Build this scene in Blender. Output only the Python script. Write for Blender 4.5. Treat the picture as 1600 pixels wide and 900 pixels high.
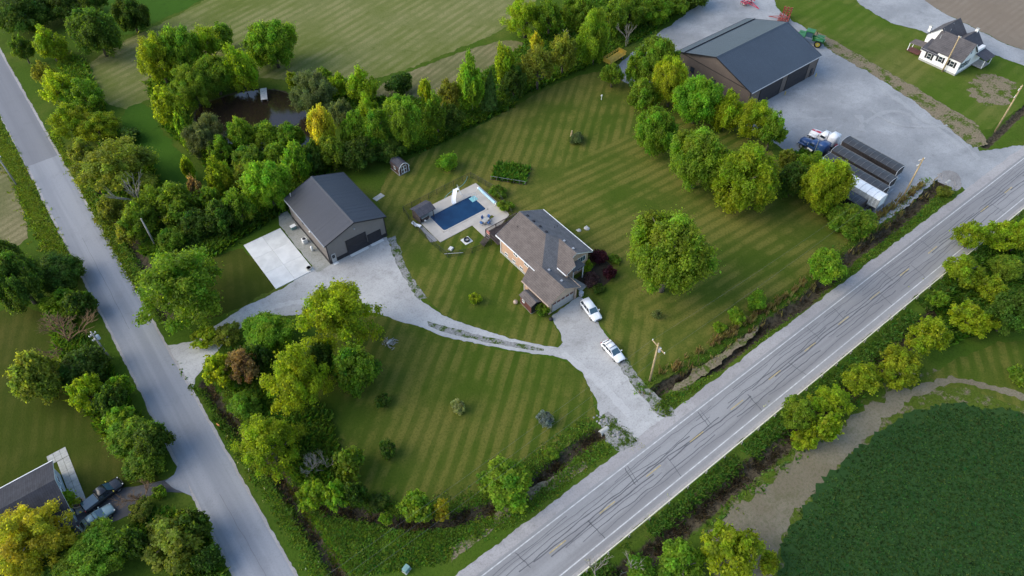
import bpy, bmesh, math, random
import numpy as np
from mathutils import Matrix, Vector, noise as mnoise

for _o in list(bpy.data.objects):
    bpy.data.objects.remove(_o)
SC = bpy.context.scene
COL = SC.collection
R = math.radians
rnd = random.Random(7)

# ---------------------------------------------------------------- camera
CAM_H, CAM_PITCH, CAM_ROLL, ROAD_YAW = 95.0, R(48.48), R(0.95), R(36.93)
cd = bpy.data.cameras.new("camera"); cam = bpy.data.objects.new("camera", cd); COL.objects.link(cam)
cd.sensor_width = 36.0; cd.lens = 36.0 * 1120 / 1600
cd.clip_start = 1.0; cd.clip_end = 8000.0
_ca, _sa = math.cos(ROAD_YAW), math.sin(ROAD_YAW)
def _w(v):                                    # camera-facing axes to world axes (x along the main road)
    return Vector((v[0]*_ca + v[1]*_sa, -v[0]*_sa + v[1]*_ca, v[2]))
_r = Vector((1, 0, 0)); _f = Vector((0, math.cos(CAM_PITCH), -math.sin(CAM_PITCH))); _d = _f.cross(_r)
_cr, _sr = math.cos(CAM_ROLL), math.sin(CAM_ROLL)
_R2, _D2 = _cr*_r + _sr*_d, -_sr*_r + _cr*_d
cx_, cy_, cz_ = _w(_R2), _w(-_D2), _w(-_f)
cam.matrix_world = Matrix(((cx_.x, cy_.x, cz_.x, 0), (cx_.y, cy_.y, cz_.y, 0), (cx_.z, cy_.z, cz_.z, CAM_H), (0, 0, 0, 1)))
SC.camera = cam

# ---------------------------------------------------------------- light
SUN_EL = R(33.0)
SUN_DIR = Vector((-0.86, 0.51, 0)).normalized()          # horizontal direction towards the sun
W = bpy.data.worlds.new("World"); SC.world = W; W.use_nodes = True
wn = W.node_tree.nodes; wl = W.node_tree.links
bg = wn["Background"]; sky = wn.new("ShaderNodeTexSky"); sky.sky_type = 'NISHITA'; sky.sun_disc = False
sky.sun_elevation = SUN_EL; sky.sun_rotation = math.atan2(SUN_DIR.x, SUN_DIR.y)
sky.air_density = 1.0; sky.dust_density = 1.5; sky.ozone_density = 1.0
wl.new(sky.outputs[0], bg.inputs[0]); bg.inputs[1].default_value = 0.15
sl = bpy.data.lights.new("sun", 'SUN'); sun = bpy.data.objects.new("sun", sl); COL.objects.link(sun)
sl.energy = 1.2; sl.angle = R(60); sl.color = (1.0, 0.92, 0.76)
_sd = Vector((SUN_DIR.x*math.cos(SUN_EL), SUN_DIR.y*math.cos(SUN_EL), math.sin(SUN_EL)))
sun.rotation_euler = _sd.to_track_quat('Z', 'Y').to_euler(); sun.location = (0, 0, 200)
SC.view_settings.view_transform = 'Standard'; SC.view_settings.look = 'None'
SC.view_settings.exposure = 1.15; SC.view_settings.gamma = 1.0
SC.cycles.max_bounces = 10; SC.cycles.diffuse_bounces = 6; SC.cycles.transmission_bounces = 8; SC.cycles.transparent_max_bounces = 12

# ---------------------------------------------------------------- materials
MATS = {}
def nt(name):
    m = bpy.data.materials.new(name); m.use_nodes = True
    n, l = m.node_tree.nodes, m.node_tree.links
    return m, n, l, n["Principled BSDF"]
def val(n, l, sock, x):
    if isinstance(x, (int, float)): sock.default_value = x
    else: l.new(x, sock)
def math_(n, l, op, a, b=0.0, c=None, clamp=False):
    q = n.new("ShaderNodeMath"); q.operation = op; q.use_clamp = clamp
    val(n, l, q.inputs[0], a); val(n, l, q.inputs[1], b)
    if c is not None: val(n, l, q.inputs[2], c)
    return q.outputs[0]
def mix(n, l, fac, a, b):
    q = n.new("ShaderNodeMix"); q.data_type = 'RGBA'
    val(n, l, q.inputs[0], fac)
    for s, v in ((q.inputs[6], a), (q.inputs[7], b)):
        if isinstance(v, tuple): s.default_value = (v[0], v[1], v[2], 1)
        else: l.new(v, s)
    return q.outputs[2]
def pos(n):
    return n.new("ShaderNodeNewGeometry").outputs["Position"]
def noise(n, l, scale, detail=4, rough=0.55, vec=None, dist=0.0):
    q = n.new("ShaderNodeTexNoise"); q.inputs["Scale"].default_value = scale
    q.inputs["Detail"].default_value = detail; q.inputs["Roughness"].default_value = rough
    q.inputs["Distortion"].default_value = dist
    l.new(vec if vec is not None else pos(n), q.inputs["Vector"])
    return q.outputs["Fac"]
def ramp(n, l, x, lo, hi):
    q = n.new("ShaderNodeMapRange"); q.clamp = True; q.interpolation_type = 'SMOOTHSTEP'
    l.new(x, q.inputs[0]); q.inputs[1].default_value = lo; q.inputs[2].default_value = hi
    return q.outputs[0]
def rotvec(n, l, ang, scale=(1, 1, 1), loc=(0, 0, 0)):
    q = n.new("ShaderNodeMapping"); q.inputs["Rotation"].default_value = (0, 0, ang)
    q.inputs["Scale"].default_value = scale; q.inputs["Location"].default_value = loc
    l.new(pos(n), q.inputs[0]); return q.outputs[0]
def wave(n, l, vec, scale, dist=0.6, dscale=0.4, detail=2):
    q = n.new("ShaderNodeTexWave"); q.wave_type = 'BANDS'; q.bands_direction = 'Y'
    q.inputs["Scale"].default_value = scale; q.inputs["Distortion"].default_value = dist
    q.inputs["Detail"].default_value = detail; q.inputs["Detail Scale"].default_value = dscale
    l.new(vec, q.inputs["Vector"]); return q.outputs["Fac"]
def bump(n, l, p, h, strength=0.4, dist=0.1):
    b = n.new("ShaderNodeBump"); b.inputs["Strength"].default_value = strength; b.inputs["Distance"].default_value = dist
    l.new(h, b.inputs["Height"]); l.new(b.outputs[0], p.inputs["Normal"])
def plain(name, col, rough=0.7, metal=0.0, var=0.12, scale=1.5, fine=0.0, bumpy=0.0, spec=0.4):
    m, n, l, p = nt(name)
    a = tuple(c*(1-var) for c in col); b = tuple(min(1, c*(1+var)) for c in col)
    f = noise(n, l, scale, 5)
    f = ramp(n, l, f, 0.3, 0.7)
    c = mix(n, l, f, a, b)
    if fine:
        g = noise(n, l, 9.0, 3, 0.7); c = mix(n, l, math_(n, l, 'MULTIPLY', ramp(n, l, g, 0.35, 0.7), fine), c, tuple(x*0.45 for x in col))
    l.new(c, p.inputs["Base Color"]); p.inputs["Roughness"].default_value = rough
    p.inputs["Metallic"].default_value = metal; p.inputs["Specular IOR Level"].default_value = spec
    if bumpy: bump(n, l, p, noise(n, l, 6.0, 4), bumpy, 0.1)
    MATS[name] = m; return m

def grass_mat(name, base, dry, dark, stripes=None, patch=0.05, dryness=0.5, fine=0.5):
    """stripes: list of (angle, period m, contrast); two entries are switched by a mask"""
    m, n, l, p = nt(name)
    c = mix(n, l, ramp(n, l, noise(n, l, patch, 5, 0.6), 0.5-0.25*dryness-0.02, 0.75-0.1*dryness), base, dry)
    mid = noise(n, l, 0.35, 5, 0.7)
    c = mix(n, l, math_(n, l, 'MULTIPLY', ramp(n, l, mid, 0.5, 0.72), 0.55), c, dark)
    if stripes:
        ws = []
        for ang, per, con in stripes:
            v = rotvec(n, l, -ang)
            w = wave(n, l, v, 2*math.pi/per/20.0*1.0, 1.3, 0.30, 3)
            w2 = wave(n, l, v, 2*math.pi/(per*2.7)/20.0, 1.5, 0.3, 2)
            brk = noise(n, l, 0.10, 5, 0.65)
            mp = n.new("ShaderNodeMapping"); mp.inputs["Scale"].default_value = (0.045, 1.0, 1.0); l.new(v, mp.inputs[0])
            stk = ramp(n, l, noise(n, l, 0.75, 4, 0.7, mp.outputs[0]), 0.30, 0.70)
            w = math_(n, l, 'ADD', math_(n, l, 'MULTIPLY', w, 0.50), math_(n, l, 'ADD', math_(n, l, 'MULTIPLY', w2, 0.14), math_(n, l, 'MULTIPLY', stk, 0.36)))
            w = ramp(n, l, w, 0.24, 0.72)
            s = math_(n, l, 'MULTIPLY', w, math_(n, l, 'MULTIPLY', ramp(n, l, brk, 0.34, 0.62), con))
            ws.append(s)
        if len(ws) > 1:
            sx = n.new("ShaderNodeSeparateXYZ"); l.new(pos(n), sx.inputs[0])
            wob = math_(n, l, 'MULTIPLY', math_(n, l, 'SUBTRACT', noise(n, l, 0.08, 3), 0.5), 9.0)
            mx = ramp(n, l, math_(n, l, 'ADD', sx.outputs[0], wob), 63.0, 65.0)
            my = ramp(n, l, math_(n, l, 'ADD', sx.outputs[1], math_(n, l, 'MULTIPLY', wob, 0.3)), 88.0, 86.5)
            mk = math_(n, l, 'MULTIPLY', mx, my)
            q = n.new("ShaderNodeMix"); q.data_type = 'FLOAT'
            l.new(mk, q.inputs[0]); l.new(ws[0], q.inputs[2]); l.new(ws[1], q.inputs[3]); s = q.outputs[0]
        else: s = ws[0]
        c = mix(n, l, s, c, dry)
        inv = math_(n, l, 'MULTIPLY', math_(n, l, 'SUBTRACT', 0.42, s, clamp=True), 0.95)
        c = mix(n, l, inv, c, dark)
    f1 = noise(n, l, 2.6, 3, 0.8)
    c = mix(n, l, math_(n, l, 'MULTIPLY', ramp(n, l, f1, 0.42, 0.7), fine), c, dark)
    f2 = noise(n, l, 3.3, 2, 0.7, rotvec(n, l, 0.4, (1, 1, 1), (31, 7, 0)))
    c = mix(n, l, math_(n, l, 'MULTIPLY', ramp(n, l, f2, 0.55, 0.75), 0.35*fine), c, dry)
    l.new(c, p.inputs["Base Color"]); p.inputs["Roughness"].default_value = 1.0
    p.inputs["Specular IOR Level"].default_value = 0.05
    bump(n, l, p, f1, 0.5, 0.15)
    MATS[name] = m; return m

def gravel_mat(name, base, dark, light, tracks=None):
    m, n, l, p = nt(name)
    c = mix(n, l, ramp(n, l, noise(n, l, 0.09, 5, 0.6), 0.35, 0.7), base, light)
    c = mix(n, l, math_(n, l, 'MULTIPLY', ramp(n, l, noise(n, l, 0.3, 6, 0.7), 0.52, 0.72), 0.5), c, dark)
    f = noise(n, l, 3.5, 3, 0.85)
    c = mix(n, l, math_(n, l, 'MULTIPLY', ramp(n, l, f, 0.45, 0.75), 0.55), c, dark)
    f3 = noise(n, l, 1.1, 6, 0.85, rotvec(n, l, 0.7, (1, 1, 1), (3, 17, 0)))
    c = mix(n, l, math_(n, l, 'MULTIPLY', ramp(n, l, f3, 0.50, 0.68), 0.45), c, dark)
    f4 = noise(n, l, 0.6, 6, 0.8, rotvec(n, l, 0.2, (0.35, 1, 1), (13, 2, 0)))
    c = mix(n, l, math_(n, l, 'MULTIPLY', ramp(n, l, f4, 0.55, 0.70), 0.5), c, light)
    f2 = noise(n, l, 5.0, 2, 0.8, rotvec(n, l, 1.0, (1, 1, 1), (9, 4, 0)))
    c = mix(n, l, math_(n, l, 'MULTIPLY', ramp(n, l, f2, 0.55, 0.75), 0.5), c, light)
    l.new(c, p.inputs["Base Color"]); p.inputs["Roughness"].default_value = 0.95
    p.inputs["Specular IOR Level"].default_value = 0.15
    bump(n, l, p, f, 0.5, 0.08)
    MATS[name] = m; return m

def metal_sheet(name, col, axis, pitch=0.3, rough=0.42, spec=0.5, var=0.06, proud=0.35):
    """profiled steel: ribs by fine relief only, across the given local axis"""
    m, n, l, p = nt(name)
    tc = n.new("ShaderNodeTexCoord"); s = n.new("ShaderNodeSeparateXYZ"); l.new(tc.outputs["Object"], s.inputs[0])
    x = s.outputs[axis]
    t = math_(n, l, 'PINGPONG', x, pitch/2)
    rib = ramp(n, l, t, pitch*0.40, pitch*0.47)
    big = noise(n, l, 0.25, 4)
    c = mix(n, l, ramp(n, l, big, 0.3, 0.7), tuple(a*(1-var) for a in col), tuple(a*(1+var) for a in col))
    st = noise(n, l, 1.2, 5, 0.7)
    c = mix(n, l, math_(n, l, 'MULTIPLY', ramp(n, l, st, 0.5, 0.8), 0.25), c, tuple(min(1, a*1.7+0.01) for a in col))
    l.new(c, p.inputs["Base Color"]); p.inputs["Roughness"].default_value = rough
    p.inputs["Specular IOR Level"].default_value = spec
    bump(n, l, p, rib, proud, 0.03)
    MATS[name] = m; return m

def shingle_mat(name, a, b):
    m, n, l, p = nt(name)
    tc = n.new("ShaderNodeTexCoord")
    br = n.new("ShaderNodeTexBrick"); br.inputs["Scale"].default_value = 1.0
    br.inputs["Brick Width"].default_value = 0.9; br.inputs["Row Height"].default_value = 0.28
    br.inputs["Mortar Size"].default_value = 0.02; br.inputs["Color1"].default_value = (*a, 1); br.inputs["Color2"].default_value = (*b, 1)
    br.inputs["Mortar"].default_value = (a[0]*.5, a[1]*.5, a[2]*.5, 1)
    mp = n.new("ShaderNodeMapping"); l.new(tc.outputs["Object"], mp.inputs[0]); mp.inputs["Rotation"].default_value = (0, 0, R(90))
    l.new(mp.outputs[0], br.inputs["Vector"])
    f = noise(n, l, 0.8, 6, 0.7)
    c = mix(n, l, math_(n, l, 'MULTIPLY', ramp(n, l, f, 0.35, 0.7), 0.5), br.outputs["Color"], tuple(x*1.35 for x in b))
    l.new(c, p.inputs["Base Color"]); p.inputs["Roughness"].default_value = 0.9; p.inputs["Specular IOR Level"].default_value = 0.3
    bump(n, l, p, noise(n, l, 5.0, 3, 0.8), 0.5, 0.03)
    MATS[name] = m; return m

def brick_mat(name, a, b, mortar):
    m, n, l, p = nt(name)
    tc = n.new("ShaderNodeTexCoord"); s = n.new("ShaderNodeSeparateXYZ"); l.new(tc.outputs["Object"], s.inputs[0])
    cb = n.new("ShaderNodeCombineXYZ"); l.new(math_(n, l, 'ADD', s.outputs[0], s.outputs[1]), cb.inputs[0]); l.new(s.outputs[2], cb.inputs[1])
    br = n.new("ShaderNodeTexBrick"); br.inputs["Scale"].default_value = 1.0
    br.inputs["Brick Width"].default_value = 0.24; br.inputs["Row Height"].default_value = 0.08; br.inputs["Mortar Size"].default_value = 0.008
    br.inputs["Color1"].default_value = (*a, 1); br.inputs["Color2"].default_value = (*b, 1); br.inputs["Mortar"].default_value = (*mortar, 1)
    l.new(cb.outputs[0], br.inputs["Vector"])
    c = mix(n, l, math_(n, l, 'MULTIPLY', ramp(n, l, noise(n, l, 0.9, 5), 0.4, 0.7), 0.3), br.outputs["Color"], tuple(x*0.75 for x in a))
    l.new(c, p.inputs["Base Color"]); p.inputs["Roughness"].default_value = 0.85
    bump(n, l, p, br.outputs["Fac"], -0.3, 0.01)
    MATS[name] = m; return m

def glass_mat(name, col=(0.02, 0.03, 0.04)):
    m, n, l, p = nt(name)
    p.inputs["Base Color"].default_value = (*col, 1); p.inputs["Roughness"].default_value = 0.08; p.inputs["Specular IOR Level"].default_value = 0.8
    MATS[name] = m; return m

def leaf_mat(name, rough=0.55, trans=0.60):
    m = bpy.data.materials.new(name); m.use_nodes = True
    n, l = m.node_tree.nodes, m.node_tree.links; n.clear()
    out = n.new("ShaderNodeOutputMaterial"); oi = n.new("ShaderNodeObjectInfo")
    at = n.new("ShaderNodeAttribute"); at.attribute_name = "tone"
    a2 = n.new("ShaderNodeAttribute"); a2.attribute_name = "hue"
    hs = n.new("ShaderNodeHueSaturation"); l.new(oi.outputs["Color"], hs.inputs["Color"])
    val(n, l, hs.inputs["Value"], at.outputs["Fac"]); val(n, l, hs.inputs["Hue"], a2.outputs["Fac"])
    d = n.new("ShaderNodeBsdfPrincipled"); l.new(hs.outputs[0], d.inputs["Base Color"]); d.inputs["Roughness"].default_value = rough
    d.inputs["Specular IOR Level"].default_value = 0.18
    t = n.new("ShaderNodeBsdfTranslucent")
    g = n.new("ShaderNodeMix"); g.data_type = 'RGBA'; g.blend_type = 'MULTIPLY'; g.inputs[0].default_value = 1.0
    l.new(hs.outputs[0], g.inputs[6]); g.inputs[7].default_value = (2.3, 2.15, 0.9, 1); l.new(g.outputs[2], t.inputs["Color"])
    ms = n.new("ShaderNodeMixShader"); ms.inputs[0].default_value = trans
    l.new(d.outputs[0], ms.inputs[1]); l.new(t.outputs[0], ms.inputs[2]); l.new(ms.outputs[0], out.inputs["Surface"])
    MATS[name] = m; return m

grass_mat("rough_grass", (0.055, 0.100, 0.010), (0.105, 0.125, 0.022), (0.030, 0.058, 0.006), patch=0.06, dryness=0.15, fine=0.6)
grass_mat("lawn_main", (0.068, 0.102, 0.012), (0.150, 0.140, 0.032), (0.038, 0.068, 0.008), [(R(38.5), 2.15, 0.85), (R(-3), 2.2, 0.75)], patch=0.05, dryness=0.5, fine=0.6)
grass_mat("lawn_front", (0.064, 0.098, 0.011), (0.135, 0.128, 0.028), (0.036, 0.066, 0.007), [(R(38.5), 2.1, 0.8)], patch=0.06, dryness=0.35, fine=0.6)
grass_mat("lawn_left", (0.052, 0.068, 0.009), (0.090, 0.086, 0.020), (0.030, 0.048, 0.006), [(R(70), 2.0, 0.3)], patch=0.05, dryness=0.3, fine=0.4)
grass_mat("lawn_farm", (0.075, 0.125, 0.013), (0.15, 0.15, 0.04), (0.042, 0.080, 0.008), [(R(5), 3.0, 0.3)], patch=0.05, dryness=0.25, fine=0.4)
grass_mat("hay", (0.130, 0.15, 0.035), (0.23, 0.215, 0.095), (0.075, 0.105, 0.018), [(R(16), 2.6, 0.5)], patch=0.03, dryness=0.5, fine=0.6)
grass_mat("hay_dry", (0.14, 0.15, 0.055), (0.24, 0.205, 0.11), (0.09, 0.09, 0.035), [(R(18), 1.7, 0.5)], patch=0.05, dryness=0.7, fine=0.6)
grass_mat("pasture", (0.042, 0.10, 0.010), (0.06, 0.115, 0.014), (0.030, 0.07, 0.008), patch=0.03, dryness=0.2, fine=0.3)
grass_mat("crop_soil", (0.024, 0.058, 0.016), (0.034, 0.070, 0.018), (0.018, 0.044, 0.013), patch=0.2, dryness=0.2, fine=0.6)
grass_mat("dirt", (0.155, 0.130, 0.088), (0.21, 0.185, 0.135), (0.090, 0.095, 0.042), patch=0.12, dryness=0.5, fine=0.6)
def patchy(name, a, b, th=0.5, sc=0.35):
    """two ground covers broken into ragged patches"""
    m, n, l, p = nt(name)
    f = math_(n, l, 'ADD', math_(n, l, 'MULTIPLY', noise(n, l, sc, 6, 0.72), 0.75), math_(n, l, 'MULTIPLY', noise(n, l, 2.2, 3, 0.8), 0.25))
    g = noise(n, l, 2.8, 3, 0.8)
    A = mix(n, l, ramp(n, l, g, 0.35, 0.7), a, tuple(x*0.55 for x in a)); B = mix(n, l, ramp(n, l, g, 0.35, 0.7), b, tuple(x*0.6 for x in b))
    l.new(mix(n, l, ramp(n, l, f, th-0.05, th+0.05), A, B), p.inputs["Base Color"]); p.inputs["Roughness"].default_value = 1.0; p.inputs["Specular IOR Level"].default_value = 0.05
    bump(n, l, p, g, 0.5, 0.12); MATS[name] = m; return m
patchy("dirt_grass", (0.23, 0.19, 0.125), (0.075, 0.115, 0.014), 0.53)
patchy("verge_mix", (0.20, 0.165, 0.11), (0.075, 0.11, 0.014), 0.45, 0.5)
patchy("gravel_grass", (0.30, 0.295, 0.28), (0.06, 0.10, 0.014), 0.52, 0.6)
grass_mat("mud", (0.045, 0.036, 0.028), (0.075, 0.06, 0.042), (0.022, 0.02, 0.014), patch=0.3, dryness=0.4, fine=0.6)
grass_mat("tilled", (0.205, 0.165, 0.125), (0.24, 0.20, 0.155), (0.165, 0.135, 0.10), [(R(4), 1.6, 0.35)], patch=0.03, dryness=0.4, fine=0.35)
gravel_mat("gravel_drive", (0.355, 0.35, 0.34), (0.20, 0.195, 0.18), (0.47, 0.465, 0.45))
gravel_mat("gravel_yard", (0.24, 0.25, 0.257), (0.16, 0.166, 0.172), (0.35, 0.36, 0.365))
gravel_mat("gravel_worn", (0.285, 0.295, 0.30), (0.20, 0.205, 0.21), (0.35, 0.36, 0.36))
gravel_mat("gravel_track", (0.42, 0.415, 0.405), (0.28, 0.275, 0.26), (0.48, 0.475, 0.46))
gravel_mat("gravel_dirty", (0.27, 0.27, 0.24), (0.13, 0.14, 0.09), (0.36, 0.36, 0.34))
gravel_mat("shoulder", (0.30, 0.285, 0.28), (0.18, 0.17, 0.16), (0.38, 0.365, 0.355))
gravel_mat("river_stone", (0.22, 0.21, 0.20), (0.10, 0.10, 0.10), (0.34, 0.33, 0.32))

def asphalt_mat(name, base, light, dark, along):
    m, n, l, p = nt(name)
    sc = (0.012, 0.5, 1) if along == 'x' else (0.5, 0.012, 1)
    streak = noise(n, l, 1.0, 4, 0.6, rotvec(n, l, 0, sc))
    c = mix(n, l, ramp(n, l, streak, 0.35, 0.65), base, light)
    c = mix(n, l, math_(n, l, 'MULTIPLY', ramp(n, l, noise(n, l, 0.25, 6, 0.7), 0.5, 0.75), 0.35), c, dark)
    f = noise(n, l, 4.0, 3, 0.85)
    c = mix(n, l, math_(n, l, 'MULTIPLY', ramp(n, l, f, 0.45, 0.8), 0.4), c, dark)
    l.new(c, p.inputs["Base Color"]); p.inputs["Roughness"].default_value = 0.85; p.inputs["Specular IOR Level"].default_value = 0.25
    bump(n, l, p, f, 0.25, 0.03)
    MATS[name] = m; return m
asphalt_mat("asphalt_main", (0.215, 0.212, 0.212), (0.285, 0.282, 0.28), (0.155, 0.153, 0.153), 'x')
asphalt_mat("asphalt_side", (0.215, 0.225, 0.245), (0.27, 0.28, 0.30), (0.155, 0.16, 0.175), 'y')
asphalt_mat("asphalt_old", (0.165, 0.17, 0.185), (0.19, 0.195, 0.21), (0.125, 0.13, 0.14), 'y')
asphalt_mat("asphalt_dark", (0.075, 0.075, 0.08), (0.10, 0.10, 0.105), (0.05, 0.05, 0.052), 'x')
plain("tar", (0.105, 0.105, 0.11), 0.7)
plain("tar_soft", (0.13, 0.13, 0.135), 0.8)
plain("paint_white", (0.50, 0.50, 0.49), 0.7, var=0.2, fine=0.25)
plain("paint_yellow", (0.46, 0.36, 0.16), 0.7, var=0.25, fine=0.5)
plain("concrete", (0.60, 0.60, 0.575), 0.85, var=0.09, scale=0.6)
plain("concrete_new", (0.63, 0.63, 0.61), 0.8, var=0.08, scale=0.5)
plain("deck_concrete", (0.43, 0.395, 0.345), 0.85, var=0.08, scale=0.5)
plain("slab_grey", (0.36, 0.36, 0.33), 0.9, var=0.15)
metal_sheet("roof_dark", (0.022, 0.025, 0.036), 1, 0.3, 0.38, 0.55)
metal_sheet("roof_big", (0.040, 0.052, 0.068), 0, 0.3, 0.36, 0.55)
metal_sheet("siding_taupe", (0.185, 0.165, 0.155), 0, 0.3, 0.5, 0.3)
metal_sheet("siding_taupe_y", (0.185, 0.165, 0.155), 1, 0.3, 0.5, 0.3)
metal_sheet("siding_brown", (0.13, 0.105, 0.092), 1, 0.3, 0.5, 0.3)
metal_sheet("siding_brown_x", (0.13, 0.105, 0.092), 0, 0.3, 0.5, 0.3)
plain("trim_black", (0.018, 0.018, 0.022), 0.5)
plain("door_black", (0.022, 0.021, 0.026), 0.5, var=0.15)
plain("white_trim", (0.78, 0.78, 0.76), 0.6, var=0.04)
plain("grey_metal", (0.42, 0.43, 0.44), 0.45, 0.5)
shingle_mat("shingle_sun_side", (0.105, 0.088, 0.080), (0.128, 0.108, 0.098))  # sunlit copy of the house shingle, warm sunlight painted into its colour
shingle_mat("shingle_shade_side", (0.108, 0.108, 0.112), (0.135, 0.133, 0.136))  # shaded copy of the same shingle for slopes turned from the sun
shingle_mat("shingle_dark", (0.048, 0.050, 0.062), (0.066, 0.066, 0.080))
shingle_mat("roof_slate", (0.026, 0.028, 0.036), (0.038, 0.040, 0.050))
shingle_mat("shingle_farm", (0.066, 0.062, 0.066), (0.085, 0.080, 0.084))
brick_mat("brick", (0.44, 0.26, 0.165), (0.52, 0.32, 0.21), (0.5, 0.42, 0.34))
plain("siding_tan", (0.48, 0.36, 0.27), 0.8, var=0.05)
plain("garage_door", (0.34, 0.33, 0.32), 0.6, var=0.04)
plain("siding_white", (0.80, 0.80, 0.78), 0.65, var=0.03)
plain("siding_blue", (0.34, 0.42, 0.46), 0.7, var=0.05)
plain("brown_wood", (0.10, 0.055, 0.038), 0.85, var=0.2, scale=3)
plain("red_wood", (0.12, 0.045, 0.035), 0.8, var=0.15, scale=3)
plain("deck_wood", (0.065, 0.05, 0.045), 0.85, var=0.25, scale=3)
plain("pole_wood", (0.36, 0.27, 0.15), 0.9, var=0.2, scale=2)
plain("grey_wood", (0.30, 0.28, 0.25), 0.9, var=0.2, scale=2)
plain("rail_cream", (0.66, 0.62, 0.47), 0.6, var=0.1)
plain("bark", (0.115, 0.095, 0.075), 0.95, var=0.3, scale=2, bumpy=0.6)
plain("bark_pale", (0.24, 0.22, 0.18), 0.95, var=0.2, scale=2, bumpy=0.4)
plain("car_white", (0.80, 0.81, 0.82), 0.25, var=0.02, spec=0.6)
plain("car_black", (0.016, 0.018, 0.022), 0.25, var=0.05, spec=0.6)
plain("car_silver", (0.24, 0.33, 0.34), 0.3, 0.2, var=0.03, spec=0.6)
plain("truck_blue", (0.022, 0.060, 0.17), 0.3, var=0.05, spec=0.6)
plain("truck_white", (0.75, 0.76, 0.77), 0.35, var=0.04, spec=0.5)
plain("truck_red", (0.42, 0.03, 0.05), 0.4, var=0.05)
plain("tyre", (0.022, 0.022, 0.023), 0.9)
plain("rim", (0.42, 0.43, 0.44), 0.35, 0.7)
plain("lamp_clear", (0.6, 0.6, 0.58), 0.2)
plain("lamp_red", (0.35, 0.02, 0.02), 0.3)
plain("tarp", (0.040, 0.044, 0.050), 0.6, var=0.2, scale=1.0)
plain("trailer_dark", (0.045, 0.040, 0.040), 0.55, var=0.15)
plain("trailer_white", (0.80, 0.81, 0.80), 0.5, var=0.06)
plain("tractor_green", (0.022, 0.15, 0.030), 0.35, var=0.08, spec=0.5)
plain("rim_yellow", (0.55, 0.42, 0.04), 0.5)
plain("farm_red", (0.27, 0.040, 0.034), 0.5, var=0.3, scale=3)
plain("farm_crimson", (0.45, 0.025, 0.06), 0.5, var=0.2, scale=3)
plain("rust", (0.20, 0.09, 0.055), 0.8, var=0.3, scale=3)
plain("slide_white", (0.85, 0.85, 0.85), 0.35, var=0.02)
plain("step_teal", (0.22, 0.48, 0.50), 0.5, var=0.05)
plain("cover_blue", (0.33, 0.50, 0.58), 0.45, var=0.1)
plain("hose", (0.20, 0.42, 0.36), 0.5)
plain("chair_blue", (0.06, 0.15, 0.36), 0.6)
plain("cloth_red", (0.42, 0.16, 0.13), 0.8)
plain("bale_yellow", (0.62, 0.40, 0.06), 0.6, var=0.15)
plain("orange", (0.75, 0.28, 0.08), 0.6)
plain("box_teal", (0.16, 0.28, 0.26), 0.6)
plain("wire", (0.16, 0.16, 0.16), 0.6)
plain("tarp_edge", (0.12, 0.125, 0.13), 0.6)
plain("chain", (0.025, 0.03, 0.028), 0.7)
plain("stone", (0.45, 0.44, 0.41), 0.9, var=0.2, scale=2, bumpy=0.4)
plain("planter_soil", (0.07, 0.05, 0.035), 1.0, var=0.3)
plain("bin_grey", (0.45, 0.47, 0.5), 0.5)
glass_mat("glass"); glass_mat("glass_blue", (0.05, 0.10, 0.13))
leaf_mat("leaf"); leaf_mat("needle", 0.7, 0.12)
def water_mat(name, col, rough, wav):
    m, n, l, p = nt(name)
    p.inputs["Base Color"].default_value = (*col, 1); p.inputs["Roughness"].default_value = rough; p.inputs["Specular IOR Level"].default_value = 0.5
    bump(n, l, p, noise(n, l, wav, 3, 0.6), 0.12, 0.05); MATS[name] = m; return m
water_mat("pond_water", (0.022, 0.015, 0.010), 0.10, 0.9)
def pool_mat():
    m, n, l, p = nt("pool_water")
    sx = n.new("ShaderNodeSeparateXYZ"); l.new(pos(n), sx.inputs[0])
    c = mix(n, l, ramp(n, l, noise(n, l, 0.5, 4), 0.3, 0.7), (0.004, 0.030, 0.082), (0.007, 0.042, 0.105))
    l.new(c, p.inputs["Base Color"]); p.inputs["Roughness"].default_value = 0.22; p.inputs["Specular IOR Level"].default_value = 0.35
    bump(n, l, p, noise(n, l, 2.0, 3), 0.08, 0.03); MATS["pool_water"] = m
pool_mat()
def mesh_wire_mat():
    m, n, l, p = nt("chain_link")
    p.inputs["Base Color"].default_value = (0.02, 0.025, 0.022, 1); p.inputs["Roughness"].default_value = 0.6
    p.inputs["Alpha"].default_value = 0.30; MATS["chain_link"] = m
mesh_wire_mat()

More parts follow.
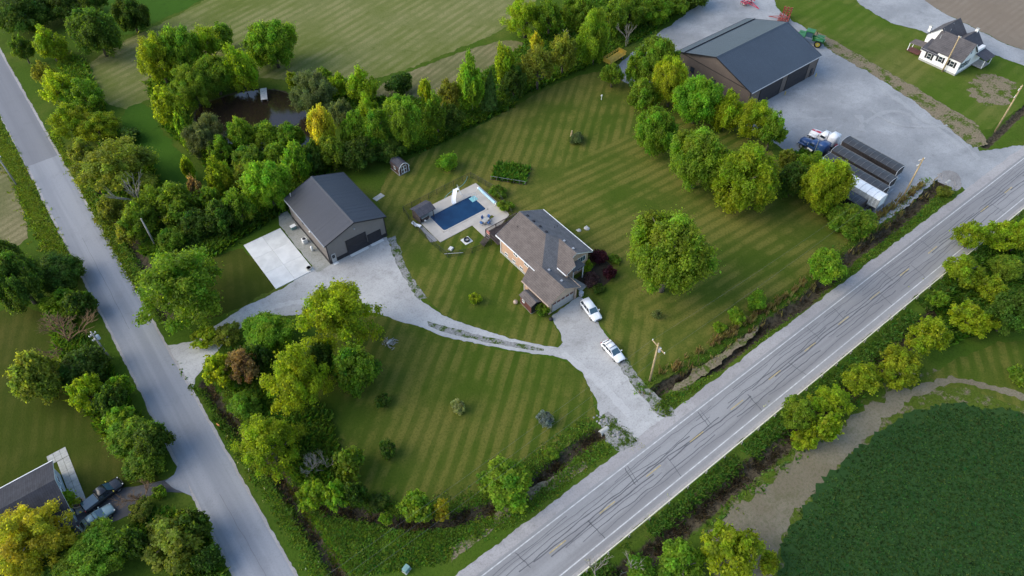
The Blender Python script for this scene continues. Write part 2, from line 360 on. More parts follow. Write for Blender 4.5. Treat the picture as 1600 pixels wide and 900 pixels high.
# ---------------------------------------------------------------- helpers
def tag(o, label=None, cat=None, group=None, kind=None):
    if label: o["label"] = label
    if cat: o["category"] = cat
    if group: o["group"] = group
    if kind: o["kind"] = kind
    return o
def link(name, me, mat=None, parent=None):
    o = bpy.data.objects.new(name, me); COL.objects.link(o)
    if mat is not None:
        for m in (mat if isinstance(mat, (list, tuple)) else [mat]):
            me.materials.append(MATS[m])
    if parent is not None: o.parent = parent
    return o
def thing(name, loc, rz, label, cat, group=None):
    o = bpy.data.objects.new(name, None); COL.objects.link(o); o.empty_display_size = 0.5
    o.location = loc; o.rotation_euler = (0, 0, rz)
    return tag(o, label, cat, group)
def copy_tree(o, parent=None):
    c = o.copy(); COL.objects.link(c)
    if parent is not None: c.parent = parent
    for ch in KIDS.get(o.name, ()): copy_tree(ch, c)
    return c
KIDS = {}
class MB:
    def __init__(s): s.v = []; s.f = []; s.mi = []
    def poly(s, pts, mi=0):
        b = len(s.v); s.v += [tuple(p) for p in pts]; s.f.append(tuple(range(b, b+len(pts)))); s.mi.append(mi); return s
    def box(s, x0, y0, z0, x1, y1, z1, mi=0):
        b = len(s.v)
        s.v += [(x0,y0,z0),(x1,y0,z0),(x1,y1,z0),(x0,y1,z0),(x0,y0,z1),(x1,y0,z1),(x1,y1,z1),(x0,y1,z1)]
        for q in ((0,3,2,1),(4,5,6,7),(0,1,5,4),(1,2,6,5),(2,3,7,6),(3,0,4,7)):
            s.f.append(tuple(b+i for i in q)); s.mi.append(mi)
        return s
    def obox(s, c, ax, sx, sy, sz, mi=0, az=(0,0,1)):
        """box centred at c, long axis ax"""
        ax = Vector(ax).normalized(); az = Vector(az); ay = az.cross(ax)
        if ay.length < 1e-4: ay = Vector((0,1,0)).cross(ax)
        ay.normalize(); az = ax.cross(ay); c = Vector(c); b = len(s.v)
        for k in (-1, 1):
            for (i, j) in ((-1,-1),(1,-1),(1,1),(-1,1)):
                s.v.append(tuple(c + ax*(i*sx/2) + ay*(j*sy/2) + az*(k*sz/2)))
        for q in ((0,3,2,1),(4,5,6,7),(0,1,5,4),(1,2,6,5),(2,3,7,6),(3,0,4,7)):
            s.f.append(tuple(b+i for i in q)); s.mi.append(mi)
        return s
    def bar(s, a, b, w, h=None, mi=0):
        a, b = Vector(a), Vector(b); return s.obox((a+b)/2, b-a, (b-a).length, w, h or w, mi)
    def prism(s, poly, t, mi=0):
        """polygon (3-D points) thickened straight down by t"""
        b = len(s.v); n = len(poly)
        s.v += [tuple(p) for p in poly] + [(p[0], p[1], p[2]-t) for p in poly]
        s.f.append(tuple(range(b, b+n))); s.mi.append(mi)
        s.f.append(tuple(range(b+2*n-1, b+n-1, -1))); s.mi.append(mi)
        for i in range(n):
            j = (i+1) % n; s.f.append((b+i, b+n+i, b+n+j, b+j)); s.mi.append(mi)
        return s
    def tube(s, pts, rad, n=6, mi=0, cap=True):
        pts = [Vector(p) for p in pts]; rads = rad if isinstance(rad, (list, tuple)) else [rad]*len(pts)
        b = len(s.v)
        for i, p in enumerate(pts):
            d = (pts[min(i+1, len(pts)-1)] - pts[max(i-1, 0)]).normalized()
            u = d.cross(Vector((0.13, 0.31, 0.94)))
            if u.length < 1e-3: u = d.cross(Vector((1, 0, 0)))
            u.normalize(); w = d.cross(u)
            for k in range(n):
                a = 2*math.pi*k/n; s.v.append(tuple(p + (u*math.cos(a) + w*math.sin(a))*rads[i]))
        for i in range(len(pts)-1):
            for k in range(n):
                k2 = (k+1) % n
                s.f.append((b+i*n+k, b+i*n+k2, b+(i+1)*n+k2, b+(i+1)*n+k)); s.mi.append(mi)
        if cap:
            s.f.append(tuple(b+k for k in range(n-1, -1, -1))); s.mi.append(mi)
            e = b+(len(pts)-1)*n; s.f.append(tuple(e+k for k in range(n))); s.mi.append(mi)
        return s
    def cyl(s, a, b, r, n=16, mi=0): return s.tube([a, b], r, n, mi)
    def mesh(s, name, smooth=False):
        me = bpy.data.meshes.new(name); me.from_pydata(s.v, [], s.f)
        me.polygons.foreach_set("material_index", s.mi)
        bm = bmesh.new(); bm.from_mesh(me); bmesh.ops.recalc_face_normals(bm, faces=bm.faces); bm.to_mesh(me); bm.free()
        if smooth: me.shade_smooth()
        me.update(); return me
    def build(s, name, mat, parent=None, smooth=False, bevel=0.0):
        o = link(name, s.mesh(name, smooth), mat, parent)
        if bevel:
            md = o.modifiers.new("bevel", 'BEVEL'); md.width = bevel; md.segments = 2; md.limit_method = 'ANGLE'
        if parent is not None: KIDS.setdefault(parent.name, []).append(o)
        return o
def bx(name, mat, parent, *a, bevel=0.0): return MB().box(*a).build(name, mat, parent, bevel=bevel)

def resample(poly, step, closed=True):
    out = []; n = len(poly)
    for i in range(n if closed else n-1):
        a, b = poly[i], poly[(i+1) % n]; L = math.dist(a, b); k = max(1, int(L/step))
        for j in range(k): out.append((a[0]+(b[0]-a[0])*j/k, a[1]+(b[1]-a[1])*j/k))
    if not closed: out.append(poly[-1])
    return out
def smooth_poly(p, it=2, closed=True):
    for _ in range(it):
        q = []; n = len(p)
        rng = range(n) if closed else range(n-1)
        if not closed: q.append(p[0])
        for i in rng:
            a, b = p[i], p[(i+1) % n]
            q += [(a[0]*.75+b[0]*.25, a[1]*.75+b[1]*.25), (a[0]*.25+b[0]*.75, a[1]*.25+b[1]*.75)]
        if not closed: q.append(p[-1])
        p = q
    return p
def ragged(poly, amp, step=0.45, freq=0.35):
    p = resample(poly, step); n = len(p); out = []
    for i in range(n):
        a, b = p[i-1], p[(i+1) % n]; dx, dy = b[0]-a[0], b[1]-a[1]; L = math.hypot(dx, dy) or 1
        x, y = p[i]
        k = mnoise.noise((x*freq, y*freq, 3.1))*1.0 + mnoise.noise((x*freq*3.3, y*freq*3.3, 7.7))*0.6 + mnoise.noise((x*2.6, y*2.6, 1.7))*0.45
        out.append((x - dy/L*k*amp, y + dx/L*k*amp))
    return out
_zk = [0]
def sheet(name, poly, z, mat, amp=0.0, sm=0, parent=None, kind='structure', step=0.45):
    _zk[0] += 1; z += (_zk[0] % 9)*0.0004
    if sm: poly = smooth_poly(poly, sm)
    if amp: poly = ragged(poly, amp, step)
    bm = bmesh.new(); vs = [bm.verts.new((x, y, z)) for x, y in poly]
    f = bm.faces.new(vs); f.normal_update()
    if f.normal.z < 0: f.normal_flip()
    bmesh.ops.triangulate(bm, faces=bm.faces[:])
    me = bpy.data.meshes.new(name); bm.to_mesh(me); bm.free()
    o = link(name, me, mat, parent)
    if kind and parent is None: o["kind"] = kind
    return o
def ribbon(name, path, w, z, mat, parent=None, wob=0.0, kind=None, sm=0):
    if sm: path = smooth_poly(path, sm, False)
    m = MB(); p = path; L, Rr = [], []
    for i in range(len(p)):
        a, b = p[max(i-1, 0)], p[min(i+1, len(p)-1)]; dx, dy = b[0]-a[0], b[1]-a[1]; q = math.hypot(dx, dy) or 1
        k = w/2*(1 + wob*mnoise.noise((p[i][0]*0.9, p[i][1]*0.9, 5)))
        L.append((p[i][0]-dy/q*k, p[i][1]+dx/q*k, z)); Rr.append((p[i][0]+dy/q*k, p[i][1]-dx/q*k, z))
    m.v = L + Rr; n = len(p)
    for i in range(n-1): m.f.append((n+i, n+i+1, i+1, i)); m.mi.append(0)
    o = m.build(name, mat, parent)
    if kind: o["kind"] = kind
    return o
def seg_dist(px, py, path):
    d = np.full(px.shape, 1e9)
    for (ax, ay), (bx_, by) in zip(path[:-1], path[1:]):
        vx, vy = bx_-ax, by-ay; t = np.clip(((px-ax)*vx+(py-ay)*vy)/(vx*vx+vy*vy+1e-9), 0, 1)
        d = np.minimum(d, np.hypot(px-ax-t*vx, py-ay-t*vy))
    return d
def inside(px, py, poly):
    r = np.zeros(px.shape, bool); n = len(poly)
    for i in range(n):
        (x0, y0), (x1, y1) = poly[i], poly[(i+1) % n]
        c = ((y0 > py) != (y1 > py)) & (px < (x1-x0)*(py-y0)/((y1-y0) or 1e-9)+x0); r ^= c
    return r

# ---------------------------------------------------------------- ground
DITCHES = [([(52.4,35.9), (57,36), (66.4,33.8), (79.3,34), (88.8,33.4), (104.1,35), (118,34.9), (135.4,36.1)], 1.7, 0.95),
           ([(43.1,35.9), (38.7,36.4), (33.4,36), (26.2,35.6), (21.7,37.1), (17.4,38.7), (13,41.6), (8.2,47.3), (4.6,51.6), (2.8,56)], 1.5, 0.8),
           ([(1.1,152.3), (1.2,127.2), (0.8,108.3), (-0.3,97.9)], 1.5, 0.7),
           ([(-0.2,81.2), (0.2,74.9), (1.5,62.8), (2,58.5), (1.9,50.2), (2.1,42.4), (1.6,35.6)], 1.5, 0.9),
           ([(-9.9,23.9), (6.5,22.6), (15.6,21.9), (23.8,19.3), (35.4,18.4), (45.8,18.4), (57.8,18.2), (73.1,17.9), (91.4,17.7), (109,17.9), (130.2,17.6), (155.8,16.8)], 2.0, 0.8),
           ([(154.1,37), (166.7,38), (196,40.9)], 1.2, 0.7)]
POND = smooth_poly([(25.6,154.1), (29.4,156.9), (33.6,156.8), (39.5,155.6), (43.4,153.5), (46.9,148.9), (47.2,141.1), (44.6,130.7), (43.3,125.9), (38.5,125.4), (33.6,130.7), (28,138), (25,144.8)], 2)
def axis(lo, hi, fine, far):
    a = list(np.arange(lo, hi+1e-6, fine)); s = fine; x = hi
    while x < far: s *= 1.6; x += s; a.append(x)
    x = lo; s = fine; b = []
    while x > -far: s *= 1.6; x -= s; b.append(x)
    return np.array(b[::-1] + a)
gx, gy = axis(-50, 235, 0.9, 2500), axis(-25, 175, 0.75, 2500)
GX, GY = np.meshgrid(gx, gy, indexing='ij'); px, py = GX.ravel(), GY.ravel()
pz = np.zeros(px.shape); wet = np.zeros(px.shape)
for path, hw, dep in DITCHES:
    d = seg_dist(px, py, path); k = np.clip(1 - d/hw, 0, 1); k = k*k*(3-2*k)
    pz = np.minimum(pz, -dep*k); wet = np.maximum(wet, np.clip(1.3 - d/hw, 0, 1))
pd = seg_dist(px, py, POND + POND[:1]); pin = inside(px, py, POND); sd = np.where(pin, pd, -pd)
k = np.clip((sd+1.2)/3.0, 0, 1); pz = np.minimum(pz, -1.1*k); wet = np.maximum(wet, np.clip((sd+1.0)/1.0, 0, 1))
me = bpy.data.meshes.new("ground"); nx, ny = len(gx), len(gy)
idx = np.arange(nx*ny).reshape(nx, ny)
quads = np.stack([idx[:-1, :-1], idx[1:, :-1], idx[1:, 1:], idx[:-1, 1:]], -1).reshape(-1, 4)
me.vertices.add(nx*ny); me.vertices.foreach_set("co", np.stack([px, py, pz], -1).ravel())
me.loops.add(quads.size); me.loops.foreach_set("vertex_index", quads.ravel())
me.polygons.add(len(quads)); me.polygons.foreach_set("loop_start", np.arange(0, quads.size, 4)); me.polygons.foreach_set("loop_total", np.full(len(quads), 4))
a = me.attributes.new("wet", 'FLOAT', 'POINT'); a.data.foreach_set("value", wet)
me.update(calc_edges=True); me.shade_smooth()
g = link("ground", me, None); g["kind"] = "structure"
# ground: rough grass turning to wet soil and dead reeds in the ditch beds
m = MATS["rough_grass"]; n, l = m.node_tree.nodes, m.node_tree.links; p = n["Principled BSDF"]
src = p.inputs["Base Color"].links[0].from_socket
at = n.new("ShaderNodeAttribute"); at.attribute_name = "wet"
nz = noise(n, l, 0.9, 5, 0.7)
fac = ramp(n, l, math_(n, l, 'ADD', at.outputs["Fac"], math_(n, l, 'MULTIPLY', math_(n, l, 'SUBTRACT', nz, 0.5), 1.1)), 0.45, 0.75)
soil = mix(n, l, ramp(n, l, noise(n, l, 1.7, 4, 0.7), 0.35, 0.65), (0.028, 0.024, 0.017), (0.085, 0.07, 0.045))
l.new(mix(n, l, fac, src, soil), p.inputs["Base Color"])
me.materials.append(m)

sheet("pond_water", [(x, y) for x, y in POND], -0.42, "pond_water")
# fields
sheet("hay_field", [(11.4,189.4), (15.5,192), (23.2,196.1), (30.1,198), (44.3,202.4), (51.3,206.2), (87,209.6), (152.9,167.7), (115.8,143.4), (105.5,139.9), (89.5,138.9), (74.7,139.4), (66.9,139.9), (59.2,143.3), (52,149), (43.8,159.8), (28.3,161.1), (20.1,167), (15.2,164.3), (12.2,168.6), (10.2,179)], 0.012, "hay", 0.7, 1)
sheet("hay_field", [(74,137.8), (85,137.9), (96,136.9), (102.2,134.3), (104.8,129.1), (100.4,124.1), (93.5,122.9), (86.2,123.4), (75.2,123.6), (68,126.1), (61.1,131.6), (63.9,137.8)], 0.012, "hay_dry", 0.6, 1)
sheet("pasture", [(32.8,232.1), (51.9,207.7), (44.5,203.1), (33.1,200.7), (23.8,198.1), (20.6,209.1)], 0.010, "pasture", 0.6, 1)
sheet("hay_field", [(-18.3,174.8), (-13.1,168.7), (-12,157.3), (-12.8,145.3), (-13.8,134.9), (-16.1,133), (-25.3,137)], 0.012, "hay_dry", 0.5, 1)
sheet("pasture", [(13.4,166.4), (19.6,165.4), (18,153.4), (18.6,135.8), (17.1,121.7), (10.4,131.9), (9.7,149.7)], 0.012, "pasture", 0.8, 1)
sheet("tilled_field", [(202.8,84.8), (200,75.5), (198.7,65), (197.4,55.5), (198,48.1), (212.2,14.3), (264.7,4.7), (302.7,83.7), (240.9,114.3)], 0.012, "tilled", 0.4)
sheet("dirt_patch", [(175.1,52.4), (181.3,51.9), (182.2,47.7), (183,45), (176.4,42.9), (169.2,42.2), (168.2,46.2), (170.2,49.5)], 0.02, "dirt_grass", 1.6, 1)
sheet("farm_lawn", [(173.3,107.7), (189.3,94.7), (186.4,89.7), (183.6,78.8), (185.6,73.1), (185.3,68.4), (183.3,62.9), (188.9,56.1), (190.5,46.8), (188.2,40.2), (174.8,39.3), (161,39.6), (157.1,40.3), (159,44.8), (161.1,57.8), (163,68.8), (164.4,85.2), (164.8,91.4), (167.4,98.7)], 0.012, "lawn_farm", 0.5)
CROP = smooth_poly([(45,4.9), (48.6,7.2), (52.8,9.4), (57.8,10.4), (63.3,10.7), (69.1,11.1), (74.2,10.8), (79.5,10.5), (83.6,9.3), (87.8,7.8), (90.4,6), (93.6,2.7), (97,-2.5), (105.6,-23.4), (62,-38.9), (25.6,-10.7)], 1)
sheet("crop_field", CROP, 0.018, "crop_soil", 1.0)
sheet("dirt_verge", [(38.9,12.6), (44.1,16.2), (48.9,17.1), (57.3,16.1), (63.9,16.7), (72,15.9), (78.3,15.2), (88.3,13.4), (94.8,10.7), (97.6,6.9), (101.5,-0.3), (97.2,-2.4), (92.9,3.3), (87.7,7.6), (82,9.4), (74.9,10.2), (65.2,9.9), (58.3,9.2), (53.4,8.4), (49.3,6.7), (43.8,2.9), (34.9,7.8)], 0.008, "verge_mix", 1.2, 1)
sheet("dirt_track", [(40.9,11.1), (43.5,14.5), (46,15.9), (49.1,16), (53.1,15.5), (57.5,15.1), (62.9,15.9), (67.4,15.4), (72,14.8), (77.1,14.4), (81.8,13.7), (87,12.6), (85.7,10.7), (81.6,11.1), (76.5,11.2), (71.5,11.1), (64.7,10.7), (58.5,10.1), (53.3,9.6), (49.6,8.4), (44.6,5.2), (40.6,2.5), (36.1,6.9)], 0.014, "dirt", 1.0, 2)
sheet("dirt_track", [(87,12), (92.5,10.4), (96,7.1), (99.3,0.6), (98.6,0.2), (94.9,6.5), (91.2,9.7), (85.5,10.8)], 0.016, "dirt", 0.7, 1)
# lawns
LAWN = [(39.2,91.3), (37.1,79.8), (37.4,70.1), (39.7,63.8), (43.3,57.9), (48.3,52.5), (49.9,52.5), (51.4,57.3), (58.7,58.5), (60.2,57.4), (57.6,51.5), (56,45.9), (54.1,41), (53.5,37.3), (59.4,36.9), (67.3,36.6), (76.4,36.3), (86.9,37.1), (95.1,37), (103,37), (108.1,37.8), (110,43.5), (112.4,53.6), (119.4,68.2), (119,80.6), (113.5,93.1), (116.2,105.5), (111.8,107.6), (108.2,110.4), (98.4,111.9), (84.1,110.7), (65.4,109.2), (58.3,109.7), (49.7,108.4), (44,102.8)]
sheet("lawn", LAWN, 0.014, "lawn_main", 0.4)
sheet("lawn", [(28.2,77), (32,71.8), (35.6,65.5), (40.5,57.7), (46.7,50.6), (48.5,47.2), (47.4,42.7), (44.4,38.2), (38.3,37.4), (33.5,37.5), (26.2,37.2), (19.2,39.7), (14,43.1), (9.8,50), (8.8,55.8), (7,62.5), (7.2,69.4), (12.3,77.7), (22,80.4)], 0.014, "lawn_front", 0.35)
sheet("lawn", [(-30.2,121.4), (-18.9,116.2), (-12.2,105.5), (-12.6,97.2), (-14,86), (-13.8,77.4), (-12,70.1), (-11.1,68.2), (-17.5,71.5), (-22.7,71.7), (-23.7,81.2), (-37,82.8)], 0.014, "lawn_left", 0.5)
sheet("lawn", [(8.4,109.4), (17,106.2), (17.6,101.2), (17.7,93.4), (11.2,92.9), (5.6,93.3), (1.7,96.4), (3,104.6)], 0.014, "lawn_left", 0.5)
sheet("lawn", [(90.7,11.6), (98.1,10.5), (106.1,8.3), (114.1,2.9), (100.6,-3.6), (96.8,-0.7), (94.5,5.2), (91.4,8.7)], 0.010, "lawn_front", 0.5)
# gravel
YARD = [(161.9,118.8), (173.6,109.4), (167.8,102.8), (165.5,96), (164.8,90.6), (163.6,84.2), (162.5,68.5), (160.8,57.6), (158.5,44.5), (155.4,40), (151.4,36.9), (160.4,32), (167.7,30.1), (164.1,25.7), (149.2,26.2), (137.3,31.4), (139.8,37.5), (130.2,37), (124.4,36.2), (117.1,36.7), (111.4,37.4), (113.5,43), (119.6,58.3), (120,68.7), (120.2,80.7), (119.6,95), (111,100.1), (111.8,107.6), (121.1,110.5), (135.3,113.5)]
yard_ = sheet("gravel_yard", YARD, 0.018, "gravel_yard", 0.45)
sheet("gravel_lane", [(189.9,95.2), (204.1,84.7), (200,76), (198.4,64.4), (197.1,55), (198.7,45.3), (191.4,41.8), (190.8,47.6), (190,57.5), (185.8,64.8), (186.8,72), (184.2,79.2), (186.4,89.7)], 0.020, "gravel_yard", 0.35)
DRIVE = [(-2.7,92.7), (1.3,90.9), (3.8,91.2), (6.7,91.9), (11,92.5), (18.2,92.3), (22.4,93.3), (25.4,94), (27.9,92.6), (33.6,92.5), (39.8,92.2), (39,88.1), (37.3,83.6), (37,79.6), (36.4,74.5), (37.3,69.8), (38.8,66.2), (41.2,62.2), (43.7,58.3), (46.9,53.9), (48.5,52.2), (49.8,52.5), (50.9,55), (51.9,58), (55.1,58.3), (58.4,58.2), (58.7,57), (57.6,53.8), (56.5,49.4), (55.3,44.7), (54.3,41.3), (53.5,38.2), (53.4,35), (53.5,31.5), (45,31.5), (44.5,34.1), (44.8,36), (45,38.1), (46.3,40.3), (47.7,43.4), (48.7,47.1), (48.1,49.5), (45.8,52.5), (42.3,56.5), (38.8,60.6), (35.4,65.1), (33.1,69.4), (30.8,73.5), (28.8,76.9), (22.7,81.7), (18.2,84.8), (14.7,87.5), (10.8,88.8), (7.6,88.2), (4.1,86.5), (1.2,84.8), (-1.3,83.3), (-2.8,79.9), (-2.6,85.9)]
drive_ = sheet("gravel_driveway", DRIVE, 0.020, "gravel_drive", 0.32)
sheet("gravel_driveway", [(25.1, 92.0), (28.2, 92.2), (28.2, 110.5), (26.4, 111), (25.3, 108), (25.1, 100)], 0.024, "gravel_dirty", 0.25)
sheet("grass_strip", [(34.6,70.1), (36,67.8), (38,65), (40.5,61.3), (43.3,57.8), (46.5,53.4), (46.2,53), (42.6,57), (39.8,60.3), (37.2,63.9), (35.3,66.8), (34.2,69.2)], 0.026, "gravel_grass", 0.2)
sheet("gravel_shoulder_verge", [(44.6,38), (46.9,38.4), (46.5,35.8), (46.7,31.2), (43.5,32), (42.8,34.6)], 0.030, "gravel_grass", 0.5)
sheet("gravel_shoulder_verge", [(54.5,44.7), (55.9,44.2), (54.5,38.4), (54.8,33.9), (54.4,31), (52.1,32.6), (52.5,37.2), (53.3,41.6)], 0.030, "gravel_grass", 0.4)
sheet("gravel_shoulder_verge", [(39.6,91.9), (41.3,91.4), (38.9,84.4), (38,79.1), (37.5,74.5), (36,74.9), (36.5,79.3), (37.4,84.6)], 0.030, "gravel_grass", 0.4)
sheet("bare_strip", [(56.6,34.9), (62.8,35.3), (72.2,34.8), (77.8,34.8), (76.1,33.7), (68,33.8), (61.4,33.3), (57.9,33.9)], 0.020, "dirt_grass", 0.6)
sheet("bare_strip", [(26.5,36), (31.6,35.2), (37.6,34.4), (39.7,34), (37.8,33.2), (32.5,33.5), (28.4,34.1), (22.4,35.1)], 0.020, "dirt_grass", 0.6)
sheet("bare_strip", [(165.9,91.4), (165.4,83.6), (163.7,68.2), (162.2,56.9), (159.9,41.6), (155.3,36.9), (151.2,38.2), (153.4,43.8), (157.6,57.2), (159.4,68.1), (160.5,82)], 0.026, "dirt_grass", 0.6)
sheet("bare_strip", [(15.2,35.4), (21.2,34.9), (25.2,34.4), (23.7,33.8), (18.4,34), (14.5,33.7)], 0.020, "dirt_grass", 0.6)
# lighter wheel-worn arcs on the yard
for pts, w in (([(141.4,57.6), (146.5,57.8), (150.9,56.1), (151.9,52.8), (149.5,50.2)], 1.1), ([(155.8,62.6), (153.6,54.7), (151.5,45.6), (149.5,38.7)], 1.4), ([(138,56.4), (141.4,58.2), (142.6,60.3)], 1.6),
               ([(132.2,68), (134.2,65.2), (137.3,63.3)], 1.0), ([(155.8,59.3), (152.5,50.9), (153.6,43.9), (148.6,35.3)], 0.9), ([(146.5,59.7), (145.5,53.4), (149.3,48.9), (154.5,45.9)], 0.8)):
    ribbon("wheel_arc", smooth_poly(pts, 3, False), w*.8, .030+.004*rnd.randint(0, 9)+w*.003, "gravel_worn", yard_, 1.3)
for pts, w in (([(11.4,89.3), (15.6,89.4), (19.7,87.7), (23.5,83.2)], 1.0), ([(48.4,50.8), (49.3,42.4), (48.8,35.4)], 1.3), ([(-0.1,87.5), (2.4,87.5)], 0.5)):
    ribbon("wheel_track", smooth_poly(pts, 3, False), w, .030, "gravel_track", drive_, .7)

# ---------------------------------------------------------------- roads
def rect(x0, y0, x1, y1): return [(x0, y0), (x1, y0), (x1, y1), (x0, y1)]
sheet("road_shoulder", rect(-160, 22.25, 420, 32.05), 0.030, "shoulder", 0.28)
main = sheet("main_road", rect(-160, 22.75, 420, 30.35), 0.036, "asphalt_main", 0.06)
sheet("road_shoulder", rect(-9.15, 31.5, -2.25, 420), 0.026, "shoulder", 0.22)
side = sheet("side_road", rect(-8.75, 31.2, -2.65, 157.4), 0.032, "asphalt_side", 0.10)
sheet("side_road", rect(-9.0, 157.4, -2.75, 420), 0.032, "asphalt_old", 0.08)
sheet("side_road", [(-10.9,67.3), (-11.3,68.7), (-9.9,68.9), (-8.6,70.4), (-8.7,67.1), (-9.1,64)], 0.034, "asphalt_side", 0.1)
sheet("asphalt_drive", [(-23.5,71.6), (-22.5,72.7), (-17.4,71.8), (-11.5,68.9), (-9.7,68.7), (-8.9,64.6), (-11.6,66.9), (-13.8,67.8), (-17.2,66.8), (-21.4,67.2), (-23.8,68.5)], 0.028, "asphalt_dark", 0.2)
def crack(path, w, mat="tar", parent=main, z=0.046):
    ribbon("crack_seal", path, w, z, mat, parent, 0.5)
def along(y0, x0, x1, amp, seed, step=1.2):
    out = []; x = x0
    while x < x1:
        out.append((x, y0 + amp*(mnoise.noise((x*0.11, seed, 0))*1.3 + 0.6*mnoise.noise((x*0.42, seed, 4)) + 0.25*mnoise.noise((x*1.3, seed, 9))))); x += step
    return out
for s, (y0, amp, w) in enumerate(((29.1, .30, .10), (28.75, .25, .08), (28.0, .45, .11), (27.45, .35, .13), (27.0, .28, .16), (26.45, .25, .18), (25.9, .35, .10), (25.3, .4, .12), (24.6, .3, .09))):
    x = 14 + s*2.3
    while x < 190:
        L = rnd.uniform(14, 48); crack(along(y0, x, x+L, amp, s*3.7), w*rnd.uniform(.8, 1.2), "tar" if s in (2, 3, 4, 5, 7) else "tar_soft"); x += L + rnd.uniform(0.5, 9)
x = 16
while x < 185:
    a, b = (23.6, 27.0) if rnd.random() < .45 else (26.8, 29.6)
    sk = rnd.uniform(-.5, .9)
    crack([(x + sk*(t/6) + .15*mnoise.noise((x, t*.7, 2)), a+(b-a)*t/6) for t in range(7)], rnd.uniform(.08, .13))
    if rnd.random() < .3: crack([(x+.55 + sk*(t/6), a+(b-a)*t/6) for t in range(7)], .08)
    x += rnd.uniform(4.5, 11)
def paint(name, pts, w, mat): ribbon(name, pts, w, 0.052, mat, main)
paint("edge_line", [(x, 29.86) for x in range(-150, 400, 4)], .16, "paint_white")
paint("edge_line", [(x, 23.62) for x in range(-150, 400, 4)], .16, "paint_white")
for k in range(-3, 20):
    x = 25.6 + k*9.0; paint("centre_dash", [(x, 26.75), (x+1.2, 26.76), (x+2.9, 26.75)], .14, "paint_yellow")
for s, (x0, y0, x1, y1) in enumerate(((-5.4, 40, -5.9, 62), (-6.2, 100, -6.0, 128))):
    crack([(x0+(x1-x0)*t/30 + .15*mnoise.noise((t*.3, s, 1)), y0+(y1-y0)*t/30) for t in range(31)], .045, "tar_soft", side, 0.042)

# guard rail along the far shoulder: steel beam on square posts
gr = thing("guard_rail", (20, 22.0, 0), 0, "long low cream guard rail on posts along the right shoulder of the wide main road", "guard rail")
mb = MB()
mb.box(-60, -.05, .50, 150, .09, .62); mb.box(-60, -.02, .62, 150, .09, .68); mb.box(-60, -.05, .68, 150, .09, .80)
mb.build("rail", "rail_cream", gr)
post = MB().box(-.075, -.21, 0, .075, -.052, .74).mesh("post")
post.materials.append(MATS["grey_wood"])
for i in range(38):
    o = link("post", post, None, gr); o.location = (-15 + i*3.81, 0, 0)

# ---------------------------------------------------------------- buildings
def roof_plane(parent, name, pts, mat, t=0.16):
    return MB().prism(pts, t).build(name, mat, parent)
def window(parent, c, nrm, w, h, frame="white_trim", glass="glass", bars=(1, 0), shutters=None, ft=.07):
    """frame proud of the wall, pane a sub-part; nrm is 'x-','x+','y-','y+'"""
    ax = nrm[0]; s = -1 if nrm[1] == '-' else 1
    def q(u0, z0, u1, z1, d0, d1):
        if ax == 'x': return (min(c[0]+s*d0, c[0]+s*d1), c[1]+u0, c[2]+z0, max(c[0]+s*d0, c[0]+s*d1), c[1]+u1, c[2]+z1)
        return (c[0]+u0, min(c[1]+s*d0, c[1]+s*d1), c[2]+z0, c[0]+u1, max(c[1]+s*d0, c[1]+s*d1), c[2]+z1)
    m = MB()
    m.box(*q(-w/2-ft, -h/2-ft, -w/2, h/2+ft, -.02, .06)); m.box(*q(w/2, -h/2-ft, w/2+ft, h/2+ft, -.02, .06))
    m.box(*q(-w/2, h/2, w/2, h/2+ft, -.02, .06)); m.box(*q(-w/2, -h/2-ft, w/2, -h/2, -.02, .09))
    for i in range(bars[0]):
        u = -w/2 + w*(i+1)/(bars[0]+1); m.box(*q(u-.025, -h/2, u+.025, h/2, -.01, .045))
    for i in range(bars[1]):
        z = -h/2 + h*(i+1)/(bars[1]+1); m.box(*q(-w/2, z-.025, w/2, z+.025, -.01, .043))
    f = m.build("window", frame, parent)
    MB().box(*q(-w/2, -h/2, w/2, h/2, -.015, .02)).build("pane", glass, f)
    if shutters:
        for k in (-1, 1):
            u = k*(w/2+ft+.24); MB().box(*q(u-.23, -h/2-.05, u+.23, h/2+.05, -.01, .05)).build("shutter", shutters, f)
    return f
def sectional_door(parent, x0, x1, h, y, mat, trim, rows=4, win=None, name="overhead_door"):
    d = MB().box(x0, y-.02, 0, x1, y+.03, h).build(name, mat, parent)
    for i in range(rows):
        z0, z1 = h*i/rows+.015, h*(i+1)/rows-.015
        MB().box(x0+.03, y-.06, z0, x1-.03, y-.021, z1).build("panel", mat, d)
    if win:
        n = max(2, int((x1-x0)/.9)); w = (x1-x0)/n; zc = h*(rows-.5)/rows
        for i in range(n): MB().box(x0+w*i+.12, y-.085, zc-.2, x0+w*(i+1)-.12, y-.061, zc+.2).build("pane", win, d)
    m = MB(); m.box(x0-.16, y-.10, 0, x0, y+.02, h+.16); m.box(x1, y-.10, 0, x1+.16, y+.02, h+.16); m.box(x0, y-.10, h, x1, y+.02, h+.16)
    m.build("door_frame", trim, d); return d

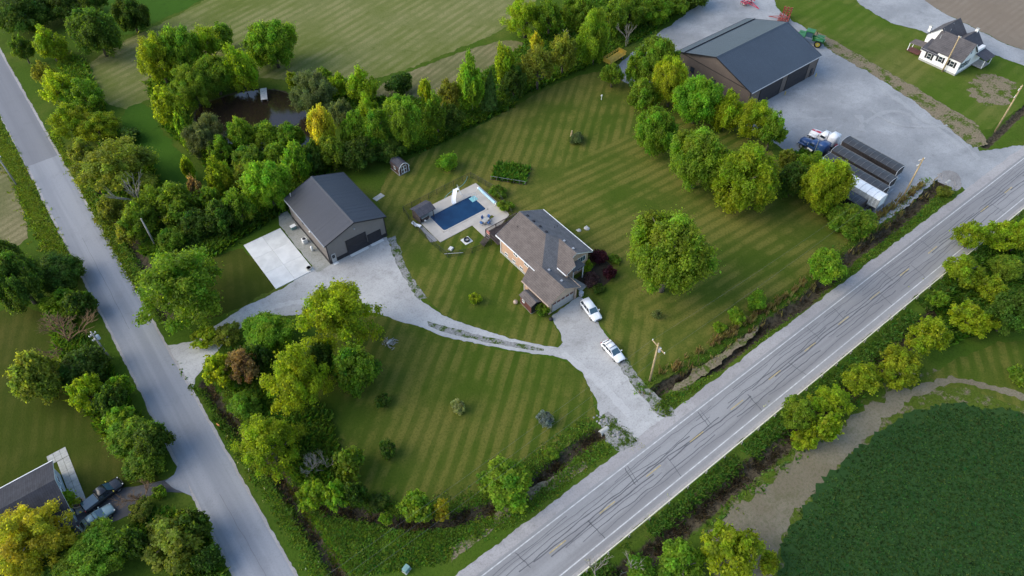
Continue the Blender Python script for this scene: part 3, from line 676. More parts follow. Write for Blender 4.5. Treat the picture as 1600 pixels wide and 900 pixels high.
def gable_barn(root, L, Wd, eave, ridge, along, wall_mats, roof_mat, trim, over=.35, wains=None, panel=1.0):
    """local: x 0..L, y 0..Wd. along='y': ridge runs along y"""
    if along == 'y':
        mid = L/2; sl = (ridge-eave)/mid
        gab = lambda y, t: [(0, y, 0), (L, y, 0), (L, y, eave), (mid, y, ridge), (0, y, eave)]
        for y0, y1 in ((0, .18), (Wd-.18, Wd)):
            m = MB(); a, b = gab(y0, 0), gab(y1, 0)
            m.poly(a); m.poly(b[::-1])
            for i in range(5): j = (i+1) % 5; m.poly([a[i], a[j], b[j], b[i]])
            m.build("wall", wall_mats[0], root)
        MB().box(0, .18, 0, .18, Wd-.18, eave).build("wall", wall_mats[1], root)
        MB().box(L-.18, .18, 0, L, Wd-.18, eave).build("wall", wall_mats[1], root)
        n = int(round((Wd+2*over)/panel))
        for s in (-1, 1):
            x1 = -over if s < 0 else L+over; z1 = eave - over*sl
            rp = None
            for i in range(n):
                y0 = -over + (Wd+2*over)*i/n; y1 = -over + (Wd+2*over)*(i+1)/n
                P = [(mid, y0, ridge+.12), (mid, y1, ridge+.12), (x1, y1, z1+.12), (x1, y0, z1+.12)]
                o = MB().prism(P if s < 0 else P[::-1], .12).poly([(mid, y1-.03, ridge+.15), (x1, y1-.03, z1+.15), (x1, y1+.03, z1+.15), (mid, y1+.03, ridge+.15)]).build("roof_sheet", roof_mat, root)
        m = MB(); m.prism([(mid-.3, -over-.02, ridge+.13-.3*sl*.9+.05), (mid, -over-.02, ridge+.2), (mid, Wd+over+.02, ridge+.2), (mid-.3, Wd+over+.02, ridge+.13-.3*sl*.9+.05)], .04)
        m.prism([(mid+.3, -over-.02, ridge+.13-.3*sl*.9+.05), (mid, -over-.02, ridge+.2), (mid, Wd+over+.02, ridge+.2), (mid+.3, Wd+over+.02, ridge+.13-.3*sl*.9+.05)], .04)
        m.build("ridge_cap", roof_mat, root)
        for y in (-over-.05, Wd+over+.01):
            m = MB()
            for s in (-1, 1):
                x1 = -over if s < 0 else L+over; z1 = eave - over*sl
                m.poly([(mid, y, ridge+.16), (x1, y, z1+.16), (x1, y, z1-.1), (mid, y, ridge-.1)]); m.poly([(mid, y+.04, ridge+.16), (x1, y+.04, z1+.16), (x1, y+.04, z1-.1), (mid, y+.04, ridge-.1)])
                m.poly([(mid, y, ridge+.16), (x1, y, z1+.16), (x1, y+.04, z1+.16), (mid, y+.04, ridge+.16)])
            m.build("rake_trim", trim, root)
        for x in (-over-.12, L+over): bx("gutter", trim if x > 0 else "grey_metal", root, x, -over, eave-over*sl-.06, x+.12, Wd+over, eave-over*sl+.10)
    for (x, y) in ((-.03, -.03), (L-.15, -.03), (-.03, Wd-.15), (L-.15, Wd-.15)): bx("corner_trim", trim, root, x, y, 0, x+.18, y+.18, eave-.1)

# 1 dark steel workshop with the taupe walls
wb = thing("workshop", (28.0, 92.35, 0), 0, "dark roofed taupe steel workshop beside the pale concrete pad", "workshop")
gable_barn(wb, 12.0, 15.6, 5.0, 7.05, 'y', ("siding_taupe", "siding_taupe_y"), "roof_dark", "trim_black")
m = MB()
for x0, x1 in ((.18, .35), (1.42, 3.7), (7.88, 8.05), (10.85, 11.82)): m.box(x0, -.035, .02, x1, -.001, .85)
m.build("wainscot", "trim_black", wb)
m = MB(); m.box(-.035, .15, .02, -.001, 15.45, .85); m.build("wainscot", "trim_black", wb)
m = MB(); m.box(12.001, .15, .02, 12.035, 15.45, .85); m.build("wainscot", "trim_black", wb)
sectional_door(wb, 3.86, 7.72, 3.45, -.02, "door_black", "trim_black", 5)
sectional_door(wb, 8.21, 10.69, 2.35, -.02, "door_black", "trim_black", 4)
d = bx("entry_door", "grey_metal", wb, .45, -.05, .02, 1.32, -.001, 2.1); bx("pane", "glass", d, .6, -.07, 1.1, 1.17, -.051, 1.9)
bx("door_frame", "trim_black", d, .36, -.06, .02, .449, -.001, 2.2)
bx("apron", "concrete_new", wb, 3.9, -.75, .0, 7.7, -.12, .06); bx("apron", "concrete_new", wb, 8.25, -.75, 0, 10.9, -.12, .06); bx("apron", "concrete_new", wb, .4, -.7, 0, 1.4, -.12, .07)
MB().cyl((5.9, -.02, 5.6), (5.9, -.25, 5.55), .16).build("lamp", "grey_metal", wb)
MB().tube([(.9, 15.2, 5.3), (.9, 15.2, 6.2), (.9, 15.0, 6.25)], .09, 8).build("vent_pipe", "grey_metal", wb)
bx("wall_vent", "trim_black", wb, -.06, 9.4, 2.9, -.001, 10.0, 3.3); bx("wall_vent", "white_trim", wb, -.3, 6.2, 3.4, -.001, 6.5, 3.7)
# things against the workshop's west wall
t = thing("heat_pump", (26.9, 100.4, 0), 0, "boxy white heat pump standing beside the workshop wall", "heat pump")
bx("case", "white_trim", t, -.45, -.4, .1, .45, .4, 1.0, bevel=.03); MB().cyl((0, 0, 1.0), (0, 0, 1.05), .33, 20).build("fan_grille", "trim_black", t); bx("pad", "slab_grey", t, -.6, -.55, 0, .6, .55, .1)
t = thing("propane_tank", (27.0, 97.6, 0), 0, "upright white propane cylinder against the workshop wall", "gas tank")
MB().tube([(0,0,.05),(0,0,.12),(0,0,.95),(0,0,1.1),(0,0,1.2)], [.22,.26,.26,.2,.08], 14).build("tank", "white_trim", t, True); MB().cyl((0,0,1.2),(0,0,1.32),.07,8).build("valve", "grey_metal", t)
t = thing("storage_bin", (26.9, 105.2, 0), 0, "small pale green storage bin by the workshop's back corner", "bin")
bx("tub", "box_teal", t, -.5, -.35, 0, .5, .35, .7, bevel=.05); bx("lid", "white_trim", t, -.55, -.4, .7, .55, .4, .78, bevel=.03)
t = thing("round_planter", (24.3, 93.6, .13), 0, "round dark tub on the near corner of the concrete pad", "planter")
MB().tube([(0,0,0),(0,0,.4),(0,0,.4),(0,0,.3)], [.42,.5,.4,.38], 18).build("tub", "slab_grey", t); MB().cyl((0,0,.28),(0,0,.33),.39,18).build("soil", "planter_soil", t)
pad = MB()
cp = thing("concrete_pad", (17.4, 92.9, 0), 0, "pale concrete pad of poured panels left of the dark workshop", "concrete pad")
for i in range(2):
    for j in range(3): bx("panel", "concrete" if (i+j) % 2 else "concrete_new", cp, i*3.75+.01, j*4.65+.01, 0, i*3.75+3.74, j*4.65+4.64, .12, bevel=.02)

# 2 large farm workshop
fb = thing("farm_workshop", (124.35, 76.65, 0), 0, "large brown farm workshop with navy steel roof and two dark door bays", "workshop")
L, Wd, ev, rg = 24.2, 21.6, 5.0, 8.55; mid = Wd/2; sl = (rg-ev)/mid; ov = .35
for x0, x1 in ((0, .2), (L-.2, L)):
    m = MB(); a = [(x0, 0, 0), (x0, Wd, 0), (x0, Wd, ev), (x0, mid, rg), (x0, 0, ev)]; b = [(x1, q[1], q[2]) for q in a]
    m.poly(a); m.poly(b[::-1])
    for i in range(5): j = (i+1) % 5; m.poly([a[i], a[j], b[j], b[i]])
    m.build("wall", "siding_brown", fb)
bx("wall", "siding_brown_x", fb, .2, 0, 0, L-.2, .2, ev); bx("wall", "siding_brown_x", fb, .2, Wd-.2, 0, L-.2, Wd, ev)
n_ = 24
for s in (-1, 1):
    ye = -ov if s < 0 else Wd+ov; ze = ev-ov*sl
    for i in range(n_):
        x0 = -ov+(L+2*ov)*i/n_; x1 = -ov+(L+2*ov)*(i+1)/n_
        P = [(x0, mid, rg+.12), (x1, mid, rg+.12), (x1, ye, ze+.12), (x0, ye, ze+.12)]
        MB().prism(P if s > 0 else P[::-1], .12).poly([(x1-.03, mid, rg+.15), (x1-.03, ye, ze+.15), (x1+.03, ye, ze+.15), (x1+.03, mid, rg+.15)]).build("roof_sheet", "roof_big", fb)
m = MB()
for s in (-1, 1): m.prism([(-ov-.02, mid, rg+.22), (L+ov+.02, mid, rg+.22), (L+ov+.02, mid+s*.35, rg+.17-.35*sl), (-ov-.02, mid+s*.35, rg+.17-.35*sl)], .04)
m.build("ridge_cap", "roof_big", fb)
yk = Wd-1.9; zk = rg-(yk-mid)*sl+.12
MB().box(-ov, yk-.06, zk, L+ov, yk+.06, zk+.22).build("snow_guard", "trim_black", fb)
bx("gutter", "grey_metal", fb, -ov, -ov-.14, ev-ov*sl-.05, L+ov, -ov, ev-ov*sl+.11); bx("gutter", "trim_black", fb, -ov, Wd+ov, ev-ov*sl-.05, L+ov, Wd+ov+.14, ev-ov*sl+.11)
for x in (-ov-.05, L+ov+.01):
    m = MB()
    for s in (-1, 1):
        ye = -ov if s < 0 else Wd+ov; ze = ev-ov*sl
        for xx in (x, x+.04): m.poly([(xx, mid, rg+.16), (xx, ye, ze+.16), (xx, ye, ze-.1), (xx, mid, rg-.1)])
        m.poly([(x, mid, rg+.16), (x, ye, ze+.16), (x+.04, ye, ze+.16), (x+.04, mid, rg+.16)])
    m.build("rake_trim", "trim_black", fb)
bx("belt_trim", "trim_black", fb, -.05, .02, ev-.05, -.001, Wd-.02, ev+.06)
for x, y in ((-.03, -.03), (L-.15, -.03), (-.03, Wd-.15), (L-.15, Wd-.15)): bx("corner_trim", "trim_black", fb, x, y, 0, x+.18, y+.18, ev-.05)
sectional_door(fb, 3.6, 10.9, 4.35, -.02, "door_black", "trim_black", 5); sectional_door(fb, 13.2, 20.5, 4.35, -.02, "door_black", "trim_black", 5)
d = bx("entry_door", "door_black", fb, 22.2, -.06, .02, 23.2, -.001, 2.2); bx("pane", "glass", d, 22.4, -.08, 1.2, 23.0, -.061, 2.0)
for y in (4.4, 10.4, 16.9): window(fb, (0, y, 2.4), 'x-', 1.0, 1.2, "trim_black", "glass", (1, 0), None, .1)
for x, y in ((23.8, -.9), (12.0, -1.2)): MB().cyl((x, y, 0), (x, y, .9), .08, 8).build("bollard_post", "rim_yellow", fb)

# 3 brick house
hs = thing("brick_house", (0, 0, 0), 0, "orange brick house with shingled hip roof and attached front garage", "house")
hs.location = (54.3, 58.5, 0); ox, oy = 54.3, 58.5
def hp(*pts): return [(x-ox, y-oy, z) for x, y, z in pts]
def hbx(name, mat, x0, y0, z0, x1, y1, z1, parent=hs): return bx(name, mat, parent, x0-ox, y0-oy, z0, x1-ox, y1-oy, z1)
hbx("wall", "brick", 54.3, 64.9, 0, 64.15, 75.6, 4.38)
hbx("foundation", "slab_grey", 54.24, 65.0, 0, 54.299, 75.6, .55)
m = MB(); a = hp((54.3, 75.6, 4.38), (64.15, 75.6, 4.38), (59.2, 75.6, 6.8)); b = hp((54.3, 75.3, 4.38), (64.15, 75.3, 4.38), (59.2, 75.3, 6.8))
m.poly(a); m.poly(b); m.build("gable", "brick", hs)
hbx("wall", "brick", 59.95, 62.75, 0, 64.15, 64.9, 4.38)               # front bay
m = MB(); m.poly(hp((57.5, 62.75, 4.38), (64.15, 62.75, 4.38), (60.9, 62.75, 6.05))); m.poly(hp((57.5, 62.95, 4.38), (64.15, 62.95, 4.38), (60.9, 62.95, 6.05))); m.build("gable", "siding_tan", hs)
hbx("wall", "siding_tan", 60.0, 62.70, 2.6, 64.1, 62.749, 4.38)
hbx("wall", "brick", 51.75, 58.5, 0, 51.95, 65.3, 2.95); hbx("wall", "brick", 57.75, 58.5, 0, 57.95, 64.9, 2.95); hbx("wall", "brick", 51.95, 65.1, 0, 54.3, 65.3, 2.95)
hbx("wall", "siding_tan", 51.95, 58.5, 0, 52.45, 58.7, 2.95); hbx("wall", "siding_tan", 57.3, 58.5, 0, 57.75, 58.7, 2.95)
m = MB()
for y in (58.5, 58.7): m.poly(hp((51.75, y, 2.55), (57.95, y, 2.55), (57.95, y, 3.0), (54.8, y, 4.85), (51.75, y, 3.0)))
m.build("gable", "siding_tan", hs)
# roofs (planes meet or run under one another)
k = .478
zW = lambda x: 7.0-k*(59.2-x); zE = lambda x: 7.0-k*(x-59.2); zS = lambda y: 7.0-k*(68.6-y)
roof_plane(hs, "roof", hp((59.2, 76.1, 7.0), (53.75, 76.1, zW(53.75)), (53.75, 63.15, zW(53.75)), (59.2, 68.6, 7.0)), "shingle_sun_side")
roof_plane(hs, "roof", hp((59.2, 68.6, 7.0), (64.75, 63.05, zE(64.75)), (64.75, 76.1, zE(64.75)), (59.2, 76.1, 7.0)), "shingle_shade_side")
roof_plane(hs, "roof", hp((59.2, 68.6, 7.0), (53.75, 63.15, zS(63.15)), (54.8, 61.5, zS(61.5)), (58.2, 61.5, zS(61.5)), (60.5, 64.3, zS(64.3)), (62.8, 65.0, zS(65.0))), "shingle_shade_side")
zg = lambda x: 6.22-.50*abs(x-60.9)
roof_plane(hs, "roof", hp((60.9, 62.25, zg(60.9)), (60.9, 67.0, zg(60.9)), (57.25, 67.0, zg(57.25)), (57.25, 60.65, zg(57.25)), (59.3, 60.65, zg(59.3)), (60.0, 62.25, zg(60.0))), "shingle_sun_side", .14)
roof_plane(hs, "roof", hp((60.9, 62.25, zg(60.9)), (64.75, 62.25, zE(64.75)), (64.75, 66.5, zE(64.75)), (60.9, 66.5, zg(60.9))), "shingle_shade_side", .14)
zr = lambda x: 5.0-.57*abs(x-54.8)
roof_plane(hs, "roof", hp((54.8, 58.05, 5.0), (54.8, 66.8, 5.0), (51.3, 65.4, zr(51.3)), (51.3, 58.05, zr(51.3))), "shingle_sun_side", .15)
roof_plane(hs, "roof", hp((54.8, 58.05, 5.0), (58.3, 58.05, zr(58.3)), (58.3, 63.6, zr(58.3)), (54.8, 66.2, 5.0)), "shingle_shade_side", .15)
roof_plane(hs, "porch_roof", hp((60.2, 62.7, 3.75), (61.9, 62.7, 3.75), (62.3, 61.3, 3.2), (59.4, 61.3, 3.2)), "shingle_shade_side", .12)
for x0 in (59.6, 61.9): hbx("porch_post", "white_trim", x0, 61.4, 0, x0+.14, 61.54, 3.1)
hbx("porch_post", "brick", 57.6, 60.9, 0, 58.0, 61.3, 3.6)
hbx("front_door", "red_wood", 58.5, 64.83, .1, 59.5, 64.899, 2.2)
m = MB()
m.poly(hp((53.72, 76.12, zW(53.75)+.02), (59.2, 76.12, 7.03), (59.2, 76.12, 6.80), (53.72, 76.12, zW(53.75)-.22))); m.poly(hp((64.78, 76.12, zE(64.75)+.02), (59.2, 76.12, 7.03), (59.2, 76.12, 6.80), (64.78, 76.12, zE(64.75)-.22)))
m.box(53.61-ox, 64.9-oy, zW(53.75)-.16, 53.74-ox, 76.1-oy, zW(53.75)+.0); m.box(64.76-ox, 62.3-oy, zE(64.75)-.16, 64.9-ox, 76.1-oy, zE(64.75)+.01)
m.build("fascia", "white_trim", hs)
m = MB(); m.box(57.11-ox, 60.65-oy, zg(57.25)-.16, 57.24-ox, 63.0-oy, zg(57.25)); m.build("fascia", "white_trim", hs)
m = MB(); m.box(51.17-ox, 58.05-oy, zr(51.3)-.15, 51.29-ox, 65.4-oy, zr(51.3)+.0); m.box(58.31-ox, 58.05-oy, zr(58.3)-.15, 58.43-ox, 63.6-oy, zr(58.3))
for s in (-1, 1):
    e = 54.8+s*3.5
    for y in (58.0, 58.04): m.poly(hp((54.8, y, 5.02), (e, y, zr(e)+.02), (e, y, zr(e)-.2), (54.8, y, 4.8)))
m.build("fascia", "siding_tan", hs)
m = MB()
for s, e in ((-1, 60.0), (1, 64.75)):
    m.poly(hp((60.9, 62.22, zg(60.9)+.02), (e, 62.22, zg(e)+.02), (e, 62.22, zg(e)-.2), (60.9, 62.22, zg(60.9)-.2)))
m.poly(hp((57.25, 60.62, zg(57.25)+.02), (59.3, 60.62, zg(59.3)+.02), (59.3, 60.62, zg(59.3)-.18), (57.25, 60.62, zg(57.25)-.18))); m.build("fascia", "white_trim", hs)
for x, y, z in ((59.75, 74.5, 6.75), (59.75, 72.7, 6.75), (59.8, 70.95, 6.72), (59.8, 69.2, 6.72), (61.25, 66.0, 6.02), (61.25, 63.6, 6.02), (55.6, 63.3, 4.55), (55.7, 60.1, 4.5)):
    hbx("roof_vent", "trim_black" if y > 67 else "grey_metal", x-.2, y-.2, z-.1, x+.2, y+.2, z+.18)
for x, y in ((57.0, 74.0), (62.6, 70.2), (63.4, 70.4)):
    z = min(zW(x), zE(x)); MB().cyl((x-ox, y-oy, z-.05), (x-ox, y-oy, z+.3), .06, 8).build("vent_pipe", "trim_black", hs)
for y in (71.0, 67.9): window(hs, (0, y-oy, 3.15), 'x-', 1.1, .9, "white_trim")
for y in (73.7, 71.5, 69.3): window(hs, (0, y-oy, .95), 'x-', .75, .5, "white_trim")
window(hs, (62.6-ox, 62.70-oy, 3.3), 'y-', 1.7, 1.15, "white_trim", "glass_blue", (2, 0)); window(hs, (62.6-ox, 62.75-oy, 1.2), 'y-', 1.5, 1.0, "white_trim", "glass", (1, 0))
window(hs, (9.85, 72.0-oy, 3.0), 'x+', 1.4, 1.1); window(hs, (9.85, 67.5-oy, 3.0), 'x+', 1.1, 1.1)
gd = sectional_door(hs, 52.47-ox, 57.28-ox, 2.35, .1, "garage_door", "siding_tan", 4, "red_wood", "garage_door")
hbx("downspout", "white_trim", 54.18, 75.3, 0, 54.29, 75.42, 4.2); hbx("downspout", "white_trim", 51.64, 65.15, 0, 51.74, 65.25, 2.8)
# shed against the garage
sh = thing("lean_to_shed", (49.5, 60.5, 0), R(-2), "small red board shed with grey roof against the garage wall", "shed")
bx("wall", "red_wood", sh, 0, 0, .12, 1.9, 3.1, 2.0); bx("skid", "grey_wood", sh, -.05, -.05, 0, 2.0, 3.15, .12)
for i in range(8): bx("plank", "red_wood", sh, -.035, .05+i*.385, .12, -.001, .05+i*.385+.345, 1.95)
m = MB()
for y in (0, 3.1): m.poly([(0, y, 2.0), (1.9, y, 2.0), (.95, y, 2.5)])
m.build("gable", "door_black", sh); bx("wall", "door_black", sh, -.0, -.05, .12, 1.9, -.001, 2.0)
roof_plane(sh, "roof", [(.95, -.2, 2.62), (.95, 3.3, 2.62), (-.2, 3.3, 2.05), (-.2, -.2, 2.05)], "shingle_sun_side", .08); roof_plane(sh, "roof", [(.95, 3.3, 2.62), (.95, -.2, 2.62), (2.1, -.2, 2.05), (2.1, 3.3, 2.05)], "shingle_shade_side", .08)
window(sh, (-.036, 2.2, 1.35), 'x-', .5, .5, "white_trim")
t = thing("garden_sack", (48.9, 64.1, 0), .3, "pale bag leaning at the back corner of the garage shed", "bag")
MB().tube([(0,0,.05),(0,0,.4),(0,.1,.62)], [.38,.42,.15], 10).build("sack", "siding_tan", t, True); MB().cyl((0, .1, .6), (0, .14, .75), .09, 8).build("tie", "grey_wood", t)
t = thing("waste_bin", (58.9, 58.3, 0), .2, "pale grey wheeled bin at the garage's right corner", "bin")
bx("tub", "bin_grey", t, -.3, -.33, .1, .3, .33, 1.0, bevel=.05); bx("lid", "bin_grey", t, -.33, -.38, 1.0, .33, .36, 1.07, bevel=.03)
for s in (-1, 1): MB().cyl((s*.22, .34, .1), (s*.3, .34, .1), .1, 10).build("wheel", "tyre", t)
t = thing("refuse_bag", (51.3, 57.4, 0), 0, "black refuse bag on the gravel at the garage's left corner", "bag")
MB().tube([(0,0,.02),(0,0,.3),(.05,0,.5),(.05,0,.62)], [.3,.38,.2,.05], 10).build("sack", "tyre", t, True); MB().cyl((.05, 0, .6), (.05, 0, .7), .08, 8).build("knot", "trim_black", t)
# back deck
dk = thing("timber_deck", (54.2, 76.15, 0), 0, "dark timber deck with railings behind the brick house", "deck")
for i in range(22): bx("board", "deck_wood", dk, .05, .15+i*.18, 1.35, 7.6, .15+i*.18+.165, 1.40)
bx("joist", "deck_wood", dk, .1, .2, 1.15, 7.5, .3, 1.35); bx("joist", "deck_wood", dk, .1, 3.9, 1.15, 7.5, 4.0, 1.35)
for x in (.1, 2.5, 4.9, 7.4):
    for y in ((4.0,) if 0 < x < 7 else (.5, 2.2, 4.0)): bx("deck_post", "deck_wood", dk, x-.06, y-.06, 0, x+.06, y+.06, 2.4)
for a, b in (((.1, .5), (.1, 4.0)), ((.1, 4.0), (7.4, 4.0)), ((7.4, 4.0), (7.4, .5))):
    r_ = MB(); r_.bar((*a, 2.38), (*b, 2.38), .14, .05); r_.bar((*a, 1.55), (*b, 1.55), .05, .05)
    n_ = int(math.dist(a, b)/.16)
    for i in range(1, n_):
        x, y = a[0]+(b[0]-a[0])*i/n_, a[1]+(b[1]-a[1])*i/n_; r_.box(x-.02, y-.02, 1.56, x+.02, y+.02, 2.36)
    r_.build("railing", "deck_wood", dk)
for i in range(6): bx("stair_tread", "deck_wood", dk, -1.6+i*.27, 2.4, .2+i*.2, -1.6+i*.27+.3, 3.7, .24+i*.2)
t = thing("hanging_towel", (54.3, 79.3, 2.40), 0, "faded red towel hung over the deck railing", "towel")
MB().box(-.1, -.45, -.5, -.075, .45, .03).box(-.1, -.45, .03, .1, .45, .05).box(.075, -.45, -.6, .1, .45, .03).build("cloth", "cloth_red", t); bx("hem", "white_trim", t, -.105, -.45, -.56, -.072, .45, -.5)

# 4 garden shed with the curved roof
gs = thing("garden_shed", (51.2, 106.0, 0), R(3), "rounded roof brown garden shed with white framed double doors", "shed")
prof = [(-.05, 1.45), (.12, 1.95), (.55, 2.45), (1.2, 2.72), (1.85, 2.45), (2.28, 1.95), (2.45, 1.45)]
m = MB(); m.box(0, .06, .15, .05, 3.0, 1.9); m.box(2.35, .06, .15, 2.4, 3.0, 1.9)
for y in (0, 3.0): m.poly([(0, y, .15)] + [(x*.98+.02, y, z-.06) for x, z in prof] + [(2.4, y, .15)]); m.poly([(0, y+.06, .15)] + [(x*.98+.02, y+.06, z-.06) for x, z in prof] + [(2.4, y+.06, .15)])
m.build("wall", "brown_wood", gs)
m = MB()
for (x0, z0), (x1, z1) in zip(prof[:-1], prof[1:]): m.prism([(x0, -.15, z0), (x1, -.15, z1), (x1, 3.2, z1), (x0, 3.2, z0)], .06)
m.build("roof", "shingle_dark", gs)
m = MB()
for (x0, z0), (x1, z1) in zip(prof[:-1], prof[1:]): m.bar((x0, -.18, z0-.02), (x1, -.18, z1-.02), .05, .12)
m.box(-.06, -.05, .1, .06, -.001, 1.5); m.box(2.34, -.05, .1, 2.46, -.001, 1.5); m.build("trim", "white_trim", gs)
for s in (0, 1):
    x0 = .55+s*.66; d = bx("door", "brown_wood", gs, x0, -.05, .2, x0+.64, -.002, 2.0)
    mm = MB(); mm.box(x0, -.08, .2, x0+.08, -.051, 2.0); mm.box(x0+.56, -.08, .2, x0+.64, -.051, 2.0)
    for z in (.2, 1.06, 1.9): mm.box(x0+.08, -.079, z, x0+.56, -.051, z+.1)
    mm.build("door_frame", "white_trim", d)
window(gs, (0, 1.5, 1.2), 'x-', .5, .6, "white_trim"); bx("skid", "grey_wood", gs, -.1, -.1, 0, 2.5, 3.1, .14)

# 5 pool cabana
cb = thing("pool_cabana", (46.7, 91.0, 0), R(4), "open fronted dark pool cabana with a grey shingle roof", "cabana")
for x, y in ((.1, .1), (3.2, .1), (.1, 2.5), (3.2, 2.5)): bx("post", "deck_wood", cb, x-.07, y-.07, 0, x+.07, y+.07, 2.2)
bx("wall", "deck_wood", cb, .05, 2.42, 0, 3.3, 2.5, 2.2); bx("wall", "deck_wood", cb, .02, .1, 0, .08, 2.42, 2.2); bx("counter", "deck_wood", cb, .5, .15, 0, 2.2, .6, 1.05); bx("counter_top", "slab_grey", cb, .42, .05, 1.05, 2.28, .68, 1.12)
roof_plane(cb, "roof", [(-.2, 1.3, 2.85), (3.6, 1.3, 2.85), (3.6, -.35, 2.2), (-.2, -.35, 2.2)], "shingle_dark", .1); roof_plane(cb, "roof", [(3.6, 1.3, 2.85), (-.2, 1.3, 2.85), (-.2, 2.9, 2.2), (3.6, 2.9, 2.2)], "shingle_dark", .1)
m = MB()
for x in (0.0, 3.35): m.poly([(x, -.2, 2.2), (x, 2.8, 2.2), (x, 1.3, 2.8)])
m.build("gable", "deck_wood", cb)
for i, (x, c) in enumerate(((.9, "white_trim"), (1.9, "siding_tan"))):
    t = thing("bar_stool", (46.7+x, 90.7, 0), .2*i, ("white seated stool at the cabana counter", "tan seated stool at the cabana counter")[i], "stool")
    MB().cyl((0,0,.72), (0,0,.78), .19, 14).build("seat", c, t)
    for a in range(4): MB().bar((.2*math.cos(a*1.57+.8), .2*math.sin(a*1.57+.8), 0), (.12*math.cos(a*1.57+.8), .12*math.sin(a*1.57+.8), .72), .035).build("leg", "grey_metal", t)

# 6 pool
deckp = [(46.2,93.4), (61.4,93.5), (61.3,82.9), (54,79.2), (53.8,84.5), (46.9,84.6)]
deckp = [(46.9, 94.3), (62.2, 94.3), (61.9, 83.2), (54.3, 79.5), (54.3, 84.4), (46.9, 84.9)]
POOL = []
for cx, cy, a0 in ((58.7, 91.25, 0), (49.65, 91.25, 90), (49.65, 87.1, 180), (58.7, 87.1, 270)):
    POOL += [(cx+.45*math.cos(R(a0+t)), cy+.45*math.sin(R(a0+t))) for t in range(0, 91, 15)]
pd_ = thing("pool_deck", (0, 0, 0), 0, "pale concrete deck slabs surrounding the swimming pool", "pool deck")
def slab_poly(p): 
    m = MB(); m.prism([(x, y, .12) for x, y in p], .12); return m
px0, px1, py0, py1 = 49.2, 59.15, 86.65, 91.7
slabs = []
for x0, x1, n_ in ((46.9, 62.1, 5),):
    for i in range(n_): a, b = x0+(x1-x0)*i/n_, x0+(x1-x0)*(i+1)/n_; slabs.append(rect(a+.01, py1+.32, b-.01, 94.3)); slabs.append(rect(a+.01, 84.6, b-.01, py0-.32) if a < 59 else rect(a+.01, 83.9, b-.01, py0-.32))
for i in range(2):
    a, b = py0-.31+(py1-py0+.62)*i/2, py0-.31+(py1-py0+.62)*(i+1)/2; slabs.append(rect(46.9, a+.01, px0-.32, b-.01)); slabs.append(rect(px1+.32, a+.01, 62.1, b-.01))
slabs += [[(54.3, 82.2), (58.0, 82.2), (58.0, 84.58), (54.3, 84.58)], [(54.3, 79.6), (58.0, 81.0), (58.0, 82.18), (54.3, 82.18)], [(58.02, 81.0), (61.7, 82.6), (61.9, 83.88), (58.02, 83.88)]]
for s_ in slabs: slab_poly(s_).build("slab", "deck_concrete", pd_)
po = thing("swimming_pool", (54.2, 89.2, 0), 0, "rectangular deep blue swimming pool with pale coping", "pool")
m = MB(); inn = POOL; n_ = len(inn); out_ = [(54.175+(x-54.175)*1.062, 89.175+(y-89.175)*1.12) for x, y in inn]
for i in range(n_):
    j = (i+1) % n_; m.prism([(inn[i][0]-54.2, inn[i][1]-89.2, .16), (inn[j][0]-54.2, inn[j][1]-89.2, .16), (out_[j][0]-54.2, out_[j][1]-89.2, .16), (out_[i][0]-54.2, out_[i][1]-89.2, .16)], .16)
m.build("coping", "deck_concrete", po)
m = MB(); m.poly([(x-54.2, y-89.2, .08) for x, y in inn]); m.build("water", "pool_water", po)
m = MB()
for i in range(4): m.box(4.0+i*.34, .75, .085, 4.33+i*.34, 2.1, .10+i*.03)
m.build("steps", "step_teal", po)
m = MB()
for y in (.9, 1.9): m.tube([(4.6, y, .16), (4.6, y, .95), (5.0, y, 1.0), (5.5, y, .9), (5.5, y, .16)], .03, 8)
m.build("hand_rail", "white_trim", po)
t = thing("pool_slide", (55.3, 91.6, .12), 0, "curved white water slide at the pool's far edge", "slide")
path = []
for i in range(15):
    u = i/14; a_ = R(-95+95*u); path.append((-.35+1.55*(1-math.cos(u*1.45)), -.15+1.5*u, .30+1.85*u**1.5))
m = MB(); prev = None
for i, p_ in enumerate(path):
    q_ = path[min(i+1, 14)] if i < 14 else p_; p0 = path[i-1] if i else p_
    d_ = Vector((q_[0]-p0[0], q_[1]-p0[1], 0)).normalized(); s_ = Vector((-d_.y, d_.x, 0)); P_ = Vector(p_)
    ring = [P_+s_*.42+Vector((0,0,.16)), P_+s_*.33, P_-s_*.33, P_-s_*.42+Vector((0,0,.16))]
    if prev:
        for a in range(3): m.poly([prev[a], prev[a+1], ring[a+1], ring[a]])
    prev = ring
o = m.build("chute", "slide_white", t); md = o.modifiers.new("solid", 'SOLIDIFY'); md.thickness = .06
for z_, i in ((0, 13), (0, 9)):
    p_ = path[i]; MB().tube([(p_[0], p_[1], 0), (p_[0], p_[1], p_[2])], .06, 8).build("support", "slide_white", t)
for s in (-.25, .25): MB().tube([(2.3, 1.35+s, 0), (1.75, 1.4+s, 2.1), (1.7, 1.4+s, 2.9)], .035, 8).build("ladder_rail", "white_trim", t)
for i in range(6): MB().bar((2.3-.09*i, 1.12, .3+.32*i), (2.3-.09*i, 1.62, .3+.32*i), .06, .03).build("ladder_step", "white_trim", t)
bx("platform", "slide_white", t, .95, 1.1, 2.02, 1.75, 1.7, 2.12)
t = thing("solar_reel", (61.3, 89.4, .12), 0, "rolled pale blue pool cover on a reel at the deck's right edge", "pool cover reel")
MB().tube([(-.05, -2.9, .42), (0, 0, .40), (.05, 2.8, .42)], .28, 14).build("rolled_cover", "cover_blue", t)
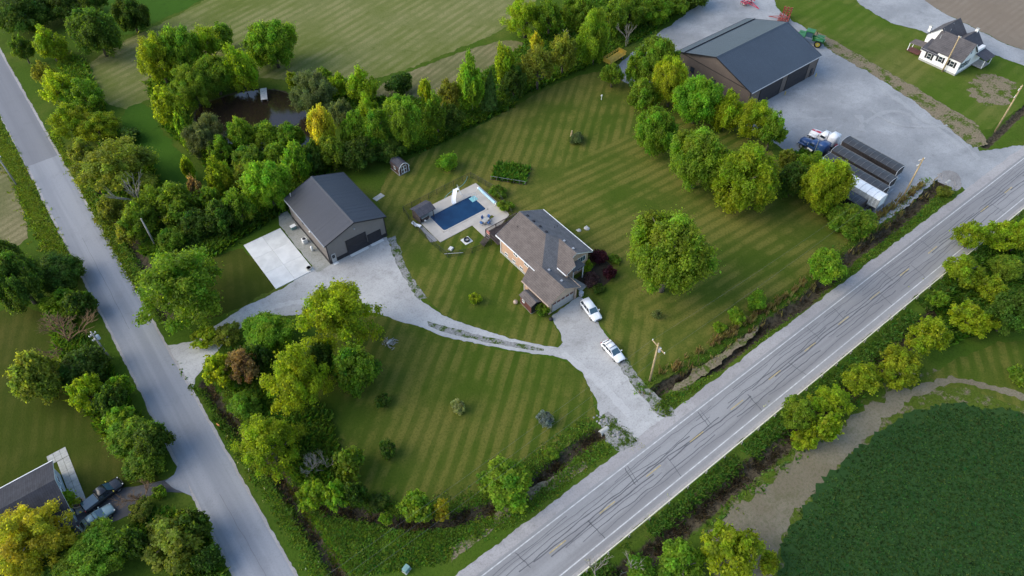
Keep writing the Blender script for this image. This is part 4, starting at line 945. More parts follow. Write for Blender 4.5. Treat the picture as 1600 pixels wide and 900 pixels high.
for y in (-3.05, 2.95):
    m = MB(); m.bar((-.35, y, 0), (0, y, .5), .06); m.bar((.35, y, 0), (0, y, .5), .06); m.build("reel_stand", "white_trim", t)
    MB().cyl((0, y-.1, .42), (0, y+.1, .42), .2, 12).build("hub", "white_trim", t)
t = thing("patio_table", (56.8, 83.7, .12), R(20), "dark patio table on the pool deck between blue chairs", "table")
MB().box(-.75, -.5, .70, .75, .5, .74).build("table_top", "slab_grey", t, bevel=.02)
for x in (-.65, .65):
    for y in (-.4, .4): bx("leg", "trim_black", t, x-.03, y-.03, 0, x+.03, y+.03, .70)
ch = thing("patio_chair", (56.8, 84.5, .12), R(20), "blue cushioned patio chair on the pool side of the table", "chair", "patio chairs by the pool")
bx("seat", "chair_blue", ch, -.27, -.27, .38, .27, .27, .50, bevel=.03); bx("backrest", "chair_blue", ch, -.27, .2, .5, .27, .30, 1.0, bevel=.03)
for x in (-.25, .25):
    for y in (-.24, .24): bx("leg", "trim_black", ch, x-.02, y-.02, 0, x+.02, y+.02, .38)
for x in (-.29, .29): bx("arm", "trim_black", ch, x-.03, -.25, .62, x+.03, .25, .66)
for dx, dy, rz, lb in ((-.95, -.1, 110, "blue cushioned patio chair at the table end nearest the workshop"), (.95, .4, -70, "blue cushioned patio chair at the table end nearest the reel"), (.1, -.85, 200, "blue cushioned patio chair on the house side of the table")):
    c = copy_tree(ch); c.location = (56.8+dx, 83.7+dy, .12); c.rotation_euler.z = R(rz); c["label"] = lb
t = thing("sun_lounger", (45.9, 91.0, 0), R(30), "white sun lounger beside the river stone bed", "lounger")
bx("seat", "slide_white", t, -.35, -.8, .28, .35, .35, .34); MB().obox((0, .68, .55), (0, .8, .55), .9, .7, .06).build("backrest", "slide_white", t)
for x in (-.3, .3):
    for y in (-.7, .25): bx("leg", "slide_white", t, x-.03, y-.03, 0, x+.03, y+.03, .28)
sheet("stone_bed", [(46.75, 90.4), (46.75, 85.3), (45.45, 85.7), (45.9, 88.5), (46.0, 90.5)], .03, "river_stone", .12)
t = thing("fire_pit", (51.1, 81.9, 0), 0, "dark round fire pit on a square pale slab in the fenced grass", "fire pit")
bx("base_slab", "concrete", t, -.85, -.85, 0, .85, .85, .08)
m = MB(); 
for i in range(16):
    a = i*math.pi/8; m.obox((.48*math.cos(a), .48*math.sin(a), .28), (-math.sin(a), math.cos(a), 0), .2, .12, .4)
m.build("ring", "trim_black", t); MB().cyl((0,0,.09), (0,0,.2), .42, 14).build("ash_bed", "slab_grey", t)
t = thing("stone_block", (47.5, 81.9, 0), .4, "pale flat stone block in the grass below the fire pit", "stone")
bx("block", "stone", t, -.45, -.4, 0, .45, .4, .3, bevel=.06); bx("cap", "concrete", t, -.38, -.33, .3, .38, .33, .36, bevel=.03)
t = thing("pool_pole", (45.8, 81.6, 0), R(-33), "pale long pole lying on the grass near the fence corner", "pole")
MB().cyl((0, 0, .08), (3.2, 0, .08), .045, 8).build("shaft", "white_trim", t); MB().cyl((3.2, 0, .08), (3.5, 0, .08), .06, 8).build("grip", "grey_metal", t)
t = thing("garden_hose", (0, 0, 0), 0, "pale green hose snaking over grass behind the pool", "hose")
hpath = smooth_poly([(54.2,94.2), (55.6,95), (56.9,95.3), (58.1,95.3), (59.3,95.4), (60.4,95.8), (61.3,96.4), (62,97.1)], 2, False)
MB().tube([(x, y, .06) for x, y in hpath], .05, 8).build("tube", "hose", t, True); MB().cyl((*hpath[0], .06), (hpath[0][0]-.25, hpath[0][1]-.15, .06), .06, 8).build("nozzle", "rim_yellow", t)
# chain link fence round the pool
cf = thing("chain_link_fence", (45.7, 80.6, 0), 0, "dark chain link fence on slim posts enclosing the pool yard", "fence")
FP = [(54.1, 78.0), (50.0, 78.6), (45.8, 80.4), (45.4, 85.0), (45.3, 91.2), (46.0, 96.1), (50.0, 96.2), (56, 96.4), (62.4, 96.4), (63.6, 90.5), (62.0, 82.0)]
pts = []
for (ax_, ay_), (bx_, by_) in zip(FP[:-1], FP[1:]):
    n_ = max(1, round(math.dist((ax_, ay_), (bx_, by_))/2.4)); pts += [(ax_+(bx_-ax_)*i/n_-45.7, ay_+(by_-ay_)*i/n_-80.6) for i in range(n_)]
pts.append((FP[-1][0]-45.7, FP[-1][1]-80.6))
pm = MB().cyl((0,0,0), (0,0,1.45), .035, 8).mesh("post"); pm.materials.append(MATS["chain"])
for x, y in pts: o = link("post", pm, None, cf); o.location = (x, y, 0)
for a, b in zip(pts[:-1], pts[1:]):
    MB().cyl((*a, 1.38), (*b, 1.38), .022, 6).build("top_rail", "chain", cf); MB().poly([(*a, .03), (*b, .03), (*b, 1.36), (*a, 1.36)]).build("mesh_panel", "chain_link", cf)

# 7 white farmhouse
wh = thing("farmhouse", (173.9, 55.6, 0), 0, "white sided farmhouse with steep grey gables and dark shutters", "house")
bx("wall", "siding_white", wh, 0, 0, 0, 10.6, 5.6, 4.0); bx("wall", "siding_white", wh, 0, 5.6, 0, 3.2, 9.4, 2.9); bx("wall", "siding_white", wh, 3.2, 5.6, 0, 10.6, 11.0, 4.9)
bx("foundation", "slab_grey", wh, -.06, -.06, 0, 10.66, -.001, .45); bx("foundation", "slab_grey", wh, -.06, 0, 0, -.001, 9.4, .45)
m = MB()
for y in (0, .15): m.poly([(0, y, 4.0), (6.4, y, 4.0), (3.4, y, 6.9)])
for x in (10.6, 10.45): m.poly([(x, 1.2, 4.0), (x, 5.6, 4.0), (x, 3.4, 6.3)])
for x in (3.2, 3.35): m.poly([(x, 5.6, 4.9), (x, 11.0, 4.9), (x, 8.3, 7.4)])
m.poly([(10.6, 5.6, 4.9), (10.6, 11.0, 4.9), (10.6, 8.3, 7.4)]); m.build("gable", "siding_white", wh)
def rp(*p, mat="shingle_farm"): roof_plane(wh, "roof", p, mat, .12)
rp((3.4, -.4, 7.05), (3.4, 8.3, 7.05), (-.35, 8.3, 3.72), (-.35, 5.55, 3.72), (-.35, -.4, 3.72))
rp((3.4, 8.3, 7.05), (3.4, -.4, 7.05), (6.75, -.4, 3.85), (6.75, 8.3, 3.85), mat="shingle_dark")  # slope turned from the sun, its shade painted in with darker shingles
rp((3.0, 3.4, 6.45), (11.0, 3.4, 6.45), (11.0, .6, 3.75), (5.2, .6, 3.75), mat="shingle_dark"); rp((11.0, 3.4, 6.45), (3.0, 3.4, 6.45), (5.0, 6.4, 3.7), (11.0, 6.4, 3.7))  # south slope coloured dark as the shaded side, north slope light
rp((2.9, 8.3, 7.55), (10.9, 8.3, 7.55), (10.9, 5.2, 4.65), (2.9, 5.2, 4.65)); rp((10.9, 8.3, 7.55), (2.9, 8.3, 7.55), (2.9, 11.35, 4.7), (10.9, 11.35, 4.7))
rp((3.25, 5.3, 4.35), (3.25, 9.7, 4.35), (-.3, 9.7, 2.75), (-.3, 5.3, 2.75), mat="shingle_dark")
for y0, y1, z0, z1 in ((0, 0, 0, 0),):
    m = MB(); m.poly([(3.4, -.42, 7.07), (-.38, -.42, 3.7), (-.38, -.42, 3.48), (3.4, -.42, 6.8)]); m.poly([(3.4, -.42, 7.07), (6.78, -.42, 3.83), (6.78, -.42, 3.6), (3.4, -.42, 6.8)]); m.build("barge_board", "white_trim", wh)
for x, y, z in ((2.9, 11.0, 5.6), (10.2, 3.4, 5.6)):
    c_ = bx("chimney", "white_trim", wh, x, y-.3, z, x+.55, y+.28, z+1.35); bx("cap", "slab_grey", c_, x-.05, y-.35, z+1.35, x+.62, y+.35, z+1.43)
for y, z in ((7.3, 1.75), (4.6, 2.2), (1.7, 2.3)): window(wh, (0, y, z), 'x-', .9, 1.3, "white_trim", "glass", (0, 1), "trim_black")
for x in (1.7, 3.6): window(wh, (x, 0, 2.1), 'y-', 1.1, 1.4, "white_trim", "glass_blue", (0, 1), "trim_black")
window(wh, (3.4, 0, 5.0), 'y-', .8, 1.0, "white_trim", "glass_blue", (0, 1))
bx("porch_floor", "red_wood", wh, .8, 10.2, .4, 3.15, 13.4, .5); roof_plane(wh, "porch_roof", [(.6, 9.7, 2.9), (3.2, 9.7, 3.0), (3.2, 13.2, 2.6), (.6, 13.2, 2.5)], "shingle_sun_side", .1)
for x in (.9, 3.0): bx("porch_post", "white_trim", wh, x-.07, 13.0, .5, x+.07, 13.14, 2.45)
bx("porch_floor", "grey_wood", wh, 6.9, -2.6, .4, 10.6, -.07, .5); roof_plane(wh, "porch_roof", [(6.7, -.0, 3.3), (10.9, 0, 3.3), (10.9, -2.9, 2.6), (6.7, -2.9, 2.6)], "shingle_dark", .1)
for x in (7.0, 10.5): bx("porch_post", "white_trim", wh, x-.07, -2.6, .5, x+.07, -2.46, 2.6)
for i in range(4): MB().cyl((1.3+i*2.1, 7.2+(i%2)*.8, 5.6+.9*(i%2)+.3), (1.3+i*2.1, 7.2+(i%2)*.8, 6.9+.5*(i%2)), .07, 8).build("vent_pipe", "grey_metal", wh)

# 8 neighbour's house, lower left
nh = thing("bungalow", (-40.0, 70.2, 0), 0, "blue sided bungalow with dark roof, partly hidden by a yellow tree", "house")
bx("wall", "siding_blue", nh, 0, 0, 0, 17.0, 9.0, 2.9)
for x in (16.85, 17.0):
    MB().poly([(x, 0, 2.9), (x, 9.0, 2.9), (x, 4.5, 4.7)]).build("gable", "siding_blue", nh)
roof_plane(nh, "roof", [(-.4, 4.5, 4.95), (17.4, 4.5, 4.95), (17.4, -.5, 2.85), (-.4, -.5, 2.85)], "roof_slate", .12); roof_plane(nh, "roof", [(17.4, 4.5, 4.95), (-.4, 4.5, 4.95), (-.4, 9.5, 2.85), (17.4, 9.5, 2.85)], "roof_slate", .12)
bx("gutter", "white_trim", nh, -.4, 9.5, 2.72, 17.4, 9.62, 2.90); bx("gutter", "white_trim", nh, -.4, -.62, 2.72, 17.4, -.5, 2.90)
m = MB(); m.poly([(17.42, 4.5, 4.98), (17.42, -.5, 2.88), (17.42, -.5, 2.68), (17.42, 4.5, 4.75)]); m.poly([(17.42, 4.5, 4.98), (17.42, 9.5, 2.88), (17.42, 9.5, 2.68), (17.42, 4.5, 4.75)]); m.build("barge_board", "white_trim", nh)
for y in (6.9, 4.6, 2.6): window(nh, (17.0, y, 1.7), 'x+', 1.2, 1.0, "white_trim")
bx("vent_pipe", "white_trim", nh, 9.6, 8.6, 3.1, 9.75, 9.9, 3.25)
roof_plane(nh, "porch_roof", [(14.6, -.6, 2.8), (17.3, -.6, 2.8), (17.3, -2.2, 2.4), (14.6, -2.2, 2.4)], "shingle_dark", .08)
bx("porch_post", "white_trim", nh, 17.05, -2.1, 0, 17.17, -1.98, 2.4); bx("porch_post", "white_trim", nh, 14.7, -2.1, 0, 14.82, -1.98, 2.4)
pv = thing("paved_walk", (-22.9, 71.2, 0), 0, "grey paved walk along the end of the bungalow", "paved walk")
for i in range(9):
    for j in range(2): bx("paver", "slab_grey", pv, .1+j*.85, i*1.15, 0, .1+j*.85+.81, i*1.15+1.11, .06)
for i in range(2):
    for j in range(3): bx("paver", "slab_grey", pv, -.9+j*.9, 10.4+i*.9, 0, -.9+j*.9+.86, 10.4+i*.9+.86, .06)
t = thing("garden_ring", (-22.2, 72.9, 0), 0, "small round tan planter ring beside the paved walk", "planter")
m = MB()
for i in range(14):
    a = i*math.pi/7; m.obox((.75*math.cos(a), .75*math.sin(a), .15), (-math.sin(a), math.cos(a), 0), .34, .15, .3)
m.build("ring", "siding_tan", t); MB().cyl((0,0,.02), (0,0,.12), .7, 14).build("soil", "planter_soil", t)

# ---------------------------------------------------------------- vehicles
def wheel(parent, x, y, r, w, rim="rim", rname="wheel", n=20):
    t = MB(); s = 1 if y > 0 else -1
    prof = [(r*.62, -w/2), (r*.93, -w/2), (r, -w*.32), (r, w*.32), (r*.93, w/2), (r*.62, w/2)]
    b = 0
    for i in range(n):
        a = 2*math.pi*i/n
        for pr, pw in prof: t.v.append((x+pr*math.cos(a), y+pw, r+pr*math.sin(a)))
    k = len(prof)
    for i in range(n):
        j = (i+1) % n
        for q in range(k):
            q2 = (q+1) % k; t.f.append((i*k+q, j*k+q, j*k+q2, i*k+q2)); t.mi.append(0)
    o = t.build(rname, "tyre", parent)
    MB().cyl((x, y-w*.38, r), (x, y+w*.42*1, r), r*.62, n).build("rim", rim, o)
    MB().cyl((x, y+s*w*.36, r), (x, y+s*w*.5, r), r*.2, 10).build("hub", "grey_metal", o)
    return o
def loft(name, st, mat, parent, smooth=True, cap=True):
    """st: list of (x, [(y,z)...half section bottom to top centre])"""
    m = MB(); k = len(st[0][1])
    for x, sec in st:
        full = [(y, z) for y, z in sec] + [(-y, z) for y, z in sec[::-1]]
        m.v += [(x, y, z) for y, z in full]
    K = 2*k
    for i in range(len(st)-1):
        for j in range(K-1):
            m.f.append((i*K+j, i*K+j+1, (i+1)*K+j+1, (i+1)*K+j)); m.mi.append(0)
        m.f.append((i*K+K-1, i*K, (i+1)*K, (i+1)*K+K-1)); m.mi.append(0)
    if cap:
        m.f.append(tuple(range(K-1, -1, -1))); m.mi.append(0); e = (len(st)-1)*K; m.f.append(tuple(range(e, e+K))); m.mi.append(0)
    o = m.build(name, mat, parent, smooth)
    return o
def car(name, loc, rz, label, cat, paint, kind="suv", group=None):
    t = thing(name, loc, rz, label, cat, group)
    L = {"suv": 4.7, "wagon": 4.6, "pickup": 5.7}[kind]; w = {"suv": .93, "wagon": .90, "pickup": .98}[kind]; f = L/2
    zb, zs = .28, {"suv": .98, "wagon": .90, "pickup": 1.08}[kind]; top = {"suv": 1.68, "wagon": 1.50, "pickup": 1.85}[kind]
    def sec(wd, z0, z1, cr=.05): return [(wd*.86, z0), (wd*.98, z0+.12), (wd, z0+(z1-z0)*.5), (wd*.96, z1-.04), (wd*.6, z1+cr*.6), (0.001, z1+cr)]
    hood = zs
    st = [(-f, sec(w*.80, zb+.18, zs-.12)), (-f+.12, sec(w*.93, zb+.06, zs-.02)), (-f+.5, sec(w, zb, zs)), (0, sec(w, zb, zs)), (f-1.35, sec(w, zb, zs)), (f-.9, sec(w*.99, zb, hood-.03)), (f-.35, sec(w*.94, zb+.02, hood-.13)), (f-.08, sec(w*.84, zb+.08, hood-.24)), (f, sec(w*.72, zb+.16, hood-.34))]
    body = loft("body", st, paint, t)
    if kind == "pickup": c0, c1, r0, r1 = -.75, 1.55, -.55, .75
    elif kind == "suv": c0, c1, r0, r1 = -f+.08, f-1.25, -f+.35, f-2.05
    else: c0, c1, r0, r1 = -f+.15, f-1.2, -f+.75, f-2.15
    wt = w*.76; wb = w*.93; z0 = zs-.02
    # glasshouse
    m = MB()
    A = [(c0, -wb, z0), (c1, -wb, z0), (c1, wb, z0), (c0, wb, z0)]; B = [(r0, -wt, top-.06), (r1, -wt, top-.06), (r1, wt, top-.06), (r0, wt, top-.06)]
    def lerp(a, b, u): return tuple(a[i]+(b[i]-a[i])*u for i in range(3))
    MB().poly([A[0], A[1], B[1], B[0]]).poly([A[2], A[3], B[3], B[2]]).poly([A[1], A[2], B[2], B[1]]).poly([A[3], A[0], B[0], B[3]]).build("cabin", paint, t)
    def pane(nm, q, off, u0, u1, v0, v1):
        a, b, c_, d_ = q
        pt = lambda u, v: lerp(lerp(a, b, u), lerp(d_, c_, u), v)
        P = [Vector(pt(u0, v0)), Vector(pt(u1, v0)), Vector(pt(u1, v1)), Vector(pt(u0, v1))]
        nr = Vector(off)*.015; MB().poly([p+nr for p in P]).build(nm, "glass_blue" if nm == "windshield" else "glass", t)
    pane("windshield", (A[1], A[2], B[2], B[1]), (1, 0, .6), .06, .94, .06, .94)
    pane("rear_window", (A[3], A[0], B[0], B[3]), (-1, 0, .5), .1, .9, .2, .9)
    for q, s in (((A[0], A[1], B[1], B[0]), -1), ((A[2], A[3], B[3], B[2]), 1)):
        for u0, u1 in ((.05, .34), (.37, .63), (.66, .94)): pane("side_window", q, (0, s, .3), u0 if s < 0 else 1-u1, u1 if s < 0 else 1-u0, .12, .9)
    loft("roof", [(r0-.05, [(wt*.9, top-.08), (wt, top-.07), (wt*.9, top-.02), (.001, top)]), ((r0+r1)/2, [(wt*.95, top-.07), (wt*1.02, top-.06), (wt*.92, top+.02), (.001, top+.05)]), (r1+.05, [(wt*.9, top-.08), (wt, top-.07), (wt*.9, top-.02), (.001, top)])], paint, t)
    r = .35 if kind != "pickup" else .41
    for x in (f-.95, -f+.95):
        for s in (-1, 1): wheel(t, x, s*(w-.12), r, .24)
    for s in (-1, 1):
        MB().obox((f-.17, s*w*.66, hood-.28), (1, -s*.35, 0), .16, .34, .14).build("headlight", "lamp_clear", t)
        MB().obox((-f+.06, s*w*.74, zs-.15), (1, s*.2, 0), .12, .22, .26).build("tail_light", "lamp_red", t)
        MB().obox((c1-.25, s*(w+.10), zs+.12), (0, 1, 0), .22, .12, .16).build("mirror", paint if kind != "pickup" else "rim_yellow", t)
    MB().box(f-.06, -w*.45, hood-.42, f+.015, w*.45, hood-.26).build("grille", "trim_black", t)
    MB().box(f-.1, -w*.68, .3, f+.03, w*.68, .45).build("bumper", "trim_black", t)
    if kind == "pickup":
        m = MB(); m.box(-f+.15, -w*.8, zs+.03, -.78, w*.8, zs+.12); m.build("bed_cover", "glass_blue", t)
    if kind == "wagon":
        for s in (-1, 1): MB().tube([(r0+.1, s*wt*.95, top+.03), (r0+.2, s*wt*.95, top+.10), (r1-.2, s*wt*.95, top+.10), (r1-.1, s*wt*.95, top+.03)], .02, 6).build("roof_rail", "trim_black", t)
        for x in (r0+.4, r1-.35): MB().bar((x, -wt, top+.12), (x, wt, top+.12), .07, .04).build("cross_bar", "trim_black", t)
    return t
car("parked_suv", (57.7, 54.4, .02), R(-100.5), "white parked SUV with plain white roof near the garage", "car", "car_white", "suv")
car("parked_wagon", (54.75, 45.75, .02), R(-95), "white parked car with black roof racks halfway down the driveway", "car", "car_white", "wagon")
car("pickup_truck", (-18.95, 71.6, .03), R(12), "black pickup truck on the dark drive beside the bungalow", "pickup truck", "car_black", "pickup")
car("parked_car", (-20.6, 68.6, .03), R(10), "grey green car half hidden under trees beside the black pickup", "car", "car_silver", "wagon")

def semi(name, loc, rz, label, paint, stripe=None):
    t = thing(name, loc, rz, label, "truck")
    bx("frame", "trim_black", t, -3.3, -.45, .65, 3.2, .45, .95)
    loft("hood", [(1.0, [(.62, .95), (1.0, 1.1), (1.0, 1.75), (.8, 2.05), (.001, 2.12)]), (2.6, [(.6, .85), (.95, 1.0), (.92, 1.6), (.7, 1.86), (.001, 1.92)]), (3.35, [(.6, .8), (.9, .95), (.85, 1.5), (.62, 1.72), (.001, 1.76)])], paint, t)
    loft("cab", [(-.75, [(1.05, 1.0), (1.08, 1.3), (1.08, 2.5), (.95, 2.72), (.001, 2.78)]), (.75, [(1.05, 1.0), (1.08, 1.3), (1.05, 2.35), (.92, 2.66), (.001, 2.72)]), (1.15, [(1.05, 1.0), (1.08, 1.3), (1.02, 2.0), (.85, 2.05), (.001, 2.1)])], paint, t)
    loft("sleeper", [(-2.55, [(1.1, 1.0), (1.18, 1.2), (1.18, 3.1), (1.05, 3.35), (.001, 3.42)]), (-1.0, [(1.1, 1.0), (1.18, 1.2), (1.18, 3.0), (1.05, 3.3), (.001, 3.38)]), (-.72, [(1.08, 1.0), (1.1, 1.2), (1.1, 2.6), (.95, 2.8), (.001, 2.86)])], paint, t)
    MB().poly([(1.17, -.9, 2.05), (1.17, .9, 2.05), (.80, .86, 2.6), (.80, -.86, 2.6)]).build("windshield", "glass", t)
    for s in (-1, 1):
        bx("side_window", "glass", t, -.3, min(s*1.075, s*1.095), 1.85, .75, max(s*1.075, s*1.095), 2.4)
        MB().tube([(1.5, s*.95, 1.15), (2.0, s*1.15, 1.2), (2.55, s*1.2, 1.25), (3.1, s*1.15, 1.15), (3.4, s*1.0, .9)], [.1, .2, .24, .2, .12], 8).build("fender", paint, t)
        MB().cyl((-.2, s*.95, .8), (1.0, s*.95, .8), .32, 14).build("fuel_tank", "grey_metal", t)
        MB().cyl((-.85, s*1.2, 1.2), (-.85, s*1.2, 4.0), .08, 8).build("exhaust_stack", "grey_metal", t)
        MB().obox((1.1, s*1.35, 2.1), (0, 0, 1), .6, .12, .2).build("mirror", "grey_metal", t)
        MB().obox((3.3, s*.75, 1.15), (1, 0, 0), .12, .28, .22).build("headlight", "lamp_clear", t)
        wheel(t, 2.5, s*1.0, .52, .3)
        for x in (-2.0, -3.1): wheel(t, x, s*.95, .52, .55)
    bx("bumper", "grey_metal", t, 3.42, -1.15, .45, 3.6, 1.15, .85); bx("grille", "grey_metal", t, 3.34, -.55, .95, 3.42, .55, 1.65)
    bx("fifth_wheel", "truck_red" if stripe else "trim_black", t, -3.2, -.5, .98, -2.1, .5, 1.15)
    if stripe: MB().prism([(3.36, .25, 1.80), (3.36, -.25, 1.80), (1.3, -.35, 2.10), (1.3, .35, 2.10)], .06).build("hood_stripe", stripe, t)
    return t
semi("semi_tractor", (124.0, 58.3, .02), R(90), "blue bonneted semi truck cab parked ahead of the trailers", "truck_blue")
semi("semi_tractor", (128.0, 58.7, .02), R(92), "white bonneted semi truck cab with a red hood stripe", "truck_white", "truck_red")
def trailer(name, loc, rz, L, Wd, H, label, side, top, endmat, deck=1.2, ribs=10, arch=.28):
    t = thing(name, loc, rz, label, "trailer", None)
    h = Wd/2
    def s_(x, zin=0): return [(h*.55, deck-.25+zin), (h*.98, deck+.35+zin*.4), (h, H-.25), (h*.98, H-.1)]
    m = MB()
    for s in (-1, 1):
        m.poly([(-L/2, s*h, H-.2), (L/2, s*h, H-.2), (L/2, s*h, deck+.5), (L/2-2.2, s*h*.6, deck-.35), (.8, s*h*.6, deck-.35), (0, s*h, deck+.3), (-.8, s*h*.6, deck-.35), (-L/2+2.6, s*h*.6, deck-.35), (-L/2, s*h, deck+.5)])
    m.box(-L/2, -h, deck+.45, L/2, h, H-.2)
    m.build("body", side, t)
    m = MB()
    for i in range(ribs*2):
        x = -L/2+L*(i+.5)/(ribs*2)
        for s in (-1, 1): m.box(x-.05, min(s*h, s*(h+.06)), deck+.5, x+.05, max(s*h, s*(h+.06)), H-.22)
    o = m.build("side_rib", side, t); o["kind"] = "stuff"
    for i in range(ribs):
        x0, x1 = -L/2+L*i/ribs+.02, -L/2+L*(i+1)/ribs-.02
        m = MB(); n = 6; ar = [(-h-.05+(2*h+.1)*j/n, H-.2+arch*math.sin(math.pi*j/n)) for j in range(n+1)]
        for (y0, z0), (y1, z1) in zip(ar[:-1], ar[1:]): m.prism([(x0, y0, z0), (x1, y0, z0), (x1, y1, z1), (x0, y1, z1)], .05)
        m.build("tarp_panel", top, t)
        m = MB()
        for (y0, z0), (y1, z1) in zip(ar[:-1], ar[1:]): m.bar((x1+.02, y0, z0+.02), (x1+.02, y1, z1+.02), .08, .06)
        m.build("tarp_bow", "tarp_edge" if top == "tarp" else "bin_grey", t)
    MB().cyl((-L/2, -h-.06, H-.18), (L/2, -h-.06, H-.18), .06, 8).build("roll_tube", "tarp_edge" if top == "tarp" else endmat, t)
    for x in (-L/2-.04, L/2+.04):
        m = MB(); n = 6; ar = [(-h-.08+(2*h+.16)*j/n, H-.18+arch*math.sin(math.pi*j/n)) for j in range(n+1)]
        for (y0, z0), (y1, z1) in zip(ar[:-1], ar[1:]): m.bar((x, y0, z0+.03), (x, y1, z1+.03), .06, .09)
        m.box(x-.05, -h-.06, deck, x+.05, -h+.1, H-.15); m.box(x-.05, h-.1, deck, x+.05, h+.06, H-.15); m.box(x-.05, -h+.1, deck+.4, x+.05, h-.1, deck+.55); m.build("end_frame", endmat, t)
    bx("bumper_bar", endmat, t, -L/2-.3, -h, .55, -L/2-.18, h, .7)
    for xx in (-L/2+1.0, -L/2+2.25):
        for s in (-1, 1): wheel(t, xx, s*(h-.3), .5, .5)
        MB().cyl((xx, -h+.3, .5), (xx, h-.3, .5), .09, 8).build("axle", "trim_black", t)
    for s in (-1, 1): bx("landing_leg", "grey_metal", t, L/2-3.0, s*.8-.06, .05, L/2-2.88, s*.8+.06, deck)
    return t
trailer("grain_trailer", (128.55, 48.4, .02), R(90.5), 12.6, 2.6, 3.6, "dark tarped grain trailer farthest from the trees, behind the white cab", "trailer_dark", "tarp", "bin_grey")
trailer("grain_trailer", (124.35, 47.6, .02), R(90.5), 13.2, 2.6, 3.6, "dark tarped grain trailer hitched behind the blue cab", "trailer_dark", "tarp", "bin_grey")
trailer("grain_trailer", (120.95, 47.1, .02), R(90.5), 13.4, 2.5, 3.45, "dark tarped grain trailer right beside the white trailer", "trailer_dark", "tarp", "bin_grey")
trailer("grain_trailer", (118.0, 46.4, .02), R(90.5), 14.6, 2.6, 3.8, "white topped grain trailer with ribbed white sides", "trailer_white", "trailer_white", "grey_metal", arch=.35)
trailer("grain_trailer", (114.4, 45.6, .02), R(90.5), 9.6, 2.5, 3.3, "short dark trailer tucked between the white trailer and trees", "trailer_dark", "tarp", "trailer_dark")

# articulated green tractor behind the farm workshop
t = thing("farm_tractor", (159.4, 86.2, .02), R(-68), "green articulated tractor parked behind the large farm workshop", "tractor")
loft("hood", [(.6, [(.45, 1.0), (.62, 1.2), (.62, 2.0), (.5, 2.25), (.001, 2.3)]), (2.6, [(.42, 1.0), (.6, 1.2), (.58, 1.9), (.46, 2.1), (.001, 2.14)]), (3.5, [(.4, 1.0), (.55, 1.15), (.52, 1.75), (.4, 1.92), (.001, 1.96)])], "tractor_green", t)
loft("rear_body", [(-3.3, [(.6, .9), (.9, 1.0), (.9, 1.7), (.7, 1.85), (.001, 1.85)]), (-1.3, [(.6, .9), (.9, 1.0), (.9, 1.9), (.7, 2.05), (.001, 2.05)])], "tractor_green", t, False)
m = MB(); m.box(-1.2, -.85, 1.9, .55, .85, 3.15); m.build("cab", "glass_blue", t)
bx("cab_roof", "tractor_green", t, -1.35, -.95, 3.151, .7, .95, 3.40, bevel=.08)
for x in (-1.2, .5):
    for s in (-1, 1): bx("cab_post", "tractor_green", t, x-.06, s*.86-.06, 1.9, x+.06, s*.86+.06, 3.15)
for x in (2.3, -2.2):
    for s in (-1, 1):
        wheel(t, x, s*1.15, .92, .65, "rim_yellow"); bx("fender", "tractor_green", t, x-.9, s*1.2-.42, 1.92, x+.9, s*1.2+.42, 2.0)
MB().cyl((1.2, .55, 2.2), (1.2, .55, 3.2), .07, 8).build("exhaust_stack", "trim_black", t)
for s in (-1, 1): bx("headlight", "lamp_clear", t, 3.48, s*.3-.12, 1.45, 3.56, s*.3+.12, 1.65)
def cultivator(name, loc, rz, label, mat, Wd, rows, wing, seed):
    t = thing(name, loc, rz, label, "cultivator"); r_ = random.Random(seed)
    for i in range(rows): MB().bar((-1.2+i*.8, -Wd/2, .9), (-1.2+i*.8, Wd/2, .9), .2).build("frame_bar", mat, t)
    for y in (-Wd/2, -Wd/6, Wd/6, Wd/2): MB().bar((-1.3, y, .9), (-1.2+(rows-1)*.8+.1, y, .9), .1).build("frame_bar", mat, t)
    n_ = int(Wd/.55)
    tm = MB().tube([(0, 0, .9), (-.18, 0, .75), (-.3, 0, .35), (-.1, 0, .05)], .06, 6).mesh("tine"); tm.materials.append(MATS["rust"])
    for i in range(rows):
        for j in range(n_):
            o = link("tine", tm, None, t); o.location = (-1.2+i*.8, -Wd/2+.3+j*Wd/n_, 0)
    if wing:
        for s in (-1, 1):
            y = s*(Wd/2+.2)
            for i in range(3): MB().bar((-1.2+i*.9, y, .9), (-1.2+i*.9, y-s*.35, 2.9), .18).build("wing_arm", mat, t)
            for z in (1.3, 1.9, 2.5): MB().bar((-1.3, y-s*.1, z), (.8, y-s*.15, z), .16).build("wing_bar", mat, t)
            for i in range(3):
                for z in (1.35, 1.95, 2.55):
                    o = link("tine", tm, None, t); o.location = (-1.2+i*.9, y+s*.8, z); o.rotation_euler = (s*R(95), 0, 0)
    MB().bar((-1.2+(rows-1)*.8, -.6, .85), (3.8, 0, .55), .12).build("drawbar", mat, t); MB().bar((-1.2+(rows-1)*.8, .6, .85), (3.8, 0, .55), .12).build("drawbar", mat, t)
    for s in (-1, 1): wheel(t, -.5, s*Wd/3, .42, .3, "white_trim")
    for k_ in range(3): MB().cyl((-.9+k_*.7, -.5+k_*.5, 1.0), (-.3+k_*.7, -.4+k_*.5, 1.35), .09, 8).build("hydraulic_ram", "grey_metal", t)
    return t
cultivator("field_cultivator", (163.3, 97.3, .02), R(118), "rusty red folding cultivator with upright wings beside the tractor", "farm_red", 4.6, 4, True, 3)
cultivator("field_cultivator", (163.0, 108.6, .02), R(-95), "bright crimson implement with long drawbar at the yard's top edge", "farm_crimson", 3.6, 3, False, 5)
t = thing("hay_rack", (115.6, 110.6, .02), R(8), "yellow farm rack trailer between the trees and the gravel yard", "farm trailer")
bx("bed", "bale_yellow", t, -3, -1.1, .8, 3, 1.1, .95)
